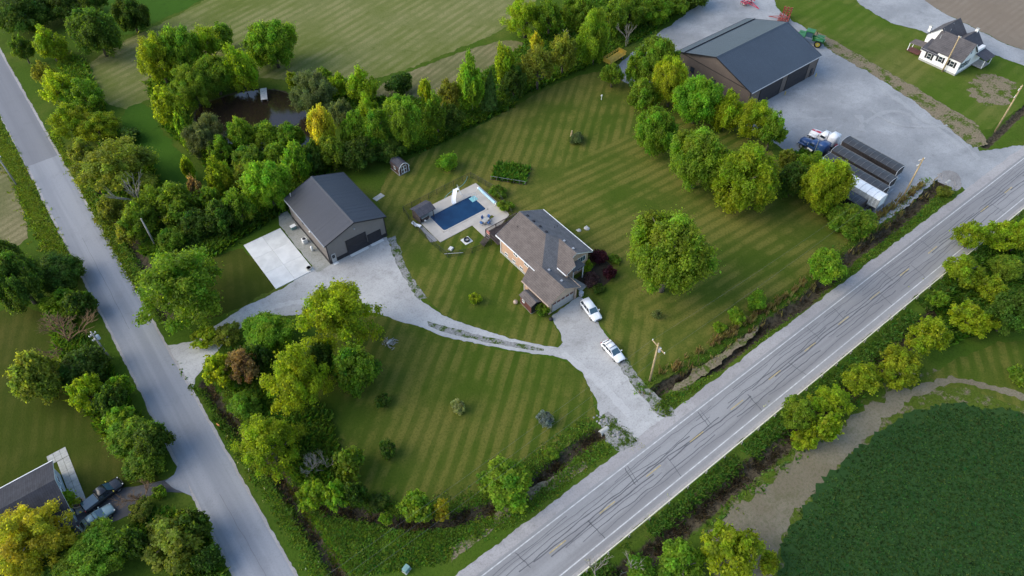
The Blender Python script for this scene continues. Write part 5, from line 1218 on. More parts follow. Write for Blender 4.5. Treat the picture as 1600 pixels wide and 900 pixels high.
for x in (-3, 3): bx("end_rack", "bale_yellow", t, x-.06, -1.1, .951, x+.06, 1.1, 1.9)
for y in (-1.1, 1.1):
    m = MB(); m.bar((-3, y, 1.5), (3, y, 1.5), .08); m.bar((-3, y, 1.85), (3, y, 1.85), .08)
    for i in range(7): m.bar((-3+i, y, .95), (-3+i, y, 1.85), .06)
    m.build("side_rack", "bale_yellow", t)
for x in (-1.9, 1.9):
    for s in (-1, 1): wheel(t, x, s*.9, .4, .25)
MB().bar((3, 0, .7), (4.8, 0, .5), .1).build("drawbar", "bale_yellow", t)

# ---------------------------------------------------------------- poles, small street furniture
def utility_pole(loc, h, label, arms, mat="pole_wood", transformer=True, lean=(0, 0), yaw=0.0, cap="white_trim"):
    t = thing("utility_pole", loc, yaw, label, "utility pole", None)
    MB().tube([(0, 0, -.3), (lean[0]*.5, lean[1]*.5, h/2), (lean[0], lean[1], h)], [.19, .16, .12], 10).build("pole", mat, t, True)
    for dz, hw, ax in arms:
        z = h-dz; c = (lean[0], lean[1]); d = (1, 0) if ax == 'x' else (0, 1); off = .17
        oo = (0, off) if ax == 'x' else (off, 0)
        a = MB().bar((c[0]-d[0]*hw+oo[0], c[1]-d[1]*hw+oo[1], z), (c[0]+d[0]*hw+oo[0], c[1]+d[1]*hw+oo[1], z), .12, .14).build("crossarm", mat, t)
        for u in (-.92, -.35, .92): MB().cyl((c[0]+d[0]*hw*u+oo[0], c[1]+d[1]*hw*u+oo[1], z+.07), (c[0]+d[0]*hw*u+oo[0], c[1]+d[1]*hw*u+oo[1], z+.27), .07, 8).build("insulator", cap, a)
    if transformer: MB().tube([(lean[0]+.38, lean[1]-.1, h-2.2), (lean[0]+.38, lean[1]-.1, h-2.1), (lean[0]+.38, lean[1]-.1, h-1.35), (lean[0]+.38, lean[1]-.1, h-1.2)], [.2, .27, .27, .15], 12).build("transformer", "bin_grey", t)
    return t
utility_pole((55.7, 38.2, 0), 9.8, "wooden utility pole with one long crossarm at the driveway mouth", [(1.0, 1.55, 'y')], yaw=R(-8))
utility_pole((125.5, 38.3, 0), 10.0, "wooden utility pole standing in front of the grain trailers", [(.6, .75, 'x'), (1.9, .55, 'x')], transformer=False, yaw=R(-12))
utility_pole((160.7, 38.4, 0), 11.4, "wooden utility pole nearest the right edge by the yard entrance", [(1.0, .9, 'x'), (2.9, .5, 'x')], transformer=False, yaw=R(10))
utility_pole((-10.72, 95.9, 0), 7.0, "pale utility pole with a white transformer left of the side road", [(.9, .6, 'x'), (2.0, .5, 'x')], "grey_wood", True, yaw=R(20))
utility_pole((4.3, 116.8, 0), 7.2, "plain pale pole poking out of the hedgerow by the side road", [], "grey_wood", False)
utility_pole((173.3, 58.3, 0), 9.2, "wooden utility pole in front of the white farmhouse", [(.35, .3, 'y')], transformer=False)
utility_pole((-12.1, 152.5, 0), 7.4, "grey pole on the left verge near the far end of the side road", [(.6, .5, 'x')], "grey_wood", False)
def cable(a, b, sag, label, grp):
    t = MB(); n_ = 14
    pts_ = [(a[0]+(b[0]-a[0])*i/n_, a[1]+(b[1]-a[1])*i/n_, a[2]+(b[2]-a[2])*i/n_-sag*4*(i/n_)*(1-i/n_)) for i in range(n_+1)]
    tag(MB().tube(pts_, .008, 5).build("overhead_cable", "wire"), label, "cable", grp)
for u, w_ in ((-1.4, "the strand nearest the main road"), (0, "the middle strand"), (1.4, "the strand nearest the lawn")): cable((55.6, 38.2+u, 9.0), (-25, 37.0+u, 9.2), 1.1, "thin overhead cable left of the driveway pole, "+w_, "cables left of the driveway pole")
for u, w_ in ((-1.4, "road side"), (1.4, "lawn side")): cable((55.7, 38.2+u, 9.0), (125.5, 38.3+u*.4, 9.6), 1.2, "thin overhead cable from the driveway pole to the trailer pole, "+w_+" strand", "cables right of the driveway pole")
t = thing("road_marker", (-1.6, 72.3, 0), .4, "small orange marker post at the corner of the gravel driveway entrance", "marker post")
MB().cyl((0, 0, 0), (0, 0, 1.0), .04, 8).build("stake", "grey_wood", t); MB().box(-.05, -.25, .55, .05, .25, .95).build("plate", "orange", t)
t = thing("utility_box", (9.4, 36.6, 0), .3, "small teal utility box in the grass near the bottom edge", "utility box")
bx("case", "box_teal", t, -.45, -.35, .06, .45, .35, .8, bevel=.04); bx("base", "slab_grey", t, -.55, -.45, 0, .55, .45, .06)
t = thing("brush_pile", (27.1, 70.0, 0), 0, "grey ash ring with a pale log in the front lawn", "ash pile")
m = MB(); r_ = random.Random(4)
for i in range(46):
    a = r_.uniform(0, 6.28); d_ = r_.uniform(0, 1.35)**1.0; c = Vector((d_*math.cos(a), d_*math.sin(a), .06+.12*(1.4-d_))); v = Vector((r_.uniform(-1, 1), r_.uniform(-1, 1), r_.uniform(-.3, .3))).normalized()*r_.uniform(.2, .5); m.bar(c-v, c+v, .07)
o = m.build("ash_sticks", "grey_wood", t); o["kind"] = "stuff"; MB().cyl((-.5, .1, .25), (.45, .3, .3), .14, 9).build("log", "stone", t)
t = thing("pond_dock", (41.8, 151.0, -.1), R(-112), "small grey plank dock reaching into the brown pond", "dock")
for i in range(9): bx("plank", "stone", t, -2.4+i*.54, -.75, .30, -2.4+i*.54+.5, .75, .36)
for x in (-2.2, 2.2):
    for y in (-.65, .65): bx("pile", "grey_wood", t, x-.07, y-.07, -1.2, x+.07, y+.07, .30)
bx("stringer", "grey_wood", t, -2.4, -.6, .15, 2.4, -.48, .295); bx("stringer", "grey_wood", t, -2.4, .48, .15, 2.4, .6, .295)
for (x, y, s_, lb) in ((69.5, 70.9, .42, "pale boulder in the lawn beside the house, nearer the wall"), (71.0, 70.4, .55, "pale boulder in the lawn right of the house, farther out"), (44.4, 102.9, .7, "flat pale paving slab in the grass behind the workshop")):
    t = thing("boulder" if s_ < .6 else "paving_slab", (x, y, 0), rnd.uniform(0, 3), lb, "boulder" if s_ < .6 else "slab")
    if s_ < .6:
        bm = bmesh.new(); bmesh.ops.create_icosphere(bm, subdivisions=2, radius=s_)
        for v in bm.verts: v.co *= 1+.25*mnoise.noise(v.co*2.1+Vector((x, y, 0))); v.co.z = max(v.co.z*.6, -.1)
        me_ = bpy.data.meshes.new("stone_body"); bm.to_mesh(me_); bm.free(); link("stone_body", me_, "stone", t)
        bx("chip", "stone", t, s_*.7, s_*.4, 0, s_*.7+.25, s_*.4+.2, .14, bevel=.04)
    else:
        for i in range(2): bx("paver", "slab_grey", t, -1.1+i*1.1, -.6, 0, -1.1+i*1.1+1.06, .6, .08)
for (x, y, lb) in ((44.9, 96.8, "pale rubbish tub lying outside the pool fence corner"), ):
    pass
# front path
fp = thing("front_path", (60.4, 59.5, 0), R(12), "grey paver path curving from the drive to the front door", "path")
for i in range(4):
    for j in range(2): bx("paver", "slab_grey", fp, -.9+j*.9, -.3+i*.9, 0, -.9+j*.9+.86, -.3+i*.9+.86, .05)
# vegetable garden and flower beds
vg = thing("vegetable_garden", (69.6, 92.2, 0), R(-52), "green vegetable plot fenced with a pale rail behind the pool", "garden bed")
bx("soil", "planter_soil", vg, -3.6, -2.6, 0, 3.6, 2.6, .08)
for s in (-1, 1): bx("edging", "planter_soil", vg, -3.7, s*2.65-.06, 0, 3.7, s*2.65+.06, .15); 
for s in (-1, 1): bx("edging", "planter_soil", vg, s*3.65-.06, -2.59, 0, s*3.65+.06, 2.59, .15)
m = MB(); 
for i in range(7): m.cyl((-3.6+i*1.2, -2.75, 0), (-3.6+i*1.2, -2.75, 1.0), .04, 6)
m.build("stake", "grey_wood", vg); MB().bar((-3.6, -2.75, .9), (3.6, -2.75, .9), .05).build("rail", "grey_metal", vg)
sheet("mulch_bed", smooth_poly([(59.6, 61.9), (64.5, 61.9), (68.0, 63.0), (68.2, 60.2), (65.5, 57.6), (62.2, 57.8)], 2), .022, "mud", .2)

def culvert(x, y, rz, label, stones, z=-.75):
    t = thing("culvert", (x, y, 0), rz, label, "culvert"); r_ = random.Random(int(x*10))
    m = MB(); n_ = 16
    for i in range(n_):
        a, b = 2*math.pi*i/n_, 2*math.pi*(i+1)/n_
        for r0, r1, x0, x1 in ((.45, .45, 0, 1.6), (.38, .38, 0, 1.6), (.38, .45, 0, 0)):
            m.poly([(x0, r0*math.cos(a), z+.45+r0*math.sin(a)), (x1, r1*math.cos(a), z+.45+r1*math.sin(a)), (x1, r1*math.cos(b), z+.45+r1*math.sin(b)), (x0, r0*math.cos(b), z+.45+r0*math.sin(b))])
    m.build("pipe", "slab_grey", t)
    MB().cyl((.5, 0, z+.45), (.52, 0, z+.45), .379, 16).build("mouth", "tyre", t)  # dark disc painted in place of the shade inside the pipe
    for i in range(stones):
        a = r_.uniform(-2.2, 2.2); q = r_.uniform(.9, 2.6); s_ = r_.uniform(.14, .30)
        bm = bmesh.new(); bmesh.ops.create_icosphere(bm, subdivisions=1, radius=s_)
        for v in bm.verts: v.co *= 1+.35*mnoise.noise(v.co*3+Vector((i, x, 0))); v.co.z *= .6
        me_ = bpy.data.meshes.new("stone"); bm.to_mesh(me_); bm.free(); o = link("stone", me_, "river_stone", t)
        o.location = (1.3+q*math.cos(a)*.8, q*math.sin(a), .02)
culvert([(136.2,35.5)][0][0], [(136.2,35.5)][0][1], 0, "grey culvert pipe with loose stones at the yard entrance ditch", 26)
culvert([(43.2,36.1)][0][0], [(43.2,36.1)][0][1], 0, "dark culvert mouth with pale stones where the ditch meets the driveway", 18)
sheet("stone_apron", smooth_poly([(135.6,37.3), (138.9,38.2), (141.2,36.9), (140.7,35), (137.8,32.9), (135.1,33.1), (135.7,35.1)], 1), .034, "river_stone", .3)
t = thing("garden_stump", (*[(87.6,94.1)][0], 0), 0, "pale wooden stump beside the round bed on the striped lawn", "stump")
MB().tube([(0, 0, 0), (0, 0, .5), (.05, 0, 1.1), (.05, .02, 1.5)], [.32, .25, .22, .16], 9).build("stem", "pole_wood", t); MB().tube([(0, 0, .8), (.25, .1, 1.2)], [.1, .05], 6).build("branch", "pole_wood", t)
t = thing("tether_post", (*[(102,100.3)][0], 0), 0, "small white marker post on the upper striped lawn", "post")
MB().cyl((0, 0, 0), (0, 0, 1.0), .08, 8).build("stake", "white_trim", t); MB().box(-.15, -.12, 1.0, .15, .12, 1.3).build("cap", "white_trim", t)

# ---------------------------------------------------------------- vegetation
def leaf_cloud(name, P, Nn, size, tone, hue, aspect=0.62, rs=None):
    """small rhombic leaf faces at points P with normals Nn"""
    n = len(P); t = rs.normal(size=(n, 3)); t -= (t*Nn).sum(1)[:, None]*Nn; t /= np.linalg.norm(t, axis=1)[:, None]+1e-9
    b = np.cross(Nn, t); L = (size*0.5)[:, None]; Wd = L*aspect
    fold = Nn*L*0.18
    V = np.stack([P-t*L, P-b*Wd+fold, P+t*L, P+b*Wd+fold], 1).reshape(-1, 3)
    me = bpy.data.meshes.new(name); me.vertices.add(4*n); me.vertices.foreach_set("co", V.astype(np.float32).ravel())
    me.loops.add(4*n); me.loops.foreach_set("vertex_index", np.arange(4*n)); me.polygons.add(n)
    me.polygons.foreach_set("loop_start", np.arange(0, 4*n, 4)); me.polygons.foreach_set("loop_total", np.full(n, 4))
    for nm, arr in (("tone", tone), ("hue", hue)):
        a = me.attributes.new(nm, 'FLOAT', 'FACE'); a.data.foreach_set("value", arr.astype(np.float32))
    me.update(calc_edges=True); return me
def unit(v): return v/(np.linalg.norm(v, axis=-1, keepdims=True)+1e-9)
def crown(name, kind, rad, seed):
    """crown mesh: horizontal radius 1, vertical half height 1, leaf size set for a real radius of rad metres"""
    rs = np.random.RandomState(seed); ls = .38/rad if kind != 'W' else .30/rad
    if kind == 'C':
        n = 7000; z = rs.beta(1.1, 1.5, n)*2-1; r = (1-(z+1)/2)**.85; lay = (np.sin(z*22)+1)*.5
        a = rs.uniform(0, 2*np.pi, n); rr = r*(.55+.45*rs.rand(n)**.5)*(.78+.22*lay)*(1+.10*np.sin(a*7+z*9))
        P = np.stack([rr*np.cos(a), rr*np.sin(a), z-.12*rr], 1); Nn = unit(np.stack([np.cos(a)*.6, np.sin(a)*.6, np.full(n, .7)], 1)+rs.normal(size=(n, 3))*.35)
        return leaf_cloud(name, P, Nn, ls*rs.uniform(.7, 1.2, n), np.clip(rs.normal(1, .22, n), .5, 1.6), .5+rs.normal(0, .012, n), .4, rs)
    nb = {'R': 95, 'L': 80, 'T': 70, 'W': 80, 'B': 34}[kind]
    br = {'R': .215, 'L': .185, 'T': .24, 'W': .20, 'B': .32}[kind]
    if rad > 4.5: nb = int(nb*1.5); br *= .82
    ph = rs.uniform(0, 6.28, 4)
    d = unit(rs.normal(size=(nb*2, 3)))
    low = {'R': -.62, 'L': -.55, 'T': -.9, 'W': -.7, 'B': -.35}[kind]
    d = d[d[:, 2] > low][:nb]; nb = len(d)
    az = np.arctan2(d[:, 1], d[:, 0]); lob = 1+.09*np.sin(2*az+ph[0])+.09*np.sin(3*az+ph[1]+2*d[:, 2])+.08*np.sin(5*d[:, 2]+ph[2])
    shell = {'R': (.60, .80), 'L': (.50, .88), 'T': (.45, .80), 'W': (.5, .85), 'B': (.35, .72)}[kind]
    C = d*(rs.uniform(*shell, nb)*lob)[:, None]
    inn = rs.rand(nb) < .22; C[inn] *= .5
    if kind in 'TL':                                        # a leading top
        C[:, 0] *= 1-.35*np.clip(C[:, 2], 0, 1); C[:, 1] *= 1-.35*np.clip(C[:, 2], 0, 1)
    if kind == 'R': C[:, :2] *= (1-.18*np.clip(C[:, 2], 0, 1))[:, None]
    rb = br*rs.uniform(.65, 1.3, nb)
    dens = {'R': 1.0, 'L': .72, 'T': 1.0, 'W': 1.3, 'B': 1.0}[kind]
    cnt = np.maximum(12, (dens*1.55*4*np.pi*rb**2/(ls*ls*.42)).astype(int)); cnt = np.minimum(cnt, 460)
    P, Nn, T, Hh = [], [], [], []
    for i in range(nb):
        m = cnt[i]; q = unit(rs.normal(size=(m, 3))+unit(C[i])*.55+np.array([0, 0, .25]))
        rr = rb[i]*(.30+.85*rs.rand(m)**.6)*(1+.28*np.sin(q[:, 0]*6+i)*np.cos(q[:, 1]*5+2*i))
        P.append(C[i]+q*rr[:, None]*np.array([.95, .95, 1.1])); Nn.append(unit(q*.50+rs.normal(size=(m, 3))*.50+np.array([0, 0, .50])))
        tb = rs.normal(1, .13); hb = rs.normal(0, .012)
        T.append(np.clip(tb*rs.normal(1, .22, m), .4, 1.9)); Hh.append(.5+hb+rs.normal(0, .008, m))
    P, Nn, T, Hh = np.concatenate(P), np.concatenate(Nn), np.concatenate(T), np.concatenate(Hh)
    # stray sprays past the outline
    k = rs.rand(len(P)) < .10; P[k] *= (1+.16*rs.rand(k.sum()))[:, None]
    return leaf_cloud(name, P, Nn, ls*rs.uniform(.65, 1.25, len(P)), T, Hh, .62, rs)
def branch_mesh(name, kind, seed, mat):
    """trunk with limbs, unit space: ground at z=-1.15 of the crown centre, crown radius 1"""
    rs = random.Random(seed); m = MB(); z0 = -1.2
    m.tube([(0, 0, z0), (.02, .01, -.6), (.0, .03, -.1), (.03, 0, .35)], [.085, .065, .05, .025], 8)
    for i in range(9):
        a = i*2.4+rs.uniform(-.4, .4); zs = rs.uniform(-.75, .1); L = rs.uniform(.45, .68); up = rs.uniform(.25, .75)
        p1 = (L*.45*math.cos(a), L*.45*math.sin(a), zs+up*.4); p2 = (L*math.cos(a+.2), L*math.sin(a+.2), zs+up)
        m.tube([(0, 0, zs), p1, p2], [.035, .024, .008], 5)
        m.tube([p1, (p1[0]+.25*math.cos(a+.9), p1[1]+.25*math.sin(a+.9), p1[2]+.3)], [.016, .005], 4)
    me = m.mesh(name, True); me.materials.append(MATS[mat]); return me
def bare_mesh(name, seed, mat, fine):
    """leafless tree: trunk (own mesh) and a crown of fine twigs"""
    rs = random.Random(seed); tr = MB(); tw = MB()
    def grow(p, d, L, r, lev):
        q = Vector(p)+Vector(d)*L; mid_ = (Vector(p)+q)/2+Vector((rs.uniform(-1, 1), rs.uniform(-1, 1), rs.uniform(-.3, .5)))*L*.08
        (tr if lev < 2 else tw).tube([p, mid_, q], [r, r*.82, r*.62], 6 if lev < 2 else 4, cap=False)
        if lev >= (4 if fine else 3): return
        for k in range(3 if lev < 1 else (4 if fine else 3)):
            dd = (Vector(d)+Vector((rs.uniform(-1, 1), rs.uniform(-1, 1), rs.uniform(-.25, .6)))*.75).normalized()
            grow(tuple(Vector(p).lerp(q, rs.uniform(.55, 1))), dd, L*rs.uniform(.58, .8), r*.6, lev+1)
    grow((0, 0, -1.2), Vector((.05, 0, 1)).normalized(), .85, .052, 0)
    for k in range(3): grow((0, 0, -1.0+.3*k), Vector((math.cos(k*2.3), math.sin(k*2.3), .8)).normalized(), .75, .030, 1)
    a, b = tr.mesh(name+"_trunk", True), tw.mesh(name+"_twigs", True)
    a.materials.append(MATS[mat]); b.materials.append(MATS[mat]); return a, b
PROTO = {}
for kd in 'RLTWB':
    for rad in ((1.2, 2.4) if kd == 'B' else (1.8, 3.2, 5.6)):
        for v in range(3 if kd in 'RL' else 2 if kd in 'T' else 1):
            me_ = crown("crown", kd, rad, ord(kd)*31+int(rad*10)+v*777); me_.materials.append(MATS["leaf"])
            PROTO.setdefault(kd, {}).setdefault(rad, []).append(me_)
for rad in (1.5, 4.0):
    me_ = crown("crown", 'C', rad, 991+int(rad)); me_.materials.append(MATS["needle"]); PROTO.setdefault('C', {})[rad] = [me_]
TRUNK = [branch_mesh("trunk", 'R', s, "bark") for s in (1, 2, 3)]
plain("rust_twig", (0.20, 0.125, 0.065), 0.95, var=0.2)
BARE = {k_: [bare_mesh("bare", s, m_, f_) for s in (11, 12)] for k_, m_, f_ in (('p', "bark_pale", False), ('g', "grey_wood", True), ('n', "rust_twig", True))}
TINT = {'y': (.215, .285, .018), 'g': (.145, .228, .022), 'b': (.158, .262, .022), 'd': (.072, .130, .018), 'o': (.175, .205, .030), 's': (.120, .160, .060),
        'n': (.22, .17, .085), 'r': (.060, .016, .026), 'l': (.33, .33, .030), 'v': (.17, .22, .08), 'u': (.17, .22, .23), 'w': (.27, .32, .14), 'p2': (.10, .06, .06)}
KNAME = {'R': "broadleaf_tree", 'L': "broadleaf_tree", 'T': "columnar_tree", 'W': "willow_tree", 'C': "conifer_tree", 'X': "bare_tree", 'B': "shrub"}
TREES = [
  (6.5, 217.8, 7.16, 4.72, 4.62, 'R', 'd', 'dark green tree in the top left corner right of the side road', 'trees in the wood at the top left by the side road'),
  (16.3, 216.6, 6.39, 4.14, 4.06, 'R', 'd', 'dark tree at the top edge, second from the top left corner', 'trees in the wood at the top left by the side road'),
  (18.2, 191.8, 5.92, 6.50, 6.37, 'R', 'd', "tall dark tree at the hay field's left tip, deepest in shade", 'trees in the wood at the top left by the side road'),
  (21.9, 212.4, 4.56, 4.57, 4.48, 'L', 'd', 'dark tree at the top edge left of the pasture', 'trees in the wood at the top left by the side road'),
  (28.2, 198.2, 4.26, 4.74, 4.64, 'R', 'd', 'dark rounded tree at the top edge bordering the green pasture', 'trees in the wood at the top left by the side road'),
  (7.7, 196.8, 4.23, 4.22, 4.14, 'L', 'y', 'pale yellow green tree low by the side road, topmost of its lit row', 'trees in the wood at the top left by the side road'),
  (3.5, 184.3, 2.58, 3.87, 3.79, 'L', 'o', "slim olive tree leaning over the side road's right verge", 'trees in the wood at the top left by the side road'),
  (4.5, 174.8, 3.76, 4.48, 4.39, 'L', 'y', 'yellow green tree of the roadside row below the olive one', 'trees in the wood at the top left by the side road'),
  (8.0, 171.1, 4.07, 3.60, 3.53, 'L', 'g', 'mid green tree between the side road row and the hay field tip', 'trees in the wood at the top left by the side road'),
  (2.8, 162.0, 4.49, 3.73, 3.66, 'L', 'y', 'bright yellow green tree where the roadside row meets the shaded pasture', 'trees in the wood at the top left by the side road'),
  (6.9, 157.7, 4.64, 2.94, 2.88, 'L', 'y', 'broad yellow green tree beside the shaded pasture, right of the roadside row', 'trees in the wood at the top left by the side road'),
  (1.9, 200.2, 2.53, 3.80, 3.72, 'L', 'd', "dark thin tree on the side road's verge near the top left", 'trees in the wood at the top left by the side road'),
  (25.7, 169.1, 4.97, 6.50, 6.37, 'L', 'y', 'tallest yellow tipped tree left of the pond', 'trees around the pond'),
  (30.9, 168.9, 4.86, 6.79, 6.66, 'R', 'g', 'broad green tree in the middle of the clump left of the pond', 'trees around the pond'),
  (37.1, 170.2, 4.82, 5.11, 5.01, 'L', 'y', 'yellow crowned tree at the back of the pond clump', 'trees around the pond'),
  (42.3, 174.9, 3.77, 3.72, 3.64, 'L', 'g', 'airy green tree at the top of the pond clump by the hay field', 'trees around the pond'),
  (28.2, 156.7, 5.16, 4.44, 4.36, 'W', 'g', "dark grey green tree at the pond's upper left bank", 'trees around the pond'),
  (34.0, 157.7, 4.60, 4.93, 4.83, 'R', 'g', "mid green tree behind the pond's upper bank", 'trees around the pond'),
  (39.3, 155.0, 3.65, 5.88, 5.76, 'T', 'y', "narrow yellow green tree at the pond's back edge left of the dock", 'trees around the pond'),
  (21.0, 151.6, 3.76, 5.15, 5.05, 'L', 'y', 'yellow green tree at the lower left foot of the pond clump', 'trees around the pond'),
  (20.7, 142.5, 1.46, 4.24, 4.16, 'T', 'b', 'slim bright green tree against the shaded pasture by the pond', 'trees around the pond'),
  (23.6, 137.9, 4.50, 4.09, 4.01, 'W', 's', "rounded grey green willow on the pond's lower left bank", 'trees around the pond'),
  (49.7, 159.8, 5.94, 6.14, 6.02, 'R', 'b', 'solitary round green tree standing in the hay field', 'trees around the pond'),
  (48.9, 137.8, 5.58, 4.12, 4.03, 'W', 's', "large grey green willow on the pond's right bank", 'trees around the pond'),
  (54.5, 144.8, 2.26, 2.52, 2.47, 'R', 'g', 'small green tree peeking over the grey willow', 'trees around the pond'),
  (48.2, 147.8, 1.45, 2.52, 2.47, 'T', 'y', "small yellow shrub tree at the pond's top right corner", 'trees around the pond'),
  (55.4, 139.0, 2.38, 3.36, 3.30, 'L', 'y', 'light yellow tree just right of the grey willow', 'trees around the pond'),
  (58.5, 133.2, 4.22, 4.02, 3.94, 'L', 'y', "wide yellow tree topping the thicket at the hay field's edge", 'trees around the pond'),
  (50.7, 128.5, 2.73, 3.12, 3.06, 'W', 's', 'dark grey green willow between the pond and the yellow thicket', 'trees around the pond'),
  (43.0, 122.0, 3.29, 6.16, 6.04, 'T', 'l', "golden yellow poplar at the pond's lower right corner", 'trees around the pond'),
  (55.5, 125.0, 2.52, 3.38, 3.88, 'L', 'y', 'yellow tree in the hedge directly under the wide yellow tree', 'hedgerow between the pond and the pool lawn'),
  (48.6, 118.6, 2.94, 4.41, 5.07, 'L', 'g', 'mid green hedge tree right of the golden poplar', 'hedgerow between the pond and the pool lawn'),
  (52.4, 115.3, 3.06, 4.59, 5.28, 'R', 'g', "green hedge tree above the garden shed's left side", 'hedgerow between the pond and the pool lawn'),
  (57.4, 113.0, 4.38, 6.10, 7.02, 'R', 'g', 'big rounded green hedge tree behind the garden shed', 'hedgerow between the pond and the pool lawn'),
  (52.8, 112.2, 3.48, 2.16, 2.48, 'R', 'd', 'dark hedge tree hugging the back of the garden shed', 'hedgerow between the pond and the pool lawn'),
  (46.3, 113.3, 3.67, 3.15, 3.62, 'R', 'd', "dark green hedge tree behind the workshop's far corner", 'hedgerow between the pond and the pool lawn'),
  (42.0, 115.9, 3.00, 3.84, 4.41, 'R', 'g', "mid green hedge tree touching the workshop ridge's far end", 'hedgerow between the pond and the pool lawn'),
  (69.5, 123.7, 1.59, 3.20, 3.68, 'T', 'y', 'slim yellow topped tree in the hedge left of the dark bush', 'hedgerow between the pond and the pool lawn'),
  (65.2, 112.5, 3.00, 4.50, 5.18, 'L', 'g', 'green hedge tree just right of the big rounded one', 'hedgerow between the pond and the pool lawn'),
  (71.6, 117.1, 2.82, 4.23, 4.87, 'L', 'o', 'olive airy tree at the back of the hedge by the dry hay strip', 'hedgerow between the pond and the pool lawn'),
  (68.1, 111.2, 2.76, 3.29, 3.78, 'R', 'd', "low dark hedge tree on the striped lawn's edge", 'hedgerow between the pond and the pool lawn'),
  (75.8, 114.5, 2.79, 6.73, 7.74, 'T', 'b', 'tall pointed green tree in the middle of the hedge', 'hedgerow between the pond and the pool lawn'),
  (80.0, 113.5, 2.42, 4.57, 4.93, 'C', 'd', 'dark spruce like tree right of the tall pointed tree', 'hedgerow between the pond and the pool lawn'),
  (86.5, 116.1, 2.75, 6.06, 6.97, 'T', 'y', 'tall yellow flanked tree in front of the dry hay strip', 'hedgerow between the pond and the pool lawn'),
  (86.0, 112.7, 3.18, 3.68, 4.24, 'R', 'd', 'low dark green tree at the foot of the yellow flanked one', 'hedgerow between the pond and the pool lawn'),
  (67.5, 131.5, 3.26, 2.73, 2.19, 'B', 'd', 'isolated dark green bush on the dry hay strip', 'hedgerow between the pond and the pool lawn'),
  (100.7, 122.5, 1.70, 3.51, 4.04, 'T', 'l', "golden spire topped tree at the hay strip's right end", 'hedgerow between the pond and the pool lawn'),
  (93.3, 113.0, 4.10, 4.93, 5.67, 'L', 'o', 'olive hazy tree below the golden spire', 'hedgerow between the pond and the pool lawn'),
  (105.5, 133.1, 5.38, 5.06, 4.96, 'L', 'y', 'yellow green crown at the top edge left of the wood', 'wood at the top centre beside the gravel yard'),
  (110.6, 129.8, 3.82, 5.07, 4.97, 'L', 'g', 'green tree at the top edge inside the wood', 'wood at the top centre beside the gravel yard'),
  (104.8, 116.5, 3.36, 5.04, 4.93, 'X', 'p', "bare pale trunked tree rising from the wood's front edge", 'wood at the top centre beside the gravel yard'),
  (101.7, 113.9, 3.72, 5.51, 5.40, 'L', 'o', 'airy olive tree wrapped around the bare pale trunk', 'wood at the top centre beside the gravel yard'),
  (118.6, 127.4, 4.40, 4.79, 4.70, 'R', 'g', "deep green tree at the top edge of the wood's middle", 'wood at the top centre beside the gravel yard'),
  (110.5, 112.7, 4.25, 7.34, 7.20, 'T', 'b', 'tall bright green tree at the front of the wood', 'wood at the top centre beside the gravel yard'),
  (122.6, 119.8, 3.82, 4.85, 4.75, 'L', 'g', 'green tree just behind the tall bright one', 'wood at the top centre beside the gravel yard'),
  (129.7, 120.2, 4.42, 4.39, 4.31, 'R', 'g', 'green tree at the top edge with bare stems below', 'wood at the top centre beside the gravel yard'),
  (122.4, 113.8, 2.69, 4.03, 3.95, 'X', 'p', 'bare grey stemmed tree between the wood and the gravel yard', 'wood at the top centre beside the gravel yard'),
  (136.4, 118.3, 5.01, 3.65, 3.57, 'R', 'b', 'bright green tree of the wood nearest the gravel yard', 'wood at the top centre beside the gravel yard'),
  (144.0, 118.0, 4.19, 2.93, 2.87, 'R', 'g', "last green tree of the wood along the yard's upper edge", 'wood at the top centre beside the gravel yard'),
  (151.2, 117.8, 4.06, 3.03, 2.97, 'R', 'd', 'dark tree cut by the top edge above the gravel yard', 'wood at the top centre beside the gravel yard'),
  (107.3, 102.7, 2.72, 3.15, 3.08, 'L', 'g', 'small shrubby tree by the yellow farm rack', 'wood at the top centre beside the gravel yard'),
  (115.0, 96.2, 5.19, 6.34, 6.22, 'R', 'g', "large round maple in front of the farm workshop's gable, leftmost of the row", 'maples between the lawn and the farm workshop'),
  (111.7, 99.4, 2.71, 4.06, 3.98, 'R', 'b', 'narrow green maple on the left flank of the large round one', 'maples between the lawn and the farm workshop'),
  (106.2, 91.9, 3.38, 3.70, 3.63, 'R', 'g', 'low rounded maple at the left foot of the row', 'maples between the lawn and the farm workshop'),
  (112.1, 89.1, 4.27, 6.40, 6.28, 'R', 'y', 'yellow tipped maple just right of the large round one', 'maples between the lawn and the farm workshop'),
  (97.3, 79.3, 4.42, 5.34, 5.23, 'R', 'b', "lone rounded tree with pale trunk at the striped lawn's corner", 'maples between the lawn and the farm workshop'),
  (111.8, 81.1, 5.21, 5.77, 5.65, 'R', 'b', "broad bright maple in front of the farm workshop's windows", 'maples between the lawn and the farm workshop'),
  (114.8, 75.1, 3.25, 4.76, 4.66, 'T', 'y', "pointed yellow maple below the farm workshop's front corner", 'maples between the lawn and the farm workshop'),
  (117.0, 69.8, 4.52, 4.74, 4.65, 'L', 'y', "broad yellow maple at the gravel yard's edge", 'maples between the lawn and the farm workshop'),
  (116.8, 64.8, 3.01, 4.48, 4.39, 'L', 'g', "green maple at the gravel yard's edge above the shaded gap", 'maples between the lawn and the farm workshop'),
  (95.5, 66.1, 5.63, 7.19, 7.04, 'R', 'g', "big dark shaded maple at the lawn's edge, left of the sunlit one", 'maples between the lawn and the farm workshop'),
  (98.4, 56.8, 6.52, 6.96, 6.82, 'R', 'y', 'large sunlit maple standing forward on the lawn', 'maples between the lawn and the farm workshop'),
  (114.7, 58.4, 1.97, 2.73, 2.67, 'L', 'o', 'thin hazy olive tree by the blue semi cab', 'maples between the lawn and the farm workshop'),
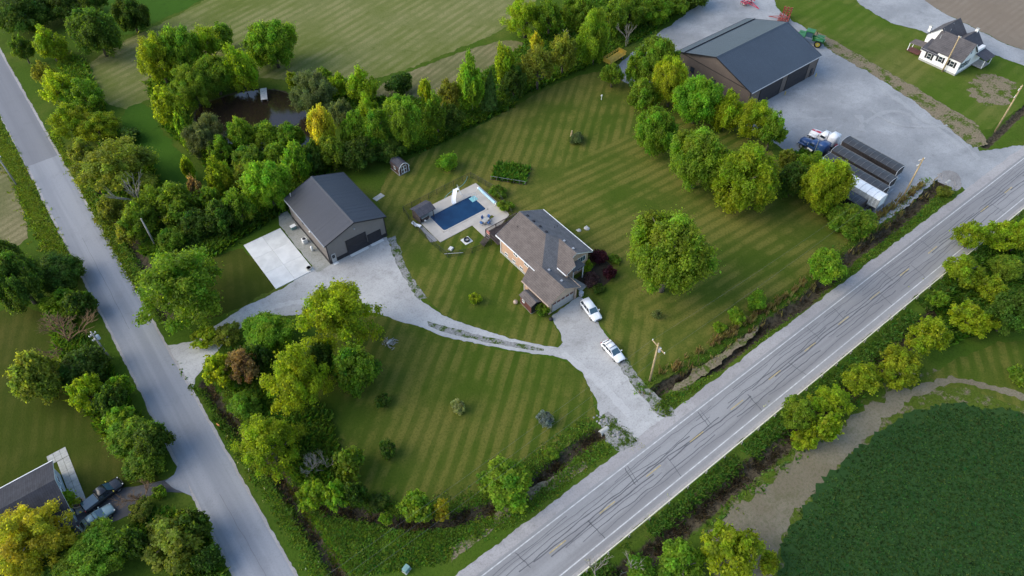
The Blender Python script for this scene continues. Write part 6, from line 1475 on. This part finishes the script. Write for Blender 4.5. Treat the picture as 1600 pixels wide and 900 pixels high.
  (115.3, 53.4, 3.17, 3.35, 3.28, 'L', 'g', 'green tree overlapping the blue semi cab', 'maples between the lawn and the farm workshop'),
  (108.5, 52.9, 3.36, 3.89, 3.81, 'R', 'd', 'dark green tree in the shaded gap beside the trailers', 'maples between the lawn and the farm workshop'),
  (108.9, 46.8, 4.80, 6.51, 6.38, 'R', 'y', 'bright maple overhanging the white trailer', 'maples between the lawn and the farm workshop'),
  (109.3, 39.7, 4.00, 2.52, 2.47, 'R', 'g', "low green tree at the short dark trailer's tail", 'maples between the lawn and the farm workshop'),
  (70.7, 50.5, 6.59, 8.20, 9.43, 'R', 'g', 'largest solitary maple in the middle of the side lawn', 'trees standing alone on the lawns'),
  (95.0, 35.0, 3.01, 2.97, 3.41, 'R', 'b', 'small round tree beside the roadside ditch', 'trees standing alone on the lawns'),
  (26.5, 37.5, 3.65, 2.26, 2.60, 'R', 'b', 'round bright green tree beside the ditch at the bottom of the front lawn', 'trees standing alone on the lawns'),
  (14.6, 41.7, 1.90, 2.85, 3.27, 'R', 'g', 'small green tree left of the small lime one along the bottom ditch', 'trees standing alone on the lawns'),
  (17.3, 39.8, 1.31, 1.96, 2.25, 'L', 'l', 'slim lime green tree in the bottom ditch row', 'trees standing alone on the lawns'),
  (10.7, 43.9, 0.79, 0.95, 0.76, 'B', 'b', 'tiny bright green bush at the bottom ditch', 'trees standing alone on the lawns'),
  (60.4, 101.6, 2.24, 1.99, 1.59, 'B', 'b', 'round lime bush on the lawn above the pool', 'trees standing alone on the lawns'),
  (11.8, 82.3, 4.30, 2.67, 2.62, 'R', 'b', 'deep bright green tree beside the driveway, left of the tall yellow one', 'corner grove by the gravel driveway entrance'),
  (21.5, 74.5, 6.04, 7.08, 6.94, 'L', 'y', 'tallest yellow green tree overhanging the gravel driveway', 'corner grove by the gravel driveway entrance'),
  (19.2, 66.0, 3.52, 4.46, 4.37, 'R', 'g', 'green lower tree under the tallest yellow one', 'corner grove by the gravel driveway entrance'),
  (10.6, 68.1, 4.43, 6.29, 6.16, 'L', 'y', 'large rounded tree with a yellow left side beside the front lawn', 'corner grove by the gravel driveway entrance'),
  (3.0, 89.0, 2.17, 1.35, 1.32, 'L', 'y', 'small yellow green tree at the driveway entrance', 'corner grove by the gravel driveway entrance'),
  (6.5, 87.2, 2.41, 1.53, 1.50, 'L', 'o', 'greyish thin leaved tree behind the driveway entrance', 'corner grove by the gravel driveway entrance'),
  (2.5, 79.5, 2.37, 3.55, 3.48, 'L', 'y', 'yellow green tree facing the side road below the driveway entrance', 'corner grove by the gravel driveway entrance'),
  (5.4, 77.6, 2.48, 3.72, 3.64, 'L', 'n', 'brown withered tree among the corner grove', 'corner grove by the gravel driveway entrance'),
  (2.9, 72.1, 2.74, 1.83, 1.80, 'L', 'g', 'low green tree below the brown withered one', 'corner grove by the gravel driveway entrance'),
  (8.1, 78.5, 2.20, 2.79, 2.73, 'R', 'd', 'dark tree in the heart of the corner grove', 'corner grove by the gravel driveway entrance'),
  (15.6, 71.2, 2.38, 3.58, 3.51, 'R', 'd', 'dark green tree behind the large rounded one', 'corner grove by the gravel driveway entrance'),
  (2.9, 62.0, 4.72, 4.48, 4.39, 'L', 'y', 'large yellow green tree over the side ditch below the grove', 'corner grove by the gravel driveway entrance'),
  (4.2, 52.0, 2.09, 2.81, 2.75, 'L', 'b', 'bright leafy tree at the ditch fork, leftmost of its cluster', 'corner grove by the gravel driveway entrance'),
  (6.8, 50.0, 1.90, 2.84, 2.79, 'L', 'b', 'bright leafy tree in the middle of the ditch fork cluster', 'corner grove by the gravel driveway entrance'),
  (10.9, 53.3, 2.35, 2.80, 2.75, 'L', 'g', 'green tree at the upper right of the ditch fork cluster', 'corner grove by the gravel driveway entrance'),
  (6.3, 56.8, 1.55, 2.32, 2.28, 'X', 'g', 'grey leafless shrub tree in the ditch fork cluster', 'corner grove by the gravel driveway entrance'),
  (8.1, 55.8, 1.64, 2.46, 2.41, 'X', 'p', 'pale bare tree with spreading twigs above the ditch fork', 'corner grove by the gravel driveway entrance'),
  (9.1, 48.9, 1.62, 2.43, 2.38, 'R', 'd', 'dark green tree at the right of the ditch fork cluster', 'corner grove by the gravel driveway entrance'),
  (11.1, 46.7, 1.51, 0.83, 0.67, 'B', 'd', 'low dark shrub beside the ditch fork cluster', 'corner grove by the gravel driveway entrance'),
  (3.7, 96.8, 7.59, 6.26, 6.13, 'L', 'g', 'large green tree between the side road and the small lawn by the concrete pad', 'hedgerow between the side road and the workshop'),
  (1.6, 150.3, 3.02, 3.08, 3.02, 'L', 'o', "olive tree by the side road at the hedgerow's top", 'hedgerow between the side road and the workshop'),
  (6.0, 137.2, 7.96, 5.19, 5.09, 'L', 'o', 'big spreading cottonwood with bare limbs showing beside the side road', 'hedgerow between the side road and the workshop'),
  (5.5, 126.5, 4.24, 6.36, 6.23, 'X', 'p', 'bare pale cottonwood limbs standing within the big spreading tree', 'hedgerow between the side road and the workshop'),
  (11.7, 152.3, 2.36, 1.76, 1.40, 'B', 'd', "small dark bush at the shaded pasture's lower corner", 'hedgerow between the side road and the workshop'),
  (0.7, 127.3, 3.15, 3.53, 3.46, 'L', 'o', "olive tree low on the side road's right verge", 'hedgerow between the side road and the workshop'),
  (3.8, 121.2, 3.62, 3.77, 3.69, 'L', 'g', "green tree at the cottonwood's foot", 'hedgerow between the side road and the workshop'),
  (0.8, 120.7, 1.80, 2.45, 2.41, 'L', 'o', 'small olive tree closest to the roadside ditch', 'hedgerow between the side road and the workshop'),
  (7.8, 124.2, 3.31, 3.72, 3.65, 'L', 'g', 'leafy green tree right of the bare limbs', 'hedgerow between the side road and the workshop'),
  (11.2, 121.0, 4.22, 4.14, 4.06, 'L', 'g', 'broad light green tree in the middle of the roadside hedgerow', 'hedgerow between the side road and the workshop'),
  (17.0, 130.9, 1.39, 3.60, 3.53, 'T', 'y', 'slim leaning yellow column tree beside the shaded pasture', 'hedgerow between the side road and the workshop'),
  (15.7, 122.6, 1.62, 3.50, 3.43, 'T', 'n', 'thin brownish tree behind the broad light green one', 'hedgerow between the side road and the workshop'),
  (20.7, 122.8, 2.72, 4.51, 4.42, 'T', 'y', 'narrow yellow crowned tree halfway to the workshop', 'hedgerow between the side road and the workshop'),
  (16.6, 119.1, 2.27, 3.40, 3.33, 'L', 'g', 'green tree beneath the narrow yellow crown', 'hedgerow between the side road and the workshop'),
  (16.5, 112.7, 2.86, 3.46, 3.39, 'R', 'd', "dark low tree at the hedgerow's bottom near the pole", 'hedgerow between the side road and the workshop'),
  (19.9, 112.2, 2.87, 4.31, 4.22, 'L', 'g', 'mid green tree left of the big rounded tree by the workshop', 'hedgerow between the side road and the workshop'),
  (12.4, 114.7, 3.12, 2.71, 2.65, 'R', 'd', 'dark low tree beside the plain pale pole', 'hedgerow between the side road and the workshop'),
  (7.5, 114.9, 2.96, 1.84, 1.80, 'R', 'g', 'low green tree above the plain pale pole', 'hedgerow between the side road and the workshop'),
  (24.6, 120.2, 2.46, 3.69, 3.62, 'L', 'o', 'thin leaved olive tree with visible stems near the workshop', 'hedgerow between the side road and the workshop'),
  (26.7, 112.8, 4.63, 5.89, 5.78, 'R', 'b', "big rounded tree beside the workshop's back corner", 'hedgerow between the side road and the workshop'),
  (24.5, 133.0, 2.73, 3.19, 3.12, 'L', 'g', "green tree at the pond's lower left, below the willow", 'hedgerow between the side road and the workshop'),
  (30.0, 133.9, 2.92, 3.72, 3.65, 'R', 'b', "bright rounded tree on the pond's lower bank, leftmost of three", 'hedgerow between the side road and the workshop'),
  (34.2, 132.3, 3.69, 2.67, 2.61, 'R', 'b', "bright rounded tree on the pond's lower bank, middle of three", 'hedgerow between the side road and the workshop'),
  (38.1, 128.7, 3.38, 2.64, 2.59, 'R', 'b', "bright rounded tree on the pond's lower bank, rightmost of three", 'hedgerow between the side road and the workshop'),
  (28.2, 126.5, 3.55, 2.74, 2.69, 'R', 'g', 'green tree below the three bright bank trees', 'hedgerow between the side road and the workshop'),
  (32.8, 124.2, 2.85, 2.79, 2.73, 'R', 'g', 'green tree between the bank trees and the workshop', 'hedgerow between the side road and the workshop'),
  (34.7, 117.3, 2.91, 4.31, 4.22, 'R', 'b', "bright leafy tree behind the workshop's left eave", 'hedgerow between the side road and the workshop'),
  (38.2, 117.8, 2.40, 3.53, 3.46, 'R', 'd', "dark tree behind the workshop's roof ridge", 'hedgerow between the side road and the workshop'),
  (-17.4, 116.2, 4.45, 5.76, 5.64, 'R', 'd', 'large dark tree at the left edge below the dry hay strip', 'trees along the left edge'),
  (-11.4, 117.8, 4.41, 2.73, 2.68, 'R', 'd', "dark bushy tree at the side road's left verge", 'trees along the left edge'),
  (-13.5, 110.9, 3.20, 1.99, 1.95, 'R', 'b', 'bright green low tree above the brown leafless one', 'trees along the left edge'),
  (-10.8, 107.4, 2.35, 2.63, 2.58, 'R', 'd', 'dark shrubby tree between the bright low tree and the side road', 'trees along the left edge'),
  (-14.8, 103.0, 4.52, 2.80, 2.75, 'X', 'n', 'brown leafless bushy tree beside the transformer pole', 'trees along the left edge'),
  (-20.3, 94.1, 3.59, 4.79, 4.69, 'R', 'o', 'rounded tree with a yellow left flank on the left lawn', 'trees along the left edge'),
  (-14.6, 94.0, 3.82, 2.64, 2.59, 'R', 'd', 'dark thicket tree behind the transformer pole', 'trees along the left edge'),
  (-15.2, 87.5, 2.52, 3.77, 3.70, 'L', 'y', "yellow green tree at the thicket's lawn side", 'trees along the left edge'),
  (-10.8, 86.5, 1.71, 2.56, 2.51, 'L', 'b', "slim bright green tree at the side road's left edge", 'trees along the left edge'),
  (-12.8, 84.8, 2.10, 3.14, 3.08, 'R', 'd', 'dark tree between the two brighter thicket trees', 'trees along the left edge'),
  (-12.8, 81.4, 2.39, 2.03, 1.99, 'L', 'b', "bright leafed tree at the thicket's middle", 'trees along the left edge'),
  (-12.4, 77.6, 3.36, 2.10, 2.05, 'R', 'g', 'green thicket tree above the road corner, left of the darkest one', 'trees along the left edge'),
  (-10.2, 73.7, 2.60, 3.22, 3.16, 'R', 'd', 'darkest thicket tree facing the side road', 'trees along the left edge'),
  (-12.4, 72.2, 2.88, 1.79, 1.75, 'R', 'g', "lowest thicket tree beside the bungalow's drive", 'trees along the left edge'),
  (-18.2, 127.5, 2.74, 3.30, 3.23, 'R', 'd', 'dark tree cut by the left edge above the lawn', 'trees along the left edge'),
  (-27.5, 68.3, 5.03, 4.50, 4.41, 'L', 'l', "brilliant yellow tree covering the bungalow's near corner", 'trees around the bungalow'),
  (-24.7, 72.3, 2.84, 1.76, 1.73, 'L', 'y', 'yellow green tree hanging over the bungalow roof', 'trees around the bungalow'),
  (-21.8, 62.1, 4.50, 2.79, 2.73, 'R', 'g', 'green tree beside the half hidden car', 'trees around the bungalow'),
  (-25.8, 63.8, 2.70, 1.68, 1.64, 'R', 'd', 'dark green tree at the bottom edge left of the half hidden car', 'trees around the bungalow'),
  (-14.8, 67.4, 2.41, 1.49, 1.46, 'X', 'n', "brown feathery leafless tree at the mouth of the bungalow's drive", 'trees around the bungalow'),
  (-15.2, 65.7, 1.62, 1.13, 1.10, 'W', 'o', 'thin olive tree among the brown feathery branches', 'trees around the bungalow'),
  (-12.4, 66.8, 0.99, 1.04, 0.83, 'B', 'b', "small lime bush at the mouth of the bungalow's drive", 'trees around the bungalow'),
  (-13.4, 57.2, 4.16, 3.10, 3.04, 'L', 'o', 'large soft feathery tree at the bottom left of the side road', 'trees around the bungalow'),
  (-10.4, 58.0, 2.12, 2.96, 2.90, 'R', 'd', 'dark low tree between the feathery tree and the side road', 'trees around the bungalow'),
  (-10.6, 53.0, 1.84, 2.21, 1.77, 'B', 'd', 'dark bush at the bottom edge beside the side road', 'trees around the bungalow'),
  (-17.6, 60.5, 1.99, 2.99, 2.93, 'R', 'd', 'dark tree between the green tree and the feathery tree', 'trees around the bungalow'),
  (126.4, 20.2, 3.38, 3.20, 3.13, 'L', 'y', 'hazy yellow tree beyond the guard rail near the right edge', 'trees along the right side of the main road'),
  (122.3, 23.6, 2.89, 3.03, 2.97, 'L', 'y', 'hazy yellow tree leaning over the main road, left of the other hazy one', 'trees along the right side of the main road'),
  (127.8, 17.9, 2.49, 3.40, 3.33, 'L', 'y', 'yellow green tree at the right edge beyond the guard rail', 'trees along the right side of the main road'),
  (113.8, 19.7, 3.62, 2.27, 2.23, 'L', 'y', 'yellow tree overhanging the guard rail', 'trees along the right side of the main road'),
  (121.5, 15.6, 2.81, 1.74, 1.70, 'R', 'g', 'green shrub tree at the right edge behind the yellow ones', 'trees along the right side of the main road'),
  (113.8, 14.6, 2.72, 2.33, 2.28, 'L', 'y', 'bright leafy tree behind the overhanging yellow one', 'trees along the right side of the main road'),
  (104.7, 13.4, 3.87, 2.40, 2.35, 'L', 'y', 'broad yellow green tree facing the mown grass', 'trees along the right side of the main road'),
  (94.3, 15.7, 3.09, 3.69, 3.62, 'L', 'y', "yellow tree with a leaning trunk at the lane's bend", 'trees along the right side of the main road'),
  (105.0, 19.2, 1.76, 1.68, 1.64, 'L', 'b', 'small bright tree against the guard rail', 'trees along the right side of the main road'),
  (108.3, 9.8, 3.58, 4.76, 4.66, 'W', 'd', 'big dark brownish tree at the right edge over the mown grass', 'trees along the right side of the main road'),
  (86.4, 15.0, 3.88, 2.40, 2.36, 'L', 'y', 'rounded yellow green tree beside the dirt lane, right of the pair', 'trees along the right side of the main road'),
  (80.0, 17.4, 3.08, 2.61, 2.56, 'L', 'y', 'rounded yellow green tree beside the dirt lane, left of the pair', 'trees along the right side of the main road'),
  (73.8, 18.1, 3.04, 1.89, 1.85, 'L', 'y', 'leafy yellow tree hanging by the guard rail', 'trees along the right side of the main road'),
  (67.0, 19.3, 2.55, 3.19, 3.13, 'L', 'g', 'yellow green tree with a bare lower trunk near the guard rail', 'trees along the right side of the main road'),
  (67.6, 15.3, 2.20, 3.30, 3.23, 'L', 'y', "pale airy yellow tree at the dirt lane's edge", 'trees along the right side of the main road'),
  (65.1, 16.3, 1.59, 1.36, 1.09, 'B', 'y', 'low yellow bush beside the dirt lane', 'trees along the right side of the main road'),
  (100.9, 2.9, 1.50, 1.39, 1.11, 'B', 'g', 'small green bush at the right edge on the mown grass', 'trees along the right side of the main road'),
  (43.0, 11.8, 3.89, 3.89, 3.81, 'L', 'y', 'bright yellow green tree at the bottom edge beside the dirt lane', 'trees along the right side of the main road'),
  (37.4, 14.8, 3.38, 2.10, 2.06, 'L', 'b', 'bright green tree at the bottom edge, left of the yellow one', 'trees along the right side of the main road'),
  (33.1, 17.4, 2.07, 1.14, 0.91, 'B', 'b', 'leafy bush at the bottom edge below the guard rail', 'trees along the right side of the main road'),
  (28.5, 21.0, 1.80, 2.70, 2.65, 'X', 'p', 'bare dead stems in front of the guard rail at the bottom edge', 'trees along the right side of the main road'),
  (32.5, 18.5, 1.65, 2.23, 2.18, 'X', 'p', 'bare dead branch beside the leafy bush at the bottom edge', 'trees along the right side of the main road'),
  (46.9, 8.0, 1.25, 1.50, 1.20, 'B', 'y', "low yellow bush at the crop field's lower corner", 'trees along the right side of the main road'),
  (28.7, 52.5, 1.08, 1.05, 0.84, 'B', 'w', 'pale variegated bush on the front lawn', 'small bushes on the lawns'),
  (20.1, 60.4, 1.18, 1.13, 0.90, 'B', 'd', "dark green bush on the front lawn's left part", 'small bushes on the lawns'),
  (37.7, 42.5, 1.11, 1.24, 1.00, 'B', 'u', 'small round blue grey spruce on the front lawn near the driveway', 'small bushes on the lawns'),
  (16.3, 52.7, 1.21, 1.46, 1.17, 'B', 'd', 'dark bush in the lower left of the front lawn', 'small bushes on the lawns'),
  (43.6, 68.6, 1.00, 1.00, 0.80, 'B', 'y', 'small yellow shrub on the lawn left of the house', 'small bushes on the lawns'),
  (65.8, 46.8, 0.76, 0.91, 0.73, 'B', 'v', 'small pale shrub on the lawn right of the white cars', 'small bushes on the lawns'),
  (80.9, 38.0, 1.86, 1.75, 1.40, 'B', 'b', 'bright bush on the ditch bank by the side lawn', 'small bushes on the lawns'),
  (75.6, 38.0, 1.40, 1.33, 1.06, 'B', 'b', 'smaller bright bush on the ditch bank left of the other one', 'small bushes on the lawns'),
  (72.0, 38.3, 0.96, 0.91, 0.73, 'B', 'b', 'smallest bright shrub of the ditch bank row', 'small bushes on the lawns'),
  (35.0, 37.6, 1.03, 0.57, 0.45, 'B', 'b', 'bright shrub on the ditch bank below the blue spruce', 'small bushes on the lawns'),
  (66.9, 62.5, 1.74, 1.48, 1.18, 'B', 'r', 'purple leaved maple by the house corner, the upper of two', 'small bushes on the lawns'),
  (65.7, 58.5, 1.25, 1.24, 0.99, 'B', 'r', 'purple leaved maple beside the front bed, right of the small green shrub', 'small bushes on the lawns'),
  (62.5, 59.7, 1.36, 0.75, 0.60, 'B', 'p2', 'low dusky purple shrub in the front bed', 'small bushes on the lawns'),
  (69.2, 60.9, 1.05, 0.58, 0.46, 'B', 'b', 'small bright green shrub beside the purple maples', 'small bushes on the lawns'),
  (63.9, 62.4, 0.92, 1.11, 0.88, 'B', 'y', 'yellow green shrub against the house front', 'small bushes on the lawns'),
  (62.0, 57.3, 1.12, 0.62, 0.49, 'B', 'd', "low dark green shrub at the front bed's edge", 'small bushes on the lawns'),
  (51.1, 59.4, 1.20, 1.20, 0.96, 'B', 'g', 'green bush between the garage shed and the garage door', 'small bushes on the lawns'),
  (62.3, 84.5, 1.50, 0.83, 0.66, 'B', 'g', "green shrub by the pool's right fence", 'small bushes on the lawns'),
  (63.5, 88.7, 1.66, 0.91, 0.73, 'B', 'g', "green shrub at the pool fence's upper right corner", 'small bushes on the lawns'),
  (60.6, 80.3, 1.23, 0.69, 0.55, 'B', 'd', 'dark shrub at the deck end of the pool fence', 'small bushes on the lawns'),
  (87.4, 92.0, 1.79, 0.98, 0.79, 'B', 's', 'grey green shrub in the round bed on the striped lawn', 'small bushes on the lawns'),
  (132.7, 34.1, 1.52, 0.83, 0.67, 'B', 'o', 'olive weeds clump by the culvert', 'small bushes on the lawns'),
]
for i, (x, y, rr, kk, zc, kd, tn, label, grp) in enumerate(TREES):
    r_ = random.Random(i*17+3)
    t = thing(KNAME[kd], (x, y, 0), r_.uniform(0, 6.28), label, "shrub" if kd == 'B' else "tree", grp)
    j = lambda s: 1+r_.uniform(-s, s)
    if kd == 'X':
        a, b = BARE[tn][i % 2]
        for nm, me_ in (("trunk", a), ("crown", b)):
            o = link(nm, me_, None, t); o.location = (0, 0, zc); o.scale = (rr, rr, kk)
        continue
    sizes = list(PROTO[kd]); rad = min(sizes, key=lambda q: abs(math.log(q/rr))); ms_ = PROTO[kd][rad]
    o = link("crown", ms_[r_.randrange(len(ms_))], None, t); o.location = (0, 0, zc); o.rotation_euler = (R(r_.uniform(-7, 7)), R(r_.uniform(-7, 7)), r_.uniform(0, 6.28)); o.scale = (rr*1.04*j(.06), rr*1.04*j(.06), kk*1.04)
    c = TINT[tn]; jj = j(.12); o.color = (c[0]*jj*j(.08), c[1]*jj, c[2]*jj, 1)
    tr = link("trunk", TRUNK[i % 3], None, t); tr.location = (0, 0, zc); tq = .4 if kd in 'CT' else 1.0; tr.scale = (rr*tq, rr*tq, zc/1.15)

# ---------------------------------------------------------------- ground cover nobody could count
def tufts(name, pts, h, colr, per=5, spread=.3, lean=.5, wide=.12, label=None, cat=None, seed=1, hvar=.5, zfun=None):
    rs = np.random.RandomState(seed); pts = np.asarray(pts); n = len(pts)
    B = np.repeat(pts, per, 0) + rs.normal(size=(n*per, 2))*spread*.5
    a = rs.uniform(0, 2*np.pi, n*per); hh = h*rs.uniform(1-hvar, 1+hvar, n*per); w = wide*rs.uniform(.6, 1.4, n*per)
    ux, uy = np.cos(a), np.sin(a); l = lean*hh*rs.uniform(.3, 1.2, n*per)
    z0 = ground_z(B[:, 0], B[:, 1])-.03
    base1 = np.stack([B[:, 0]-uy*w, B[:, 1]+ux*w, z0], 1); base2 = np.stack([B[:, 0]+uy*w, B[:, 1]-ux*w, z0], 1)
    mid2 = np.stack([B[:, 0]+ux*l*.4+uy*w*.9, B[:, 1]+uy*l*.4-ux*w*.9, z0+hh*.65], 1); mid1 = np.stack([B[:, 0]+ux*l*.4-uy*w*.9, B[:, 1]+uy*l*.4+ux*w*.9, z0+hh*.65], 1)
    tip = np.stack([B[:, 0]+ux*l, B[:, 1]+uy*l, z0+hh], 1)
    V = np.stack([base1, base2, mid2, tip, mid1], 1).reshape(-1, 3); N = n*per
    me = bpy.data.meshes.new(name); me.vertices.add(5*N); me.vertices.foreach_set("co", V.astype(np.float32).ravel())
    me.loops.add(5*N); me.loops.foreach_set("vertex_index", np.arange(5*N)); me.polygons.add(N)
    me.polygons.foreach_set("loop_start", np.arange(0, 5*N, 5)); me.polygons.foreach_set("loop_total", np.full(N, 5))
    tn_ = np.clip(np.repeat(rs.normal(1, .2, n), per)*rs.normal(1, .15, N), .4, 1.8); hu = .5+np.repeat(rs.normal(0, .02, n), per)
    for nm, arr in (("tone", tn_), ("hue", hu)):
        at_ = me.attributes.new(nm, 'FLOAT', 'FACE'); at_.data.foreach_set("value", arr.astype(np.float32))
    me.update(calc_edges=True); me.materials.append(MATS["leaf"])
    o = link(name, me); o.color = (*colr, 1); o["kind"] = "stuff"
    if label: o["label"] = label; o["category"] = cat
    return o
def ground_z(x, y):
    z = np.zeros(x.shape)
    for path, hw, dep in DITCHES:
        k = np.clip(1-seg_dist(x, y, path)/hw, 0, 1); z = np.minimum(z, -dep*k*k*(3-2*k))
    return z
RS = np.random.RandomState(5)
def along_path(path, n, off, sd):
    p = np.array(resample(path, .25, False)); i = RS.randint(0, len(p)-1, n); d = p[np.minimum(i+1, len(p)-1)]-p[i]; d = unit(d); nn = np.stack([-d[:, 1], d[:, 0]], 1)
    return p[i]+nn*(off+RS.normal(0, sd, n))[:, None]+RS.normal(0, .15, (n, 2))
def in_poly(poly, n):
    a = np.array(poly); lo, hi = a.min(0), a.max(0); q = RS.uniform(lo, hi, (n*4, 2)); q = q[inside(q[:, 0], q[:, 1], poly)]; return q[:n]
def clumpy(q, f, th):
    k = np.array([mnoise.noise((x*f, y*f, 9.0)) for x, y in q]); return q[k > th]
N0 = DITCHES[0][0]; N1 = DITCHES[1][0]; N2 = DITCHES[3][0]; N3 = DITCHES[4][0]; N4 = DITCHES[2][0]
verge = np.concatenate([along_path(N0, 3200, -2.2, .6), along_path(N0, 700, 2.2, .5), along_path(N1, 2600, 2.0, .8), along_path(N1, 2200, -1.9, .8), along_path(N2, 2600, 1.8, .8), along_path(N2, 2200, -1.8, .7), along_path(N4, 1800, -1.4, .8)])
verge = verge[(verge[:, 1] > 32.6) | (verge[:, 1] < 21.6)]; verge = verge[(verge[:, 0] > -1.6)]
tufts("verge_grass", verge[RS.rand(len(verge)) < .62], .16, (.115, .195, .022), 5, .45, 1.7, .12, seed=2)
q = np.concatenate([along_path(N3, 5200, 2.2, .8), along_path(N3, 260, -2.2, .5)]); q = q[q[:, 1] < 21.4]
tufts("roadside_weeds", clumpy(q, .22, -.35), .26, (.085, .165, .022), 5, .55, 1.8, .14, seed=3)
tufts("dry_reeds", clumpy(np.concatenate([along_path([(57.4,36.4), (64.4,36.1), (73,35.5), (82.4,35.1), (91.4,35.1), (101.6,36)], 420, 1.2, .3), along_path([(109,37.1), (119.4,37.2), (132.6,37.1)], 260, .9, .3), along_path(N0, 120, .9, .3)]), .5, -.1), .95, (.21, .17, .085), 4, .3, .35, .09, seed=4)
tufts("dead_brush", clumpy(np.concatenate([along_path(N3, 2200, 0, .7), along_path(N1, 500, 0, .4), along_path(N0, 250, .2, .4), along_path(N2, 350, 0, .4)]), .4, -.1), .5, (.065, .052, .036), 5, .5, 1.1, .05, seed=5)
# field crop: rows of small leafy plants
cq = []
cp_ = np.array(CROP); xs = np.arange(34, 140, .52); ys = np.arange(-32, 13, .40)
gxx, gyy = np.meshgrid(xs, ys); qq = np.stack([gxx.ravel(), gyy.ravel()], 1)+RS.normal(0, .10, (gxx.size, 2))
qq = qq[inside(qq[:, 0], qq[:, 1], CROP)]; ed = seg_dist(qq[:, 0], qq[:, 1], CROP+CROP[:1]); qq = qq[RS.rand(len(qq)) < np.clip(ed/2.5+.12, 0, 1)]
view = _w(Vector((0, 1, 0)))
tufts("crop_plants", qq, .16, (.038, .088, .017), 4, .22, 1.8, .12, seed=6, hvar=.35)
tufts("meadow_flowers", np.concatenate([along_path(N3, 30, 4.2, 1.2), along_path(N2, 10, -2.6, .5)]), .25, (.40, .43, .36), 3, .25, .6, .08, seed=7)
w_ = np.concatenate([in_poly([(44.6,37.3), (46.9,36.2), (46.9,31.4), (43.5,32.6)], 260), in_poly([(55.1,43.4), (54.1,38.7), (53.4,31.8), (56.3,33.9), (53.8,37.1)], 420), in_poly([(53.4,37.4), (56.8,36.5), (56.1,32.4), (53,32.1)], 260)])
tufts("driveway_weeds", clumpy(w_, .7, -.2), .12, (.075, .13, .02), 4, .3, 1.3, .10, seed=8)
tufts("rough_grass_tufts", clumpy(np.concatenate([in_poly([(2.7,51.9), (7.7,46.3), (13.2,40.3), (20.8,34.4), (13.5,34.5), (4,39.8), (2.1,43.4)], 1700), in_poly([(-2.6,89.4), (-2.4,81.4), (-1.4,76.1), (-0.5,61.7), (-1.3,69)], 300)]), .3, -.2), .20, (.085, .160, .02), 4, .4, 1.4, .13, seed=9)
tufts("orchard_vegetables", np.array([(69.6+u*math.cos(R(-52))-v*math.sin(R(-52)), 92.2+u*math.sin(R(-52))+v*math.cos(R(-52))) for u in np.arange(-3.3, 3.4, .40) for v in np.arange(-2.4, 2.5, .42)]), .9, (.070, .155, .020), 7, .4, .8, .16, seed=10)
HEDGE = [([(1.9,116.6), (11.5,108), (27.2,111.2), (41.8,117.3), (59.5,110.2), (84.5,111.3), (87.3,117.4), (61.6,118.7), (39.6,124.6), (16.3,119.9), (3.9,120.5)], 9000), ([(3.2,84.9), (3.3,72.4), (4.2,56.8), (8.3,51.1), (12.2,64.1), (7.7,75), (9.3,83.4)], 2600), ([(-15.8,113.8), (-12.1,95.3), (-10.8,75), (-13.1,72.3), (-14.9,79.7), (-17.3,94.6)], 2400), ([(1.6,145.2), (2.1,126.4), (3.6,111.1), (9,114.3), (12.1,146.4), (8.1,159.8)], 2400), ([(8.5,206.3), (6.1,172.2), (8.8,153.3), (12.3,191.6)], 1600), ([(21.9,173.1), (19.1,152.5), (21.7,133.2), (38.6,122.6), (26.5,137.8), (23.4,152.1), (32.1,179.5)], 2600), ([(54.2,140.4), (53.6,116.3), (68.3,113.4), (97.2,112.9), (128.1,114.3), (154.5,119.1), (128.7,139.9), (97,127.5), (71.5,123.3)], 8000), ([(107,19.1), (119,21.2), (133.5,18.2), (119.6,11), (104.7,12), (98.1,13.8)], 1500), ([(118.5,59.1), (108.5,42.4), (110.2,36.6), (116,43.4), (124.2,60.2)], 700), ([(-17.4,66.4), (-14.6,54.3), (-10.6,49.1), (-10,57.2), (-12.8,64)], 900)]
tufts("undergrowth", clumpy(np.concatenate([in_poly(p_, k_) for p_, k_ in HEDGE]), .15, -.45), .75, (.075, .150, .018), 6, .8, 1.1, .22, seed=11, hvar=.6)
tufts("pale_leaf_litter", in_poly([(46.9,31.4), (46.9,30), (44.6,31.1)], 20), .1, (.3, .3, .2), 3, seed=12)
tufts("long_verge_grass", np.concatenate([along_path([(-10.4,167.7), (-10.7,151.1), (-10.6,134.2), (-10.1,125.1)], 2600, -.6, .8), along_path([(-9.7,198.3), (-10.2,175.8), (-10.8,161.8)], 500, -.5, .6), along_path([(-0.6,168.2), (-0.9,140.8), (-1.2,116), (-1.1,107.5)], 900, -.8, .35)]), .22, (.125, .185, .018), 5, .4, 1.6, .11, seed=14)
